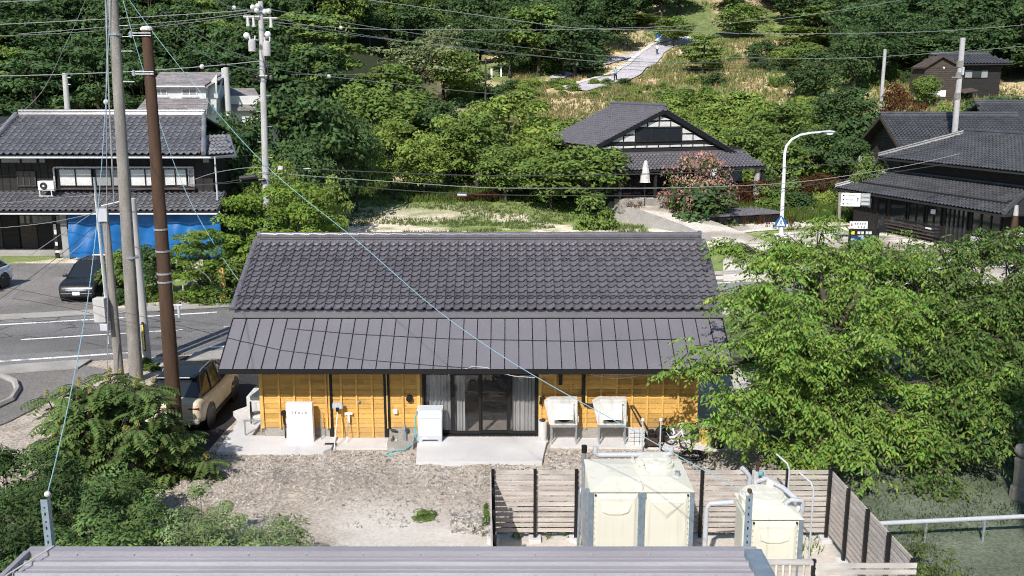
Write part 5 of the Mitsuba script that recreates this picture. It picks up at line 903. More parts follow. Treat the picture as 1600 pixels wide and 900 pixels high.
wire([(335, -3), (365, 12), (400, 17)], 46, 50, 'short wire entering the pole head from the top', .025, 'cable_pale', 20, (.5,))
wire([(412, 13), (480, 25), (600, 45), (800, 72), (1000, 92)], 50, 95, 'upper power line running right from the tall pole', .024)
wire([(412, 33), (530, 43), (600, 46), (800, 47), (1000, 43), (1200, 31), (1350, 10), (1420, -2)], 50, 80, 'power line crossing to the upper right corner', .022, 'cable_pale', 50, (.12,))
wire([(412, 24), (520, 47), (640, 65), (800, 84), (1000, 100)], 50, 95, 'second power line running right from the tall pole', .018)
wire([(412, 36), (560, 56), (800, 82), (940, 96), (1200, 98)], 50, 95, 'third power line running right from the tall pole', .014)
wire([(412, 103), (455, 112), (510, 119), (600, 129), (700, 140), (840, 152)], 50, 90, 'pale cable running right to the dry slope', .026, 'cable_pale', 40, (.24,))
wire([(455, 117), (550, 116), (620, 115)], 70, 75, 'short thin wire in front of the dark wood', .014)
wire([(560, -2), (700, 17), (800, 31), (920, 45), (1050, 48), (1200, 53), (1400, 51), (1620, 37)], 60, 80, 'power line crossing the top of the picture', .024, 'cable_pale', 60)
wire([(930, 93), (1100, 99), (1300, 99)], 78, 80, 'uppermost of the three dark wires below the hill path', .016, 'cable')
wire([(930, 100), (1100, 107), (1300, 106)], 77, 80, 'middle one of the three dark wires below the hill path', .016, 'cable')
wire([(900, 104), (1050, 111), (1300, 113)], 76, 80, 'lowest of the three dark wires below the hill path', .016, 'cable')
wire([(1130, 90), (1300, 91), (1450, 84), (1600, 72)], 78, 80, 'pale wire passing in front of the barn roof', .02)
for i, (pts, r, lab) in enumerate((([(430, 262), (520, 266), (800, 275), (1000, 272), (1200, 264), (1400, 244), (1490, 222)], .035, 'thick dark cable, uppermost of the three behind the tiled roof'),
    ([(418, 270), (600, 283), (800, 294), (1000, 294), (1200, 288), (1400, 262), (1500, 240)], .022, 'thin pale cable, middle one of the three behind the tiled roof'),
    ([(418, 280), (500, 287), (690, 301), (800, 305), (1000, 306), (1200, 297), (1350, 276), (1480, 256)], .030, 'dark cable, lowest of the three behind the tiled roof'))):
    k = wire(pts, 50, 58, lab, r, 'cable_pale' if i == 1 else 'cable', 50)
    if i == 2: p = at(722, 304, 52.5); part(k, 'splice_case', tube([p - [.25, 0, 0], p + [.25, 0, 0]], .09, 8), M['grey_pipe'])
    if i == 0: p = at(480, 264, 50.5); part(k, 'splice_case', tube([p - [.2, 0, 0], p + [.2, 0, 0]], .05, 6), M['offwhite'])
for pts, Y0, Y1, lab, r, m in (([(300, 282), (345, 268), (395, 262), (414, 262)], 55, 50, 'pale service cable from the black house to the tall pole', .02, 'cable_pale'), ([(-10, 318), (150, 302), (350, 285), (412, 272)], 52, 50, 'dark cable passing the black house windows', .022, 'cable'), ([(-10, 298), (100, 296), (240, 290), (330, 288), (380, 284)], 53, 50, 'second dark cable passing below the windows', .018, 'cable'),
    ([(8, 425), (60, 390), (110, 356), (160, 322)], 43, 33, 'pale cable dropping from the slim pole to the lower left', .016, 'cable_pale'), ([(-5, 478), (70, 425), (120, 388), (166, 342)], 40, 33, 'paired pale cable below it, reaching the left edge', .02, 'cable_pale'), ([(-5, 470), (70, 417), (150, 352)], 40, 33, 'thin dark cable beside the paired cable', .014, 'cable'),
    ([(-5, 318), (80, 310), (160, 303)], 50, 50, 'thin pale wire along the lower roof of the black house', .014, 'cable_pale'), ([(-5, 356), (60, 350), (150, 332)], 48, 40, 'thin pale wire in front of the entrance of the black house', .014, 'cable_pale'),
    ([(15, 450), (90, 465), (190, 487), (350, 526)], 34, 27.5, 'thin dark wire dipping across the road to the metal roof', .011, 'cable'), ([(20, 466), (100, 480), (210, 505), (300, 518)], 35, 30, 'second thin dark wire crossing the road', .011, 'cable'), ([(290, 413), (320, 428), (330, 440)], 44, 41, 'short pale guy wire in front of the garden shrubs', .016, 'cable_pale')):
    wire(pts, Y0, Y1, lab, r, m)
for pts, lab in (([(352, 527), (440, 547), (560, 561), (680, 571), (738, 575)], 'thin dark wire lying over the left half of the metal roof'), ([(448, 513), (560, 522), (700, 529), (900, 533), (1085, 529)], 'thin dark wire lying over the right half of the metal roof')):
    Q = []
    for px, py in pts:
        d_ = at(px, py, 1.0) - EYE; nn = np.array([0, dn[0], dn[1]]); o = np.array([0, E0[0], E0[1]]) + nn * .035; Q.append(EYE + d_ * (((o - EYE) @ nn) / (d_ @ nn)))
    thing('cable', lab, 'cable', mesh=tube(Q, .009, 5), m=M['black'])
# ---------------------------------------------------------------- street lamp and signs
b = gp(1219, 398); Ys = b[1]; S5 = lambda px, py, dy=0: at(px, py, Ys) + [0, dy, 0]
k = thing('street_lamp', 'tall white street lamp with a curved arm behind the big tree', 'street lamp')
pts = [S5(1219, 400), S5(1222, 330), S5(1225, 270), S5(1226, 240), S5(1229, 228), S5(1237, 218), S5(1250, 211), S5(1268, 207.5), S5(1284, 206.5)]
part(k, 'post', tube(pts, [.13, .12, .10, .085, .08, .075, .07, .06, .055], 10), M['white'], smooth=True)
lc = S5(1293, 207.5); part(k, 'lamp_head', xf(hull([[x * 1.05, y, z] for x, y, z in [(-.45, -.08, .05), (-.45, .08, .05), (-.45, 0, .1), (.1, -.2, .06), (.1, .2, .06), (.42, -.1, .04), (.42, .1, .04), (.1, 0, .16), (.4, 0, .10), (-.1, 0, -.03), (.3, 0, -.03)]]), loc=lc), M['grey_pipe']); part(k, 'lamp_glass', hull(lc + np.array([[-.1, -.12, .0], [-.1, .12, .0], [.32, -.12, .0], [.32, .12, .0], [.0, -.08, -.12], [.0, .08, -.12], [.25, -.08, -.12], [.25, .08, -.12]])), M['white'])
for py in (238, 271): part(k, 'clamp', cyl(S5(1224, py) - [.12, 0, 0], S5(1224, py) + [.3, 0, 0], .03, n=6), M['galv'])
c = S5(1219, 345, -.17); h = .33
sg_ = part(k, 'crossing_sign', prism([(c[0] - h, c[2] - h), (c[0] + h, c[2] - h), (c[0] + h, c[2] - .05), (c[0], c[2] + h * 1.1), (c[0] - h, c[2] - .05)], 'y', c[1], c[1] + .03), M['sign_blue'], label='blue pedestrian crossing sign on the lamp post')
part(sg_, 'white_triangle', prism([(c[0] - .25, c[2] - .27), (c[0] + .25, c[2] - .27), (c[0], c[2] + .27)], 'y', c[1] - .006, c[1] - .001), M['white'])
part(sg_, 'walking_figure', cat(sphere((c[0], c[1] - .012, c[2] + .08), .035, 1), tube([[c[0], c[1] - .012, c[2] + .04], [c[0], c[1] - .012, c[2] - .08]], .032, 6), tube([[c[0], c[1] - .012, c[2] - .07], [c[0] - .08, c[1] - .012, c[2] - .23]], .022, 6), tube([[c[0], c[1] - .012, c[2] - .07], [c[0] + .08, c[1] - .012, c[2] - .23]], .022, 6), tube([[c[0] - .09, c[1] - .012, c[2] - .07], [c[0], c[1] - .012, c[2] + .02], [c[0] + .09, c[1] - .012, c[2] - .07]], .016, 5)), M['sign_blue'])
c = S5(1221, 374, -.17); sg_ = part(k, 'round_sign', box(c[0] - .25, c[0] + .25, c[1], c[1] + .02, c[2] - .32, c[2] + .28), M['white']); part(sg_, 'ring', ring((c[0], c[1] - .006, c[2]), .17, .022, 'y', 20), M['red']); part(sg_, 'bar', box(c[0] - .12, c[0] + .12, c[1] - .01, c[1] - .004, c[2] - .03, c[2] + .03), M['sign_blue'])
# direction sign
b = gp(1311, 380); k = thing('direction_sign', 'white direction sign board with an up arrow and small dark writing on a grey post', 'sign')
Yd = b[1]; Dd = lambda px, py, dy=0: at(px, py, Yd) + [0, dy, 0]
part(k, 'post', cyl(b - [0, 0, .3], Dd(1312, 301), .095, n=12), M['pole_concrete'])
fr = Fr(Dd(1313, 314, -.1)[:2], math.radians(-14)); z0, z1 = Dd(1313, 322)[2] + .02, Dd(1313, 301)[2]; wS = 1.18
part(k, 'board', fr.box(0, wS, -.03, .02, z0, z1), M['white'])
rng = np.random.default_rng(8); gl = []
for r in range(3):
    zc = z1 - (z1 - z0) * (r + .55) / 3.1; gl.append(fr.box(.10, .20, -.036, -.031, zc - .045, zc + .03)); gl.append(fr.box(.125, .175, -.036, -.0312, zc + .031, zc + .06))
    for a in np.arange(.32, .78, .075): gl += [fr.box(a, a + .05, -.036, -.031, zc + .02, zc + .035), fr.box(a + .02, a + .035, -.0365, -.0312, zc - .05, zc + .05), fr.box(a, a + .05, -.037, -.0313, zc - .03 + rng.uniform(-.01, .02), zc - .02 + .01)]
part(k, 'writing', cat(*gl), M['dark']); part(k, 'arrow', cat(fr.box(1.0, 1.04, -.036, -.031, (z0 + z1) / 2 - .12, (z0 + z1) / 2 + .05), fr.map(prism([(.93, (z0 + z1) / 2 + .04), (1.11, (z0 + z1) / 2 + .04), (1.02, (z0 + z1) / 2 + .17)], 'y', -.036, -.031))), M['sign_blue'])
part(k, 'back_board', fr.box(.75, wS + .62, .28, .32, z0 + .02, z1 - .02), M['galv']); part(k, 'back_rib', cat(*[fr.box(wS + .08, wS + .58, .22, .279, z0 + .08 + i * (z1 - z0) / 3.2, z0 + .2 + i * (z1 - z0) / 3.2) for i in range(3)]), M['pole_pale'])
# information board
b = gp(1335, 397); Yi = b[1]; I_ = lambda px, py, dy=0: at(px, py, Yi) + [0, dy, 0]
k = thing('information_board', 'black framed information board with a blue picture map and a yellow square', 'sign')
x0, x1, z0, z1 = I_(1325, 390)[0], I_(1372, 390)[0], I_(1330, 389)[2], I_(1330, 358)[2]
part(k, 'panel', box(x0, x1, Yi, Yi + .12, z0, z1), M['black'])
mat('map_print', proc(lambda p, n, uv: mix((.02, .05, .10), (.35, .50, .58), smoothstep(.45, .62, fbm(p.x * 4.5, p.y, p.z * 6.5, 4)))), .4)
part(k, 'map', box(x0 + .12, x1 - .2, Yi - .02, Yi - .002, z0 + .12, z1 - .40), M['map_print']); part(k, 'yellow_square', box(x0 + .12, x0 + .32, Yi - .02, Yi - .002, z1 - .32, z1 - .12), {'type': 'diffuse', 'reflectance': rgb(.75, .62, .05)})
part(k, 'paper', cat(*[box(x0 + a, x0 + a + .16, Yi - .02, Yi - .002, z1 - .3, z1 - .14) for a in (.5, .72, 1.0, 1.2)]), M['plaster']); part(k, 'post', cat(*[box(x - .08, x + .08, Yi + .13, Yi + .28, -.3, z1) for x in (x0 + .25, x1 - .3)]), M['dark']); part(k, 'side_box', box(x1 - .1, x1 + .35, Yi - .1, Yi + .2, z1 - .2, z1 + .25), M['black'])
k = thing('small_sign', 'small white sign with two rows of dark characters above the information board', 'sign'); ys = Yi + .8
a0, a1, z0, z1 = at(1328, 350, ys)[0], at(1356, 350, ys)[0], at(1330, 357, ys)[2], at(1330, 346, ys)[2]
part(k, 'board', box(a0, a1, ys, ys + .05, z0, z1), M['white']); part(k, 'post', cat(*[box(x, x + .06, ys + .06, ys + .12, -.2, z1) for x in (a0 + .1, a1 - .2)]), M['dark'])
part(k, 'writing', cat(*[cat(box(a0 + .28 + i * .15, a0 + .38 + i * .15, ys - .008, ys - .002, z1 - .17, z1 - .15), box(a0 + .32 + i * .15, a0 + .34 + i * .15, ys - .009, ys - .0021, z1 - .22, z1 - .08), box(a0 + .29 + i * .15, a0 + .37 + i * .15, ys - .0085, ys - .0022, z1 - .12, z1 - .1)) for i in range(5)], *[cat(box(a0 + .5 + i * .17, a0 + .6 + i * .17, ys - .008, ys - .002, z1 - .36, z1 - .34), box(a0 + .54 + i * .17, a0 + .57 + i * .17, ys - .0085, ys - .0021, z1 - .40, z1 - .27)) for i in range(3)]), M['dark']); part(k, 'red_mark', box(a0 + .08, a0 + .16, ys - .008, ys - .002, z1 - .28, z1 - .12), M['red'])
# tapering posts
for px, py0, py1, Y, lab in ((1583, 320, 372, 55.5, 'tapering rust brown post with a pale tip before the long black house'), (1342, 243, 275, 71.5, 'tapering post with a white top at the far end of the long black house')):
    p, q_ = at(px, py1, Y), at(px, py0, Y); k = thing('tapered_post', lab, 'post'); hh = q_[2] - p[2]
    part(k, 'lower_shaft', lathe([(.24, 0), (.24, p[2] * 0), (.20, p[2] + hh * .35), (.14, p[2] + hh * .68)], 12, (p[0], Y, 0)), M['rust']); part(k, 'upper_shaft', lathe([(.14, p[2] + hh * .681), (.10, p[2] + hh * .97), (.0, p[2] + hh)], 12, (p[0], Y, 0)), M['pole_pale'])
# ---------------------------------------------------------------- cars
def car(label, colour, roof_col, loc, rz, L=4.2, W=1.8, Hh=1.62, hood=.95, front=None, plate=True, rails=True):
    k = thing('parked_car', label, 'car'); G = lambda m: xf(m, rz=rz, loc=loc)
    Pp = lambda name, m, mt, parent=None, **kw: part(parent or k, name, G(m), M[mt] if mt in M else mt, **kw)
    w = W / 2; zb = 1.06 if rails else .98
    ys = np.array([-L / 2, -L / 2 + .05, -L / 2 + .25, -L / 2 + .9, -.3, L / 2 - 1.35, L / 2 - .9, L / 2 - .35, L / 2 - .08, L / 2])
    ws = w * np.array([.80, .90, .97, 1, .985, .99, 1, .96, .88, .74]); zt = np.array([.86, zb - .02, zb + .02, zb + .02, zb, zb - .01, hood + .0, hood - .06, hood - .18, .58]); z0 = np.array([.45, .36, .30, .26, .26, .26, .26, .28, .30, .36])
    sec = []
    for y, ww_, zt_, zz0 in zip(ys, ws, zt, z0):
        h = zt_ - zz0; half = [(ww_ * .92, zz0), (ww_ * 1.0, zz0 + h * .22), (ww_ * .985, zz0 + h * .5), (ww_ * 1.0, zz0 + h * .72), (ww_ * .95, zz0 + h * .96), (ww_ * .86, zz0 + h * 1.02), (ww_ * .4, zz0 + h * 1.05)]
        sec.append([[x, y, z] for x, z in half] + [[-x, y, z] for x, z in half[::-1]])
    n = 14; v = np.array(sec).reshape(-1, 3); f = []; kk = np.arange(n)
    for i in range(len(ys) - 1):
        A, B, C, D = i * n + kk, i * n + (kk + 1) % n, (i + 1) * n + (kk + 1) % n, (i + 1) * n + kk; f += [np.stack([A, B, C], 1), np.stack([A, C, D], 1)]
    for i0, fl_ in ((0, 1), ((len(ys) - 1) * n, -1)): f.append(np.array([[i0, i0 + j, i0 + j + 1][::fl_] for j in range(1, n - 1)]))
    body = trimesh.Trimesh(v, np.vstack(f), process=False); body = trimesh.Trimesh(*trimesh.remesh.subdivide_loop(body.vertices, body.faces, 1), process=False)
    Pp('body', (np.array(body.vertices) * [1.02, 1.01, 1] , np.array(body.faces)), colour, smooth=35)
    yr, yf = -L / 2 + .28, L / 2 - 1.05
    b0 = [(yr, w * .86, zb + .05), (yr + .95, w * .90, zb + .02), (yf - 1.0, w * .90, zb), (yf, w * .84, zb)]; r0 = [(yr + (.48 if rails else .32), w * .66, Hh - .06), (yr + 1.1, w * .72, Hh), (yf - 1.1, w * .72, Hh - .01), (yf - .72, w * .68, Hh - .07)]
    glass = []
    for (A, B), (C, D) in zip(zip(b0[:-1], b0[1:]), zip(r0[:-1], r0[1:])):
        for s in (1, -1):
            q = [[s * A[1], A[0], A[2]], [s * B[1], B[0], B[2]], [s * D[1], D[0], D[2] - .02], [s * C[1], C[0], C[2] - .02]]
            Pp('side_window', (np.array(q), np.array([[0, 1, 2], [0, 2, 3]])), 'glass_dark')
    A, C = b0[0], r0[0]; Pp('rear_window', (np.array([[-A[1], A[0], A[2]], [A[1], A[0], A[2]], [C[1], C[0], C[2] - .02], [-C[1], C[0], C[2] - .02]]), np.array([[0, 1, 2], [0, 2, 3]])), 'glass_dark')
    A, C = b0[-1], r0[-1]; Pp('windscreen', (np.array([[-A[1], A[0], A[2]], [A[1], A[0], A[2]], [C[1], C[0], C[2] - .02], [-C[1], C[0], C[2] - .02]]), np.array([[0, 1, 2], [0, 2, 3]])), 'glass_dark')
    rf_ = hull([[s * x, y, z + dz] for y, x, z in r0 for s in (1, -1) for dz in (-.03, .0)] + [[s * x * .6, y, z + .035] for y, x, z in r0[1:3] for s in (1, -1)])
    R_ = Pp('roof', rf_, roof_col, smooth=40)
    pil = []
    for (A, C), rr_ in zip(zip(b0, r0), (.055, .04, .035, .04)):
        for s in (1, -1): Pp('pillar', tube([[s * A[1] * 1.0, A[0], A[2] - .02], [s * C[1], C[0], C[2] - .02]], rr_, 6), roof_col)
    Pp('window_trim', cat(*[tube([[s * p_[1] * 1.005, p_[0], p_[2] - .005] for p_ in b0], .02, 5) for s in (1, -1)]), 'black')
    if rails:
        for s in (1, -1): Pp('roof_rail', tube([[s * w * .62, r0[0][0] + .3, Hh + .0], [s * w * .64, r0[0][0] + .4, Hh + .05], [s * w * .64, r0[-1][0] - .25, Hh + .05], [s * w * .62, r0[-1][0] - .1, Hh - .02]], .018, 5), 'galv', R_)
        Pp('spoiler', hull([[s * w * .64, r0[0][0] + y, Hh - .07 + z] for s in (1, -1) for y, z in ((-.18, .0), (-.16, .03), (.12, .02), (.1, .06))]), roof_col, R_)
    for s in (1, -1):
        for y, nm in ((-L / 2 + .82, 0), (L / 2 - .84, 1)):
            Pp('wheel_arch', cyl((s * (w * .80), y, .37), (s * (w * 1.006), y, .37), .44, n=22), 'black')
            wh = Pp('wheel', xf(ring((0, 0, 0), .255, .095, 'x', 24), loc=(s * (w - .085), y, .34)), 'rubber', smooth=True)
            Pp('rim', cat(cyl((s * (w - .10), y, .34), (s * (w - .03), y, .34), .17, n=18), *[hexa([[s * (w - .03) + dx, y + math.cos(a) * r_ - math.sin(a) * t_, .34 + math.sin(a) * r_ + math.cos(a) * t_] for dx in (0, s * .02) for r_, t_ in ((.04, -.025), (.19, -.02), (.19, .02), (.04, .025))]) for a in np.arange(5) * 2 * math.pi / 5]), 'galv', wh)
        Pp('mirror', rbox(*sorted((s * (w * .93), s * (w * .93 + .22))), yf - .32, yf - .22, zb - .02, zb + .14, .03), roof_col)
        Pp('side_skirt', box(*sorted((s * w * .96, s * w * 1.012)), -L / 2 + 1.2, L / 2 - 1.25, .25, .36), 'black')
        Pp('tail_light', rbox(*sorted((s * w * .52, s * w * .90)), -L / 2 - .015, -L / 2 + .12, .81, .88, .02), 'tail'); Pp('headlight', hull([[s * x, y, z] for x, y, z in ((w * .42, L / 2 - .06, .66), (w * .42, L / 2 - .10, .74), (w * .86, L / 2 - .22, .80), (w * .86, L / 2 - .16, .70), (w * .7, L / 2 - .35, .84), (w * .6, L / 2 - .2, .70))]), 'white'); Pp('fog_lamp', rbox(*sorted((s * w * .55, s * w * .75)), L / 2 - .12, L / 2 - .01, .42, .50, .02), 'galv')
    Pp('rear_bumper', rbox(-w * .88, w * .88, -L / 2 - .05, -L / 2 + .15, .36, .54, .05), colour if rails else 'black'); Pp('lower_bumper', rbox(-w * .8, w * .8, -L / 2 - .03, -L / 2 + .2, .26, .37, .03), 'black')
    Pp('light_bar', rbox(-w * .52, w * .52, -L / 2 - .012, -L / 2 + .08, .81, .87, .01), 'black')
    Pp('front_bumper', rbox(-w * .80, w * .80, L / 2 - .14, L / 2 + .04, .32, .52, .04), colour); Pp('grille', rbox(-w * .40, w * .40, L / 2 - .12, L / 2 + .03, .60, .74, .02), 'galv')
    pl = Pp('number_plate', box(-.17, .17, *((L / 2 + .042, L / 2 + .055) if front else (-L / 2 - .062, -L / 2 - .048)), .42 if front else .60, .58 if front else .76), 'white')
    if front: Pp('grille_bar', box(-w * .5, w * .5, L / 2 + .031, L / 2 + .045, .655, .68), 'white')
    Pp('underbody', box(-w * .8, w * .8, -L / 2 + .3, L / 2 - .3, .18, .30), 'black')
    return k
mat('tail', (.16, .012, .012), .3); mat('paint_beige', (.60, .53, .40), .35, clearcoat=.7); mat('paint_black', (.012, .013, .015), .22, clearcoat=1.0); mat('paint_white', (.78, .79, .80), .3, clearcoat=.6)
car('beige compact crossover with a black roof parked beside the house', 'paint_beige', 'paint_black', (-9.98, 28.85, .02), 0.0, 4.2, 1.80, 1.68, 1.02)
car('black car with white headlights facing the road before the blue tarpaulin', 'paint_black', 'paint_black', (-20.62, 46.5, .03), math.pi + .05, 4.75, 1.88, 1.68, 1.0, True, False)
car('white car at the left edge of the grey forecourt', 'paint_white', 'paint_white', (-26.75, 46.6, .03), math.pi - .1, 4.2, 1.72, 1.6, .95, True, False)
car('white car at the lower right corner on the mossy ground', 'paint_white', 'paint_white', (11.72, 16.95, -.02), 0.0, 3.6, 1.6, 1.6, .95, True, False)
# ---------------------------------------------------------------- people on the hill path
import manifold3d as m3
mat('skin', (.45, .27, .19), .6); mat('shirt_blue', (.30, .48, .58), .8); mat('trousers', (.025, .028, .04), .8); mat('hair', (.015, .012, .01), .6); mat('shirt_white', (.78, .78, .78), .8); mat('jeans', (.05, .08, .15), .8)
def chain(bones):
    out = []
    for (p, r), (q, s) in bones:
        a = m3.Manifold.sphere(r, 12).translate(list(map(float, p))); b_ = m3.Manifold.sphere(s, 12).translate(list(map(float, q))); out.append(m3.Manifold.batch_hull([a, b_]))
    m = m3.Manifold.batch_boolean(out, m3.OpType.Add).to_mesh(); t = trimesh.Trimesh(m.vert_properties[:, :3], m.tri_verts); trimesh.smoothing.filter_taubin(t, iterations=6); return np.array(t.vertices), np.array(t.faces)
def person(label, foot, rz, h, shirt, trous, walk, armup):
    s = h / 1.72; k = thing('person', label, 'person'); G = lambda m: xf((m[0] * s, m[1]), rz=rz, loc=foot)
    hip, kn, an = {}, {}, {}
    for sd, st in ((1, walk), (-1, -walk)):
        hip[sd] = (sd * .09, 0, .90); kn[sd] = (sd * .10, st * .22 + .03, .48); an[sd] = (sd * .10, st * .34 - .04, .09)
    sh = {sd: (sd * .19, -.01, 1.42) for sd in (1, -1)}; el = {sd: (sd * .25, -.04 - sd * walk * .08, 1.13) for sd in (1, -1)}; wr = {sd: (sd * .24, .10 - sd * walk * .16, .90) for sd in (1, -1)}
    if armup: el[1], wr[1] = (.27, .06, 1.17), (.10, .24, 1.28)
    bones = [(((0, 0, 1.50), .055), ((0, .015, 1.58), .06)), (((0, .01, 1.62), .085), ((0, .025, 1.55), .07)), (((0, .0, 1.64), .092), ((0, .01, 1.60), .09)), (((0, 0, .95), .14), ((0, 0, 1.2), .13)), (((0, 0, 1.2), .13), ((0, -.01, 1.38), .14)), (((0, .09, 1.60), .016), ((0, .115, 1.575), .016))]
    for sd in (1, -1):
        bones += [((hip[sd], .085), (kn[sd], .055)), ((kn[sd], .055), (an[sd], .04)), ((an[sd], .045), ((an[sd][0], an[sd][1] + .15, .04), .035)), ((sh[sd], .055), (el[sd], .04)), ((el[sd], .04), (wr[sd], .03)), (((0, 0, 1.42), .08), (sh[sd], .06))]
        hd = np.array(wr[sd]); dv = (hd - np.array(el[sd])); dv /= np.linalg.norm(dv); pm = hd + dv * .07
        bones += [((tuple(hd), .03), (tuple(pm), .033))] + [((tuple(pm + [(j - 1.5) * .017, 0, 0]), .011), (tuple(pm + dv * (.075 + .008 * (j in (1, 2))) + [(j - 1.5) * .02, .015, 0]), .009)) for j in range(4)] + [((tuple(pm), .012), (tuple(pm + dv * .03 + [-sd * .045, .01, 0]), .01))]
    part(k, 'body', G(chain(bones)), M['skin'], smooth=True)
    tb = [(((0, 0, .98), .155), ((0, 0, 1.2), .15)), (((0, 0, 1.2), .15), ((0, -.01, 1.39), .155))] + [b_ for sd in (1, -1) for b_ in ((((0, 0, 1.42), .095), (sh[sd], .075)), ((sh[sd], .075), (tuple(np.array(sh[sd]) * .2 + np.array(el[sd]) * .8), .062)))]
    part(k, 'shirt', G(chain(tb)), M[shirt], smooth=True)
    lb = [b_ for sd in (1, -1) for b_ in (((hip[sd], .11), (kn[sd], .078)), ((kn[sd], .078), (an[sd], .066)), (((0, 0, .97), .145), (hip[sd], .11)))]
    part(k, 'trousers', G(chain(lb)), M[trous], smooth=True)
    part(k, 'hair', G(chain([(((0, -.015, 1.655), .10), ((0, -.03, 1.62), .098))])), M['hair'], smooth=True)
    for sd in (1, -1): part(k, 'shoe', G(chain([(((an[sd][0], an[sd][1] - .03, .055), .055), ((an[sd][0], an[sd][1] + .16, .045), .045))])), M['dark'], smooth=True)
f1 = on_hill(961.5, 127.5); f2 = on_hill(1026.5, 86.5); f1[2] = float(gz(f1[0], f1[1])) + .12; f2[2] = float(gz(f2[0], f2[1])) + .12
d1 = F / (f1[1] * .978 + (CZ - f1[2]) * .2085); d2 = F / (f2[1] * .978 + (CZ - f2[2]) * .2085)
person('person in a light blue shirt and dark trousers walking down the hill path', f1, math.radians(160), 20.5 / d1, 'shirt_blue', 'trousers', .55, True)
person('person in a white shirt and dark trousers standing farther up the hill path', f2, math.radians(10), 15.5 / d2, 'shirt_white', 'jeans', .15, False)
# ---------------------------------------------------------------- odds and ends beyond
for px, py0, py1, lab in ((768, 108, 122, 'left of the two white posts on the dry slope'), (783, 108, 120, 'right of the two white posts on the dry slope')):
    p = on_hill(px, py1); k = thing('marker_post', lab, 'post', mesh=rbox(p[0] - .13, p[0] + .13, p[1] - .1, p[1] + .1, p[2] - .2, p[2] + 1.3, .02), m=M['white'])
p = [on_hill(x, y) for x, y in ((820, 125), (825, 119), (850, 119), (852, 124))]
thing('rail', 'low dark metal rail on the dry slope', 'rail', mesh=cat(*[tube([[on_hill(x, 124)[0], on_hill(x, 124)[1], on_hill(x, 124)[2] - .2], [on_hill(x, 124)[0], on_hill(x, 124)[1], on_hill(x, 124)[2] + .7]], .04, 5) for x in (797, 824, 850)], tube([on_hill(785, 124) + [0, 0, .7], on_hill(824, 124) + [0, 0, .7], on_hill(850, 124) + [0, 0, .7]], .04, 5)), m=M['rust'])
p = on_hill(1035, 64); thing('covered_pile', 'pale sheeted pile at the top of the hill path', 'pile', mesh=hull([p + [dx, dy, dz] for dx, dy, dz in ((-1.6, -.6, 0), (1.6, -.6, 0), (-1.4, .8, 0), (1.4, .8, 0), (-.8, 0, .7), (.6, 0, .9), (0, .3, 1.0), (1.1, -.2, .5))]), m=M['offwhite'])
p = on_hill(1028, 62); thing('blue_barrel', 'small blue barrel beside the sheeted pile on the hill', 'barrel', mesh=lathe([(0, 0), (.45, 0), (.5, .5), (.45, 1.1), (0, 1.1)], 12, p), m=M['sign_blue'], smooth=30)
# garden rocks by the road
rng = np.random.default_rng(21)
rocks = [(226, 478, 5), (238, 480, 6), (252, 478, 5), (277, 477, 8), (291, 477, 7), (309, 474, 12), (325, 473, 5), (334, 471, 6), (352, 472, 6), (301, 447, 8), (232, 455, 7), (246, 440, 8), (233, 442, 6), (312, 440, 9), (328, 436, 6), (222, 436, 7)]
def rock(p, r, seed, sq=.75):
    m = trimesh.creation.icosphere(subdivisions=2); v = np.array(m.vertices); v = v * (1 + .5 * (meshkit.fbm(v * 1.6 + seed, 3, seed) - .5)[:, None]); v = v * [1.2, .9, sq]; return v * r + p, np.array(m.faces)
NTH = 'first second third fourth fifth sixth seventh eighth ninth tenth eleventh twelfth thirteenth fourteenth fifteenth sixteenth'.split()
for i, (px, py, r) in enumerate(sorted(rocks)):
    p = gp(px, py); thing('garden_rock', f'rough grey stone in the garden bed across the road, {NTH[i]} from the left', 'rock', 'stones edging the garden beyond the road', mesh=rock(p + [0, 0, r / 33 * .3], r / 33, i), m=M['stone'], smooth=50)
p = gp(348, 476); thing('stone_post', 'short pale brown post at the corner of the garden bed', 'post', mesh=rbox(p[0] - .13, p[0] + .13, p[1], p[1] + .3, 0, 1.75, .02), m=M['cedar_v'])
for i, (px, py0) in enumerate(sorted(((337, 430), (343, 425), (312, 432), (325, 433), (270, 447), (287, 446)))): p = gp(px, 470); thing('garden_stake', f'thin bamboo stake in the garden bed, {NTH[i]} from the left', 'stake', 'bamboo stakes in the garden bed', mesh=cyl(p, [p[0], p[1] + .05, at(px, py0, p[1])[2]], .035, n=6), m=M['pale_wood'])
p0_ = at(1450, 815, 20.5)
k = thing('handrail_pipe', 'long white pipe rail on short posts across the mossy ground at right', 'rail')
ra, rb = gp(1372, 818, .55), gp(1640, 805, .55); part(k, 'pipe', cyl(ra, rb, .05, n=12), M['grey_pipe'])
for t in (.05, .28, .62, .9): c = ra + (rb - ra) * t; part(k, 'post', cyl([c[0], c[1], -.2], c, .03, n=8), M['galv'])
p = gp(1594, 776); k = thing('stone_statue', 'dark stone pillar with a pale rounded top at the right edge', 'statue'); part(k, 'pillar', lathe([(.27, -.1), (.25, .25), (.20, .3), (.21, .8), (.23, 1.0), (.18, 1.05)], 10, p), M['stone']); part(k, 'top', rock(p + [0, 0, 1.22], .22, 4, .9), M['stone'], smooth=50)
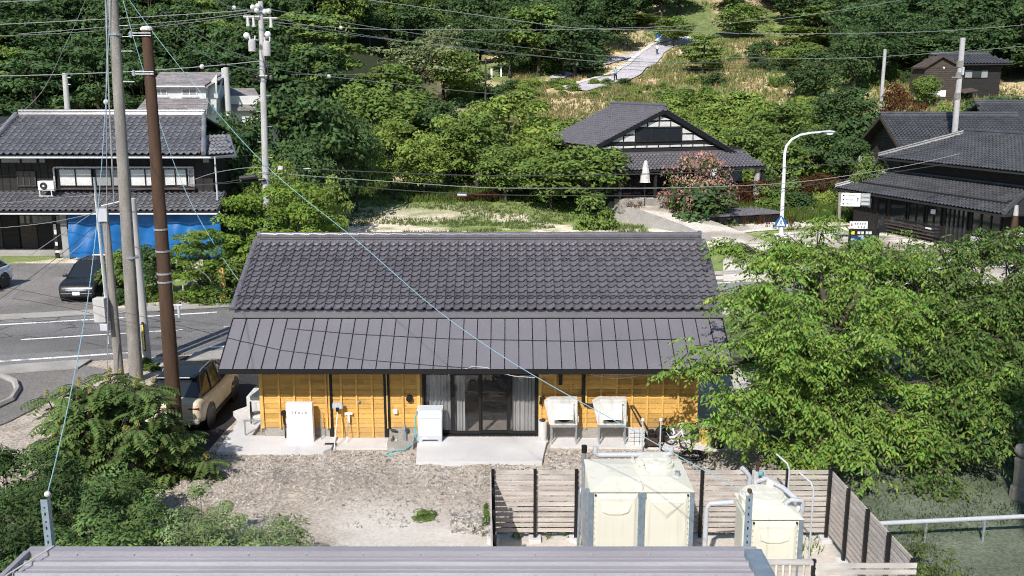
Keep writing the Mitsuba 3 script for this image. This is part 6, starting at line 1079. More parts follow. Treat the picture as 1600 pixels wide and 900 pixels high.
# planter, young tree stake, boardwalk at the right end of the house
p = gp(1152, 492); k = thing('planter_box', 'wooden planter box on the lawn behind the house', 'planter'); part(k, 'box', cat(box(p[0] - .75, p[0] + .6, p[1] - .05, p[1], .0, .5), box(p[0] - .75, p[0] - .7, p[1], p[1] + .8, 0, .5), box(p[0] + .55, p[0] + .6, p[1], p[1] + .8, 0, .5), box(p[0] - .7, p[0] + .55, p[1] + .8, p[1] + .85, 0, .5)), M['pale_wood']); part(k, 'soil', box(p[0] - .7, p[0] + .55, p[1], p[1] + .8, .0, .42), M['rust'])
k = thing('boardwalk', 'pale slatted boardwalk beside the right end of the house roof', 'boardwalk')
for i in range(26): part(k, 'plank', box(6.9, 8.2, 30.0 + i * .22, 30.2 + i * .22, .08, .13), M['pale_wood'])
# ---------------------------------------------------------------- vegetation
def leaves(rng, P, Nn, l, w, col, tone, droop=0.0, fold=0.25):
    """one small folded leaf per point: four corners, two faces"""
    n = len(P); Nn = Nn / np.linalg.norm(Nn, axis=1, keepdims=True)
    t = np.cross(Nn, rng.normal(size=(n, 3))); t /= np.linalg.norm(t, axis=1, keepdims=True) + 1e-9
    if droop: t = t * (1 - droop) + np.array([0, 0, -1]) * droop; t /= np.linalg.norm(t, axis=1, keepdims=True)
    b = np.cross(Nn, t); b /= np.linalg.norm(b, axis=1, keepdims=True) + 1e-9
    s = rng.uniform(.7, 1.3, (n, 1)); L, W = l * s, w * s
    v = np.stack([P - t * L / 2, P + b * W / 2 - Nn * W * fold, P + t * L / 2, P - b * W / 2 - Nn * W * fold], 1).reshape(-1, 3)
    k = np.arange(n)[:, None] * 4; f = np.concatenate([k + [0, 1, 2], k + [0, 2, 3]], 0)
    c = np.array(col)[None] * tone[:, None] * np.stack([1 + rng.normal(0, .10, n), 1 + rng.normal(0, .05, n), 1 + rng.normal(0, .12, n)], 1)
    return v, f, np.repeat(np.clip(c, .004, .9), 4, 0)
def lcat(*ms):
    v, f = cat(*[(m[0], m[1]) for m in ms]); return v, f, np.vstack([m[2] for m in ms])
def clumps(rng, C, R, n, l, w, col, up=.5, flat=.7, inner=.25, tone=(.7, 1.3)):
    out = []; 
    for c, r in zip(C, R):
        k = int(n * rng.uniform(.8, 1.2)); d = rng.normal(size=(k, 3)); d[:, 2] = np.abs(d[:, 2]) * np.where(rng.random(k) < .82, 1, -1) ; d /= np.linalg.norm(d, axis=1, keepdims=True)
        rad = np.where(rng.random(k) < inner, rng.uniform(.3, .9, k), rng.uniform(.85, 1.12, k))
        P = c + d * (r * rad)[:, None] * [1, 1, flat]
        N = d * (1 - up) + np.array([0, 0, up]) + rng.normal(0, .30, (k, 3))
        out.append((P, N, np.full(k, rng.uniform(*tone)) * rng.uniform(.8, 1.2, k)))
    P, N, t = (np.concatenate([o[i] for o in out]) for i in range(3)); return leaves(rng, P, N, l, w, col, t)
def archetype(seed, W, Hh, kind, col, ncl, nl, l, w, flat=.65, base=.2, up=.5, rc=.2, trunk=True, top=1.0, col2=None):
    """a tree W wide and Hh tall: (crown, trunk)"""
    rng = np.random.default_rng(seed); C, R = [], []
    zc, zh = (base + 1) / 2 * Hh, (1 - base) / 2 * Hh
    while len(C) < ncl:
        d = rng.normal(size=3); d /= np.linalg.norm(d); r = rng.uniform(.35, 1) ** .5
        prof = 1.0
        p = d * r * (1 - rc) 
        if kind == 'dome': p[2] = abs(p[2]) * 2 - 1 if rng.random() < .8 else p[2]
        if kind == 'layer': p[2] = np.round(p[2] * 3) / 3 + rng.normal(0, .03); prof = 1.0 - .35 * max(p[2], 0)
        if kind == 'cone': prof = .45 + .55 * (1 - (p[2] + 1) / 2) ** .7
        q = np.array([p[0] * W / 2 * prof, p[1] * W / 2 * prof, zc + p[2] * zh]); q += rng.normal(0, .04 * W, 3) * [1, 1, .4]
        C.append(q); R.append(W * rc * rng.uniform(.65, 1.25))
    cr = clumps(rng, C, R, nl, l, w, col, up, flat)
    if col2 is not None: cr = lcat(cr, clumps(rng, [c + [0, 0, r * .25] for c, r in zip(C, R)], R, nl * 1.1, l * .9, w * 1.1, col2, .4, flat, 0))
    tr_ = None
    if trunk:
        ms = []; th = base * Hh + .15 * Hh; lean = rng.normal(0, .03 * W, 2)
        ms.append(tube([[0, 0, -.5], [lean[0] * .3, lean[1] * .3, th * .5], [lean[0], lean[1], th], [lean[0] * 1.5, lean[1] * 1.5, zc + zh * .4]], [W * .035, W * .027, W * .022, W * .008], 7))
        for i in rng.choice(len(C), min(10, len(C)), False):
            s = np.array([lean[0], lean[1], th * rng.uniform(.6, 1.3)]); e = C[i]; m_ = (s + e) / 2 + [0, 0, -.06 * Hh]; ms.append(tube([s, m_, e], [W * .014, W * .009, W * .003], 5))
        tr_ = cat(*ms)
    return cr, tr_
KINDS = {}
def kind(name, n, **kw):
    KINDS[name] = []
    for i in range(n):
        cr, tr_ = archetype(1000 + 37 * len(scene) + i, **kw); key = f'group_{name}_{i}'
        g = {'type': 'shapegroup', 'crown': mikit.ply((cr[0], cr[1]), M['leaf'], color=cr[2])}
        if tr_ is not None: g['trunk'] = mikit.ply(tr_, M['bark'], smooth=True)
        scene[key] = g; KINDS[name].append((key, kw['W'], kw['Hh']))
G1, G2, G3, G4, G5, G6 = (.190, .275, .075), (.100, .165, .064), (.275, .365, .09), (.088, .148, .060), (.17, .22, .09), (.20, .30, .06)
kind('broad', 3, W=7., Hh=8., kind='ball', col=G1, ncl=62, nl=62, l=.42, w=.26, rc=.15)
kind('dark', 3, W=7., Hh=8., kind='ball', col=G2, ncl=64, nl=60, l=.40, w=.24, rc=.15, base=.12)
kind('bright', 3, W=6., Hh=7., kind='ball', col=G3, ncl=60, nl=60, l=.34, w=.18, rc=.14, base=.15, up=.35)
kind('forest', 4, W=8., Hh=11., kind='ball', col=G4, ncl=56, nl=56, l=.55, w=.36, rc=.15, base=.15)
kind('forest_lit', 3, W=8., Hh=9., kind='layer', col=G1, ncl=60, nl=56, l=.50, w=.30, rc=.13, base=.2, flat=.35, up=.7)
kind('pine', 2, W=4.4, Hh=6., kind='layer', col=G6, ncl=85, nl=75, l=.22, w=.13, rc=.12, base=.03, flat=.5, up=.6)
kind('shrub', 4, W=3., Hh=2.4, kind='dome', col=G1, ncl=26, nl=62, l=.26, w=.16, rc=.2, base=.0, trunk=False)
kind('vine', 3, W=4., Hh=2.2, kind='dome', col=G3, ncl=34, nl=62, l=.30, w=.24, rc=.18, base=.0, trunk=False, up=.7, flat=.5)
kind('darkshrub', 2, W=3., Hh=2.4, kind='dome', col=G2, ncl=28, nl=62, l=.26, w=.16, rc=.2, base=.0, trunk=False)
kind('pale', 2, W=6., Hh=6., kind='layer', col=(.26, .30, .14), ncl=44, nl=50, l=.32, w=.17, rc=.14, base=.2, flat=.5, up=.5)
kind('brown', 1, W=5., Hh=4.5, kind='ball', col=(.13, .060, .030), ncl=50, nl=60, l=.26, w=.14, rc=.16, base=.05)
kind('pink', 1, W=6., Hh=4., kind='dome', col=(.12, .15, .055), ncl=70, nl=45, l=.20, w=.12, rc=.12, base=.1, col2=(.52, .30, .25))
def plant(kd, X_, Y_, h, w, name, label, cat_, group=None, seed=0, sink=.15):
    r = np.random.default_rng(int(abs(X_ * 131 + Y_ * 977)) + seed); key, W, Hh = KINDS[kd][r.integers(len(KINDS[kd]))]
    k = numbered(name)
    scene[k] = {'type': 'instance', 'to_world': T().translate([float(X_), float(Y_), float(gz(X_, Y_)) - sink]).rotate([0, 0, 1], float(r.uniform(0, 360))).scale([float(w / W), float(w / W), float(h / Hh)]), 'group': {'type': 'ref', 'id': key}}
    if group and cat_ in ('shrub', 'tree'):
        pxx = 800 + X_ / (Y_ * .978 + 1) * F; look = {'vine': 'broad-leaved', 'shrub': 'leafy', 'darkshrub': 'dark', 'forest': 'dark', 'forest_lit': 'layered', 'dark': 'deep green', 'broad': 'mid green'}[kd]
        mark = next(t for lim, t in ((90, 'near the left edge'), (200, 'left of the thick concrete pole'), (330, 'around the white house'), (420, 'left of the tall utility pole'), (560, 'just right of the tall utility pole'), (700, 'left of the thin wooden pole'), (800, 'near the thin wooden pole'), (960, 'above the farmhouse roof'), (1060, 'above the white gable'), (1180, 'right of the white gable'), (1290, 'above the street lamp'), (1400, 'left of the brown bush'), (1500, 'around the barn'), (9999, 'near the right edge')) if pxx < lim)
        label = f'{look} {label}, {mark}'; labels[k] = {'label': label, 'category': cat_}
    else: labels[k] = {'label': label, 'category': cat_}
    if group: labels[k]['group'] = group
    return k
def pp(kd, px, pyt, wpx, Y_, label, name=None, cat_=None, group=None, hmin=.4):
    p = at(px, pyt, Y_); X_ = p[0]; g = float(gz(X_, Y_)); w = wpx / F * (Y_ * .978 + 1)
    sh = kd in ('shrub', 'vine', 'darkshrub', 'pink'); nm = name or ('shrub' if sh else 'tree')
    return plant(kd, X_, Y_, max(hmin, p[2] - g + .15), w, nm, label, cat_ or nm.split('_')[-1], group)
# individual trees and shrubs, nearest first
for a in (('pine', 378, 288, 120, 46.5, 'bright green layered evergreen tree left of the tall pole, behind the roof corner'),
          ('pine', 452, 268, 140, 47.5, 'bright green layered evergreen tree right of the tall pole'),
          ('bright', 508, 272, 95, 52, 'loose bright green tree at the right end of the layered evergreens'),
          ('pine', 425, 345, 120, 46, 'low layered evergreen directly behind the left end of the roof ridge'),
          ('bright', 440, 245, 60, 54, 'slim light green tree rising above the layered evergreens'),
          ('pine', 312, 346, 105, 44.6, 'clipped garden tree in front of the right end of the blue tarpaulin'),
          ('dark', 245, 375, 90, 45.5, 'small dark tree in the garden bed behind the rusty pole'),
          ('broad', 192, 385, 95, 45.2, 'small round garden tree beside the black car'),
          ('broad', 352, 392, 80, 45, 'small tree at the right end of the garden bed'),
          ('dark', 340, 420, 70, 44.8, 'dark low tree near the bamboo stakes'),
          ('dark', 440, 118, 185, 69, 'large dark evergreen tree beside the tall pole, left of the grassy field'),
          ('dark', 375, 162, 130, 66, 'dark evergreen tree between the white house and the tall pole'),
          ('dark', 350, 200, 110, 62, 'dark tree at the right end of the black house'),
          ('dark', 512, 152, 120, 71, 'dark evergreen tree right of the largest evergreen'),
          ('dark', 468, 205, 110, 63, 'rounded dark tree low in front of the large evergreens'),
          ('dark', 552, 178, 90, 75, 'dark tree at the edge of the gap in the hillside trees'),
          ('broad', 420, 235, 90, 58, 'mid green tree behind the layered evergreens, right of the black house'),
          ('bright', 612, 182, 105, 79, 'bright green tree with pale bare stems beside the field'),
          ('bright', 660, 215, 90, 80, 'yellowish green tree in the row behind the field'),
          ('bright', 700, 178, 100, 84, 'feathery bright green tree in the middle of the row behind the field'),
          ('broad', 745, 178, 110, 82, 'tree with dark lower leaves in the row behind the field'),
          ('bright', 800, 138, 150, 87, 'tallest bright green tree left of the farmhouse'),
          ('bright', 852, 205, 110, 79, 'bright green tree with thin pale stems left of the farmhouse'),
          ('broad', 915, 218, 135, 73.5, 'broad leafy tree covering the left end of the farmhouse'),
          ('broad', 862, 238, 110, 75, 'leafy tree at the right end of the row behind the field'),
          ('broad', 790, 225, 100, 78, 'dark leaved tree low in the row behind the field'),
          ('shrub', 932, 292, 70, 68.5, 'dark leafy shrub at the foot of the sloping path'),
          ('broad', 560, 122, 130, 92, 'tree above the dark evergreens, left of the dry slope'),
          ('broad', 640, 140, 130, 95, 'mid green tree in the centre of the hillside thicket'),
          ('dark', 690, 150, 100, 93, 'darker tree in the hillside thicket above the feathery tree'),
          ('broad', 600, 150, 120, 90, 'tree in the hillside thicket above the gap'),
          ('pale', 650, 52, 140, 112, 'pale silvery green tree in front of the dark wood'),
          ('pale', 690, 38, 80, 118, 'smaller pale tree at the top of the silvery tree'),
          ('broad', 610, 100, 130, 104, 'tree on the slope below the pale silvery tree'),
          ('broad', 715, 75, 100, 114, 'green tree right of the pale silvery tree'),
          ('forest_lit', 490, 10, 150, 108, 'bright layered tree standing out from the dark wood right of the tall pole'),
          ('forest_lit', 480, 60, 100, 100, 'layered tree below it at the edge of the dark wood'),
          ('shrub', 852, 70, 62, 140, 'round sunlit bush left of the branching hill path', 'shrub'),
          ('darkshrub', 905, 72, 90, 148, 'dark bush above the lower end of the branching path'),
          ('dark', 925, 40, 100, 160, 'dark rounded tree above the branching hill path'),
          ('broad', 985, 22, 110, 192, 'light green tree at the head of the hill path'),
          ('broad', 1055, 22, 60, 180, 'rounded light tree right of the head of the hill path'),
          ('forest_lit', 1100, 50, 72, 138, 'lone layered tree with a dark trunk right of the hill path'),
          ('dark', 1192, 60, 58, 142, 'small dark tree right of the lone layered tree'),
          ('bright', 1228, 72, 60, 138, 'light green tree at the upper edge of the scrub'),
          ('dark', 1275, 78, 88, 116, 'dark rounded tree right of the scrub'),
          ('broad', 1255, 62, 70, 134, 'grey green tree behind the dark rounded tree'),
          ('forest_lit', 1290, 2, 150, 168, 'large layered tree with sunlit tiers at upper right'),
          ('forest_lit', 1345, 30, 100, 158, 'layered tree at the edge of the upper right wood'),
          ('broad', 1160, 2, 80, 185, 'tree at the top of the hill clearing'),
          ('brown', 1408, 122, 66, 96, 'rust brown bush beside the barn', 'shrub'),
          ('dark', 1330, 132, 110, 98, 'dark tree left of the rust brown bush'),
          ('darkshrub', 1345, 165, 90, 90, 'dark bush behind the gabled house'),
          ('broad', 1225, 160, 110, 92, 'green tree right of the farmhouse'),
          ('broad', 1180, 185, 100, 86, 'tree just behind the right end of the farmhouse'),
          ('dark', 1275, 190, 110, 84, 'dark tree behind the street lamp arm'),
          ('dark', 1330, 205, 80, 80, 'dark tree beside the gabled house'),
          ('broad', 1225, 205, 90, 80, 'leafy tree left of the street lamp'),
          ('broad', 1358, 235, 55, 70, 'small green tree at the far corner of the long black house'),
          ('pink', 1088, 232, 118, 71.5, 'broad bush covered in dull pink blossom before the farmhouse', 'flowering_bush'),
          ('darkshrub', 1095, 272, 110, 70.5, 'dark undergrowth below the pink bush'),
          ('forest', 1455, 55, 150, 132, 'dark tree behind the barn, left'),
          ('forest', 1560, 50, 150, 128, 'dark tree behind the barn, right'),
          ('darkshrub', 1580, 140, 90, 103, 'dark bush below the right end of the barn'),
          ('darkshrub', 1528, 145, 70, 100, 'dark bush in front of the barn wing'),
          ('shrub', 1490, 152, 60, 98, 'bush at the foot of the barn gable'),
          ('broad', 1450, 118, 50, 112, 'small tree at the left corner of the barn'),
          ('shrub', 665, 793, 42, 21.5, 'small leafy weed clump on the sandy yard', 'weed')):
    pp(*a[:6], name=a[6] if len(a) > 6 else None)
for px, pyt, w_, Y_, lab in ((985, 306, 40, 73, 'nearest the bend of the sloping path'), (1070, 300, 60, 72.5, 'below the pink bush'), (1125, 288, 70, 74, 'right of the pink bush'), (1175, 276, 70, 77, 'between the pink bush and the street lamp'), (1235, 272, 80, 78, 'right of the street lamp'), (1290, 268, 70, 78.5, 'left of the direction sign'), (735, 300, 50, 79, 'at the back of the field'), (770, 296, 50, 79, 'at the right end of the back of the field')):
    pp('brown', px, pyt, w_, Y_, 'low dead brown shrub ' + lab, 'shrub')
rng = np.random.default_rng(77)
# the hillside scrub right of the farmhouse
for i in range(95):
    px, py = rng.uniform(1035, 1330), rng.uniform(112, 262)
    if py < 118 + (px - 1035) * -.02: continue
    Y_ = 83 + (262 - py) / 150 * 32; kd = rng.choice(['vine', 'vine', 'shrub'], p=[.45, .25, .3])
    p = at(px, py, Y_); plant(kd, p[0], Y_, rng.uniform(1.8, 3.4), rng.uniform(3.2, 5.2), 'shrub', 'shrub in the thick scrub above the farmhouse', 'shrub', 'shrubs of the scrub above the farmhouse')
for i in range(34):
    px = rng.uniform(800, 1040); Y_ = rng.uniform(86, 100); p = at(px, 180, Y_); plant(rng.choice(['vine', 'shrub']), p[0], Y_, rng.uniform(2.2, 3.6), rng.uniform(3, 4.6), 'shrub', 'shrub in the belt below the dry slope', 'shrub', 'shrubs between the farmhouse and the dry slope')
for i in range(40):
    px, Y_ = rng.uniform(540, 780), rng.uniform(84, 104); p = at(px, 200, Y_); plant(rng.choice(['shrub', 'darkshrub', 'vine']), p[0], Y_, rng.uniform(1.6, 3), rng.uniform(2.5, 4.2), 'shrub', 'shrub under the central hillside trees', 'shrub', 'undergrowth of the central hillside thicket')
for i in range(30):
    px, Y_ = rng.uniform(845, 1110), rng.uniform(116, 128); p = at(px, 150, Y_); plant(rng.choice(['shrub', 'vine', 'darkshrub']), p[0], Y_, rng.uniform(.6, 1.4), rng.uniform(1.0, 2.6), 'shrub', 'low shrub on dry grass', 'shrub', 'shrubs on the dry slope below the hill path')
for i in range(44):
    px, Y_ = rng.uniform(1060, 1440), rng.uniform(118, 165); p = at(px, 110, Y_)
    plant(rng.choice(['shrub', 'vine', 'darkshrub']), p[0], Y_, rng.uniform(.8, 2.2), rng.uniform(1.6, 4), 'shrub', 'shrub in the upper clearing', 'shrub', 'shrubs of the upper clearing')
for i in range(26):
    px, Y_ = rng.uniform(690, 860), rng.uniform(112, 126); p = at(px, 110, Y_); plant(rng.choice(['shrub', 'vine', 'darkshrub']), p[0], Y_, rng.uniform(.9, 2.2), rng.uniform(1.8, 3.6), 'shrub', 'shrub near the two white posts', 'shrub', 'shrubs around the white posts')
for i in range(26):
    px, Y_ = rng.uniform(330, 515), rng.uniform(58, 80); p = at(px, 260, Y_); plant(rng.choice(['shrub', 'darkshrub']), p[0], Y_, rng.uniform(1.2, 2.4), rng.uniform(2, 3.4), 'shrub', 'shrub under the evergreens', 'shrub', 'shrubs under the evergreens')
for i in range(20):
    px, Y_ = rng.uniform(150, 365), rng.uniform(43.9, 45.6); p = at(px, 460, Y_)
    if px < 170: continue
    plant(rng.choice(['shrub', 'darkshrub']), p[0], Y_, rng.uniform(.5, 1.2), rng.uniform(.8, 1.5), 'shrub', 'clipped shrub in the garden bed', 'shrub', 'shrubs in the garden bed')
for i in range(24):
    px, Y_ = rng.uniform(1170, 1345), rng.uniform(75, 80); p = at(px, 280, Y_); plant(rng.choice(['shrub', 'darkshrub', 'vine']), p[0], Y_, rng.uniform(1.0, 2.6), rng.uniform(1.6, 3.2), 'shrub', 'shrub behind the concrete pads', 'shrub', 'shrubs behind the concrete pads')
# the woods: countable trees along the front, the rest as one wood
def wood(n, pxr, Yr, kinds_, hr, label, group, name='tree', seed=1, skip=None):
    r = np.random.default_rng(seed); done = []
    while len(done) < n:
        Y_ = r.uniform(*Yr); px = r.uniform(*pxr); X_ = at(px, 100, Y_)[0]
        if skip and skip(X_, Y_): continue
        if any((X_ - a) ** 2 + (Y_ - b) ** 2 < 9 for a, b in done): continue
        done.append((X_, Y_)); h = r.uniform(*hr); plant(r.choice(kinds_), X_, Y_, h, h * r.uniform(.7, .95), name, label, 'tree', group)
wood(62, (-60, 460), (98, 128), ['forest', 'forest', 'forest', 'dark', 'forest_lit'], (7, 11), 'woodland tree on the steep slope', 'trees of the dark wood at upper left', seed=5)
wood(40, (440, 900), (128, 165), ['forest', 'forest', 'dark', 'broad'], (7, 11), 'woodland tree along the top', 'trees of the wood at the top centre', seed=6)
wood(46, (1330, 1660), (118, 165), ['forest', 'forest', 'dark'], (7, 11), 'woodland tree on the right slope', 'trees of the dark wood at upper right', seed=7, skip=lambda x, y: y < 124 and abs(x - 53) < 9)
def wood_stuff(n, pxr, Yr, seed, label):
    r = np.random.default_rng(seed); base = numbered('woodland'); labels[base] = {'label': label, 'kind': 'stuff'}
    for i in range(n):
        Y_ = r.uniform(*Yr); X_ = at(r.uniform(*pxr), 100, Y_)[0]; key, W, Hh = KINDS['forest' if r.random() < .7 else 'dark'][r.integers(3)]; h = r.uniform(8, 13); w = h * .8
        scene[f'{base}__{i + 1:03d}'] = {'type': 'instance', 'to_world': T().translate([float(X_), float(Y_), float(gz(X_, Y_)) - .3]).rotate([0, 0, 1], float(r.uniform(0, 360))).scale([float(w / W), float(w / W), float(h / Hh)]), 'group': {'type': 'ref', 'id': key}}
wood_stuff(120, (-80, 480), (128, 185), 15, 'dense dark wood covering the upper left hillside')
wood_stuff(70, (430, 960), (160, 215), 16, 'dense dark wood along the top centre of the picture')
wood_stuff(40, (930, 1330), (190, 220), 18, 'dark wood at the very top above the hill clearing')
wood_stuff(90, (1300, 1680), (160, 210), 17, 'dense dark wood covering the upper right hillside')
# grass
def grass(name, label, sampler, n, h, col, seed, wd=.03, blades=5):
    r = np.random.default_rng(seed); P = sampler(r, n); n = len(P); P = np.repeat(P, blades, 0) + np.c_[r.normal(0, .10, (n * blades, 2)), np.zeros(n * blades)]
    a = r.uniform(0, 2 * np.pi, len(P)); hh = h * r.uniform(.5, 1.3, len(P)); d = np.c_[np.cos(a), np.sin(a), a * 0]
    tip = P + d * (hh * r.uniform(.2, .8, len(P)))[:, None] + np.c_[a * 0, a * 0, hh]; side = np.c_[-d[:, 1], d[:, 0], a * 0] * wd
    v = np.stack([P - side, P + side, tip], 1).reshape(-1, 3); f = np.arange(len(v)).reshape(-1, 3)
    c = np.repeat(np.array(col) * r.uniform(.6, 1.35, (len(P), 1)) * (1 + r.normal(0, .08, (len(P), 3))), 3, 0)
    k = numbered(name); scene[k] = mikit.ply((v, f), M['leaf'], color=np.clip(c, .01, .9)); labels[k] = {'label': label, 'kind': 'stuff'}
PATHS = np.vstack([np.stack([np.interp(np.linspace(0, len(c) - 1, 80), np.arange(len(c)), c[:, k]) for k in (0, 1)], 1) for c in (hp, hp2)])
def area(x0, x1, y0, y1, thr=None, sc=.2, sd=0):
    def s(r, n):
        P = np.c_[r.uniform(x0, x1, n), r.uniform(y0, y1, n)]
        if thr is not None: P = P[meshkit.fbm(np.c_[P * sc, P[:, 0] * 0], 3, sd) > thr]
        if y1 > 120: P = P[np.array([np.min(((p_ - PATHS) ** 2).sum(1)) > 10 for p_ in P])]
        return np.c_[P, gz(P[:, 0], P[:, 1]) - .03]
    return s
grass('grass', 'green grass growing in patches over the pale field behind the house', area(-16, 9.5, 54, 83, .50, .35, 3), 9000, .24, (.17, .22, .08), 1, .035)
grass('grass', 'tall weeds along the back edge of the field under the trees', area(-16, 9, 78, 85, .46, .3, 5), 2500, .5, (.12, .18, .045), 2, .045)
grass('grass', 'rank grass in the overgrown strip between the path and the black house', area(11, 27, 71, 82, .40, .3, 7), 4000, .75, (.14, .20, .05), 3, .045)
grass('grass', 'brown dead weeds among the grass below the farmhouse', area(9.5, 27, 70, 79, .52, .25, 9), 1800, .8, (.10, .055, .03), 4, .045)
grass('grass', 'weeds growing in the cracks between the concrete pads', area(15.5, 28, 57, 71, .62, .45, 11), 1100, .35, (.13, .18, .05), 5, .04)
grass('grass', 'tufts of dry grass over the sunny hillside', area(0, 62, 104, 185, .36, .1, 13), 12000, .55, (.42, .34, .17), 6, .07)
grass('grass', 'yellowing grass and weeds on the bare slope above the farmhouse roof', area(-2, 16, 106, 127, .22, .4, 23), 2600, .5, (.30, .29, .13), 16, .06)
grass('grass', 'tufts of green grass over the sunny hillside', area(0, 62, 100, 205, .42, .13, 17), 14000, .6, (.22, .28, .09), 7, .07)
grass('grass', 'short mossy grass on the shaded ground at lower right', area(7.7, 22, 14, 26, .40, .6, 19), 6000, .10, (.085, .12, .05), 8, .014)
grass('grass', 'sunlit lawn behind the right end of the house', area(6.8, 22, 28, 43), 6000, .12, (.17, .25, .06), 9, .02)
grass('grass', 'thin weeds along the fence and the edge of the yard', area(-1, 7, 19.6, 21.2, .56, 1.1, 21), 260, .22, (.13, .2, .05), 10, .018)
# gravel
rng = np.random.default_rng(9); oc = trimesh.creation.icosahedron(); ov, of = np.array(oc.vertices), np.array(oc.faces)
def gravel(key, label, n, samp, r0, r1):
    P = samp(rng, n); n = len(P); R = rng.uniform(r0, r1, (n, 1, 1)) * rng.uniform(.6, 1.3, (n, 1, 3)); v = (ov[None] * R + P[:, None]).reshape(-1, 3); f = (of[None] + (np.arange(n) * 12)[:, None, None]).reshape(-1, 3)
    k = numbered(key); scene[k] = mikit.ply((v, f), M['gravel']); labels[k] = {'label': label, 'kind': 'stuff'}
def yard(r, n):
    P = np.c_[r.uniform(-9, 6.6, n), 20.9 + 4.6 * r.random(n) ** .8]; keep = meshkit.fbm(np.c_[P * .9, P[:, 0] * 0], 3, 31) + .18 * (P[:, 1] > 23) - .1 * (P[:, 1] < 22) > .46; P = P[keep]
    x, y, z = ground_pt(P[:, 0], P[:, 1]); return np.c_[x, y, z + .005]
gravel('gravel', 'loose grey gravel scattered over the yard before the house', 14000, yard, .010, .036)
def path_(r, n):
    P = np.c_[r.uniform(-1.5, 6.8, n), r.uniform(20.6, 21.8, n)]; x, y, z = ground_pt(P[:, 0], P[:, 1]); return np.c_[x, y, z + .01]
gravel('gravel', 'band of coarser dark gravel just behind the slat fence', 2200, path_, .02, .06)
# small weeds inside the fence
def spike(p, h, seed):
    r = np.random.default_rng(seed); n = 130; t = r.random(n) ** .8; a = r.uniform(0, 6.28, n); rad = .15 * (1 - t * .75)
    P = np.c_[p[0] + rad * np.cos(a) * .7, p[1] + rad * np.sin(a) * .7, p[2] + t * h]; N = np.c_[np.cos(a) * .6, np.sin(a) * .6, a * 0 + .8]
    return leaves(r, P, N, .13, .03, (.11, .19, .04), r.uniform(.7, 1.3, n))
for i, (px, h, lab) in enumerate(((808, .5, 'small upright weed at the left end of the fenced yard'), (861, 1.0, 'tall upright weed left of its twin inside the fence'), (883, .95, 'tall upright weed right of its twin inside the fence'), (760, .55, 'upright weed just outside the left end of the fence'))):
    p = gp(px, 838 if px > 770 else 820); m_ = spike(p, h, i); k = thing('weed', lab, 'weed'); scene[numbered(k + '__leaves')] = mikit.ply((m_[0], m_[1]), M['leaf'], color=m_[2]); part(k, 'stem', cyl(p, p + [0, 0, h], .008, n=5), M['bark'])
# ---------------------------------------------------------------- big tree at right: limbs, twigs and hanging sprays of leaves
def branch_tree(seed, root, limbs, spread, n2, n3):
    r = np.random.default_rng(seed); wood_, tips = [], []
    for pts, r0, r1 in limbs:
        P = np.array(pts, float); s = np.linspace(0, len(P) - 1, 14); Q = np.stack([np.interp(s, np.arange(len(P)), P[:, i]) for i in range(3)], 1); Q[1:-1] += r.normal(0, .07, Q[1:-1].shape); wood_.append(tube(Q, np.linspace(r0, r1, 14), 8))
        L = np.linalg.norm(P[-1] - P[0])
        for i in range(n2):
            t = r.uniform(.25, 1); j = t * 13; a = Q[int(j)] if j < 13 else Q[-1]; d = (Q[min(int(j) + 1, 13)] - Q[max(int(j) - 1, 0)]); d /= np.linalg.norm(d)
            v = d * r.uniform(.2, 1) + r.normal(0, .8, 3) * [1, 1, .35]; v[2] += .12; v /= np.linalg.norm(v); l2 = spread * r.uniform(.5, 1.2) * (1.15 - .5 * t)
            e = a + v * l2; m_ = (a + e) / 2 + [0, 0, .12 * l2]; e[2] -= .08 * l2; wood_.append(tube([a, m_, e], [r1 * .8 + .012, .016, .007], 5))
            for q in range(n3):
                pass
            for g_ in range(3):
              t3 = (1.0, .72, .42)[g_]; hub = a * (1 - t3) ** 2 + 2 * m_ * t3 * (1 - t3) + e * t3 ** 2 + r.normal(0, .08, 3)
              for q in range(n3):
                aa = r.uniform(0, 6.28); l3 = r.uniform(.30, .75); b0 = hub + r.normal(0, .07, 3); e3 = b0 + np.array([math.cos(aa), math.sin(aa), r.uniform(-.50, .08)]) * l3; tips.append((b0, e3))
            for q in range(0):
                t3 = r.uniform(.25, 1); b0 = a * (1 - t3) ** 2 + 2 * m_ * t3 * (1 - t3) + e * t3 ** 2; v3 = v * .5 + r.normal(0, .7, 3) * [1, 1, .25]; v3 /= np.linalg.norm(v3); l3 = r.uniform(.35, .95); e3 = b0 + v3 * l3 - [0, 0, .10 * l3]; tips.append((b0, e3))
    return cat(*wood_), tips
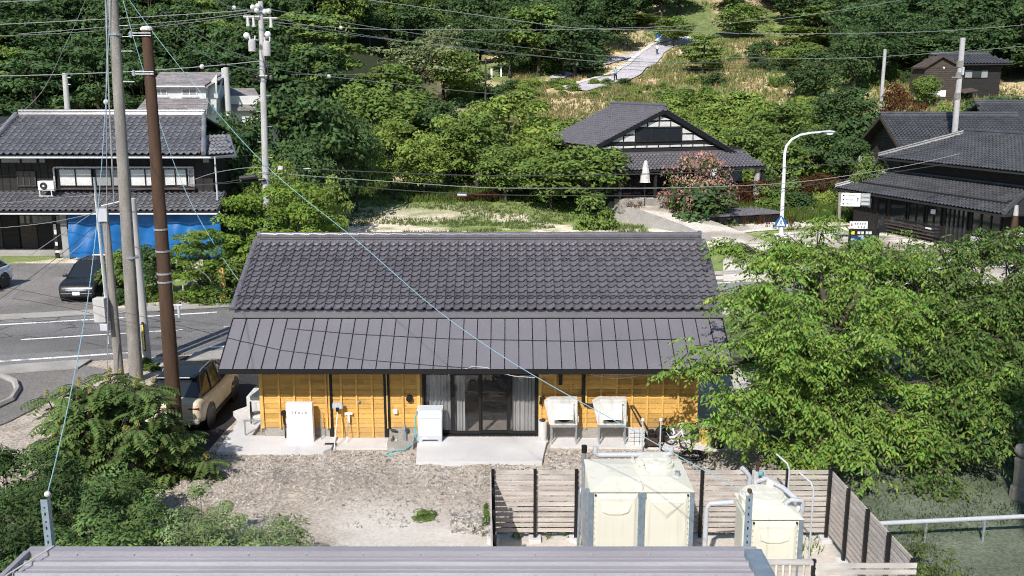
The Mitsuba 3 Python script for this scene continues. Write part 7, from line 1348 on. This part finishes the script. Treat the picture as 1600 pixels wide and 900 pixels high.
def sprays(seed, tips, l, w, n, col, tone=(.75, 1.25)):
    r = np.random.default_rng(seed); P, D, Tn = [], [], []
    for a, b in tips:
        t = np.linspace(.1, 1.05, n); base = a + (b - a) * t[:, None]; base[:, 2] -= .10 * t ** 2; d = (b - a) / np.linalg.norm(b - a); sd = np.cross(d, [0, 0, 1]); sd /= np.linalg.norm(sd) + 1e-9
        s = np.where(np.arange(n) % 2, 1, -1)[:, None]; ld = d * .45 + sd * s * .75 + np.array([0, 0, -.38]) + r.normal(0, .25, (n, 3)); ld /= np.linalg.norm(ld, axis=1, keepdims=True)
        P.append(base + ld * l * .5); D.append(ld); Tn.append(np.full(n, r.uniform(*tone)) * r.uniform(.85, 1.2, n))
    P, D, Tn = np.concatenate(P), np.concatenate(D), np.concatenate(Tn); m_ = len(P)
    N = np.array([0, 0, 1.0]) + r.normal(0, .35, (m_, 3)); N -= D * (N * D).sum(1, keepdims=True); N /= np.linalg.norm(N, axis=1, keepdims=True); B = np.cross(N, D); s = r.uniform(.7, 1.25, (m_, 1)); L, W = l * s, w * s
    v = np.stack([P - D * L / 2, P + B * W / 2 - N * W * .2, P + D * L / 2 - N * L * .15, P - B * W / 2 - N * W * .2], 1).reshape(-1, 3); k = np.arange(m_)[:, None] * 4; f = np.concatenate([k + [0, 1, 2], k + [0, 2, 3]], 0)
    c = np.array(col)[None] * Tn[:, None] * (1 + r.normal(0, .10, (m_, 3))) * np.where(r.random((m_, 1)) < .03, [[1.5, 1.15, .8]], [[1, 1, 1]]); return v, f, np.repeat(np.clip(c, .004, .9), 4, 0)
def big_tree(name, label, seed, root, limbs, spread, n2, n3, l, w, nl, col, tone=(.75, 1.25)):
    wd, tips = branch_tree(seed, root, limbs, spread, n2, n3); lv = sprays(seed + 1, tips, l, w, nl, col, tone)
    k = thing(name, label, 'tree'); part(k, 'trunk', wd, M['bark'], smooth=True); kk = numbered(k + '__crown'); scene[kk] = mikit.ply((lv[0], lv[1]), M['leaf'], color=lv[2]); return k
rt = np.array([8.6, 26.2, 0]); A_ = lambda px, py, Y_: at(px, py, Y_)
fk = np.array([8.5, 26.2, 2.2])
limbs = [([rt - [0, 0, .3], rt + [.05, 0, 1.1], fk], .26, .20),
         ([fk, A_(1245, 560, 25.8), A_(1170, 560, 25), A_(1105, 580, 24.4), A_(1080, 592, 24.2)], .13, .02),
         ([fk, A_(1235, 530, 26.2), A_(1210, 478, 26.2), A_(1180, 462, 25.8), A_(1160, 456, 25.6)], .12, .02),
         ([fk, A_(1250, 500, 26.8), A_(1200, 420, 27.5), A_(1205, 410, 28), A_(1185, 400, 28)], .11, .015),
         ([fk, A_(1290, 470, 27), A_(1280, 410, 28), A_(1260, 385, 28.5)], .12, .02), ([fk, A_(1330, 480, 27), A_(1370, 420, 28), A_(1390, 378, 28.5)], .12, .02),
         ([fk, A_(1330, 560, 26), A_(1400, 520, 26), A_(1480, 490, 26)], .12, .02), ([fk, A_(1300, 620, 25), A_(1240, 650, 24), A_(1180, 660, 23.4), A_(1150, 690, 23)], .11, .015),
         ([fk, A_(1230, 590, 25), A_(1185, 605, 24), A_(1155, 625, 23.6)], .11, .015), ([fk, A_(1310, 640, 24.6), A_(1290, 690, 23.6), A_(1260, 730, 23)], .10, .015), ([fk, A_(1350, 610, 25), A_(1400, 650, 24.2), A_(1440, 700, 23.4)], .11, .015),
         ([fk, A_(1380, 590, 25.5), A_(1470, 600, 25), A_(1540, 640, 24.2)], .11, .015), ([fk, A_(1260, 520, 24.8), A_(1220, 500, 24), A_(1190, 530, 23.5)], .09, .015), ([fk, A_(1340, 540, 24.8), A_(1340, 520, 24), A_(1330, 560, 23.4)], .09, .015)]
big_tree('cherry_tree', 'large spreading cherry tree with bright drooping leaves over the right end of the house', 41, rt, limbs, 1.75, 13, 8, .15, .062, 12, (.228, .352, .08))
rt2 = np.array([13.6, 27.2, 0]); fk2 = rt2 + [0, 0, 2.4]
limbs2 = [([rt2 - [0, 0, .3], rt2 + [.1, 0, 1.2], fk2], .30, .22)] + [([fk2, fk2 * .5 + np.array(e) * .5 + [0, 0, .5], e], .13, .015) for e in (A_(1400, 430, 28), A_(1460, 380, 29), A_(1540, 385, 29), A_(1620, 370, 29), A_(1480, 470, 26.5), A_(1560, 460, 27), A_(1640, 470, 27), A_(1470, 560, 25), A_(1540, 560, 25), A_(1620, 580, 25), A_(1500, 640, 24), A_(1570, 660, 23.6), A_(1560, 735, 23), A_(1640, 660, 24), A_(1460, 760, 22.6), A_(1690, 520, 26), A_(1700, 620, 25))]
big_tree('cherry_tree', 'darker spreading tree at the right edge behind the mossy ground', 51, rt2, limbs2, 1.7, 16, 5, .15, .062, 11, (.135, .215, .06))
rt3 = np.array([10.6, 29.5, 0]); fk3 = rt3 + [0, 0, 2.2]
big_tree('cherry_tree', 'tree standing close behind the big bright cherry tree', 61, rt3, [([rt3 - [0, 0, .3], fk3], .2, .16)] + [([fk3, fk3 * .5 + np.array(e) * .5 + [0, 0, .4], e], .10, .015) for e in (A_(1270, 430, 30), A_(1340, 400, 31), A_(1420, 390, 31), A_(1480, 420, 30), A_(1300, 480, 29), A_(1400, 470, 29), A_(1450, 520, 28.5), A_(1350, 560, 28))], 1.6, 14, 5, .14, .058, 11, (.15, .235, .06))
# ---------------------------------------------------------------- pinnate-leaved tree and bushes at lower left
def frond_tree(label, seed, stems, nf, L, col, name='sumac_tree', cat_='tree'):
    r = np.random.default_rng(seed); wd, P, D, N_, Tn, fl = [], [], [], [], [], []
    for base, tip in stems:
        base, tip = np.array(base), np.array(tip); m_ = (base + tip) / 2 + r.normal(0, .12, 3); wd.append(tube([base, m_, tip], [.035, .025, .014], 6))
        fl.append(clumps(r, [tip + [0, 0, .10 + .05 * i] for i in range(4)], [.075, .065, .05, .03], 22, .05, .03, (.36, .34, .13), .3, 1., .3))
        for i in range(nf):
            a = r.uniform(0, 6.28); z0 = r.uniform(-.55, .05) if i > 5 else 0; o = tip + [0, 0, z0]; h = np.array([math.cos(a), math.sin(a), 0]); ll = L * r.uniform(.7, 1.15); rise = r.uniform(.1, .55); n = 7
            t = np.linspace(0, 1, 12); C = o + np.outer(t * ll, h) + np.c_[t * 0, t * 0, rise * ll * t - (.32 + rise * .5) * ll * t ** 2]; wd.append(tube(C, np.linspace(.009, .003, 12), 4, False)); sd = np.array([-h[1], h[0], 0]); tone = r.uniform(.7, 1.35)
            for tt in np.linspace(.22, .97, n):
                j = tt * 11; k0 = min(int(j), 10); c = C[k0] * (1 - j + k0) + C[k0 + 1] * (j - k0); dr_ = C[k0 + 1] - C[k0]; dr_ /= np.linalg.norm(dr_)
                for s in (1, -1):
                    d = sd * s * .85 + dr_ * .35 + [0, 0, -.16]; d /= np.linalg.norm(d); P.append(c + d * .085); D.append(d); N_.append(np.array([0, 0, 1.]) + h * .25 + r.normal(0, .15, 3)); Tn.append(tone * r.uniform(.85, 1.15))
    P, D, N_, Tn = map(np.array, (P, D, N_, Tn)); N_ -= D * (N_ * D).sum(1, keepdims=True); N_ /= np.linalg.norm(N_, axis=1, keepdims=True); B = np.cross(N_, D); m_ = len(P); l, w = .18, .078
    v = np.stack([P - D * l / 2, P + B * w / 2 - N_ * .008, P + D * l / 2 - N_ * .03, P - B * w / 2 - N_ * .008], 1).reshape(-1, 3); k = np.arange(m_)[:, None] * 4; f = np.concatenate([k + [0, 1, 2], k + [0, 2, 3]], 0)
    c = np.array(col)[None] * Tn[:, None] * (1 + r.normal(0, .07, (m_, 3))); lv = lcat((v, f, np.repeat(np.clip(c, .004, .9), 4, 0)))
    k = thing(name, label, cat_); part(k, 'stem', cat(*wd), M['bark'], smooth=True); scene[numbered(k + '__leaves')] = mikit.ply((lv[0], lv[1]), M['leaf'], color=lv[2]); f_ = lcat(*fl); scene[numbered(k + '__blossom')] = mikit.ply((f_[0], f_[1]), M['leaf'], color=f_[2])
r_ = np.random.default_rng(88); bs = gp(150, 720); st = []
for i in range(74):
    px = r_.uniform(70, 262); py = 574 + 135 * r_.random() ** .9 + abs(px - 165) * .40; Y_ = r_.uniform(22.3, 24.8); t_ = at(px, py, Y_)
    st.append((bs + [(t_[0] - bs[0]) * .3, (t_[1] - bs[1]) * .4, 0], t_))
frond_tree('bushy sumac tree with feathery leaves at the foot of the thick concrete pole', 5, st, 11, .62, (.135, .21, .065))
bs2 = gp(272, 735); st = [(bs2 + [(t_[0] - bs2[0]) * .3, 0, 0], t_) for t_ in (at(r_.uniform(225, 325), r_.uniform(668, 752), r_.uniform(23.2, 24.3)) for i in range(20))]
frond_tree('smaller sumac tree with cream flower heads in front of the beige car', 6, st, 10, .55, (.14, .21, .065))
def bush(label, seed, spots, col, l, w, nl, tone=(.6, 1.35), name='bush'):
    r = np.random.default_rng(seed); ms, stm = [], []
    for px, pyt, wpx, Y_ in spots:
        top = at(px, pyt, Y_); rad = wpx / 2 / F * (Y_ * .978 + 2); h = max(.35, top[2]); C, R = [], []
        for i in range(int(14 + 8 * rad)):
            a, q, t = r.uniform(0, 6.28), r.random() ** .5, r.random() ** .6; C.append([top[0] + rad * q * math.cos(a), Y_ + rad * .8 * q * math.sin(a), h * t * (1 - .45 * q * q) - .1]); R.append(rad * r.uniform(.22, .38))
            stm.append(tube([[top[0] + rad * .3 * math.cos(a), Y_ + .2 * math.sin(a), -.1], C[-1]], [.014, .004], 4))
        ms.append(clumps(r, C, R, nl, l, w, col, .45, .8, .3, tone))
    m_ = lcat(*ms); k = thing(name, label, 'bush'); scene[numbered(k + '__leaves')] = mikit.ply((m_[0], m_[1]), M['leaf'], color=m_[2]); part(k, 'stems', cat(*stm), M['bark'], stuff=True)
bush('dense dark bush filling the lower left corner', 71, [(10, 690, 150, 21.5), (60, 700, 130, 20.5), (20, 765, 170, 19), (95, 745, 130, 19), (15, 835, 150, 17), (90, 825, 130, 17), (-40, 730, 160, 21), (50, 800, 150, 17.8), (110, 700, 110, 21)], (.095, .155, .058), .12, .05, 120)
bush('leafy green bush behind the left part of the shed roof', 72, [(160, 735, 130, 19.8), (150, 800, 140, 17.5), (215, 775, 130, 18.2), (240, 830, 130, 16.8), (190, 845, 140, 16.2), (130, 850, 120, 16), (200, 720, 100, 21)], (.165, .26, .09), .12, .047, 120)
bush('pale green bush with fine leaves behind the shed roof', 73, [(300, 755, 110, 19.2), (290, 795, 130, 17.8), (340, 800, 120, 17.4), (310, 835, 140, 16.4), (260, 780, 110, 18.4), (260, 850, 120, 16)], (.27, .36, .16), .09, .034, 150)
bush('greyish green bush spreading onto the sandy yard', 74, [(400, 775, 130, 18.2), (385, 815, 140, 17.2), (440, 800, 120, 17.4), (485, 826, 100, 17), (420, 836, 150, 16.3), (360, 820, 130, 16.6), (470, 846, 120, 16.2), (350, 780, 110, 18.4), (420, 790, 120, 17.8)], (.31, .40, .19), .085, .032, 150)
bush('small weedy bush growing through the mossy ground at right', 75, [(1440, 815, 60, 18.4), (1480, 840, 50, 17.8), (1430, 850, 50, 17.6)], (.15, .21, .07), .07, .03, 40)
bush('small leafy plant at the foot of the paler concrete pole', 76, [(222, 562, 34, 34), (236, 572, 26, 33.6)], (.12, .18, .05), .12, .05, 40, name='plant')
# apartment block beside the camera, out of the picture: it shades the lower right ground
AB = thing('apartment_block', 'plain tall apartment block beside the viewpoint, outside the picture', 'building')
part(AB, 'wall', box(6.6, 24, -8, 5.0, 0, 19), M['plaster']); part(AB, 'roof', box(6.3, 24.3, -8.3, 5.3, 19.01, 19.3), M['old_concrete'])
for i in range(5):
    for j in range(4): part(AB, 'window', cat(box(8 + j * 4, 10 + j * 4, 4.95, 5.06, 2 + i * 3.4, 3.6 + i * 3.4)), M['glass_dark'])
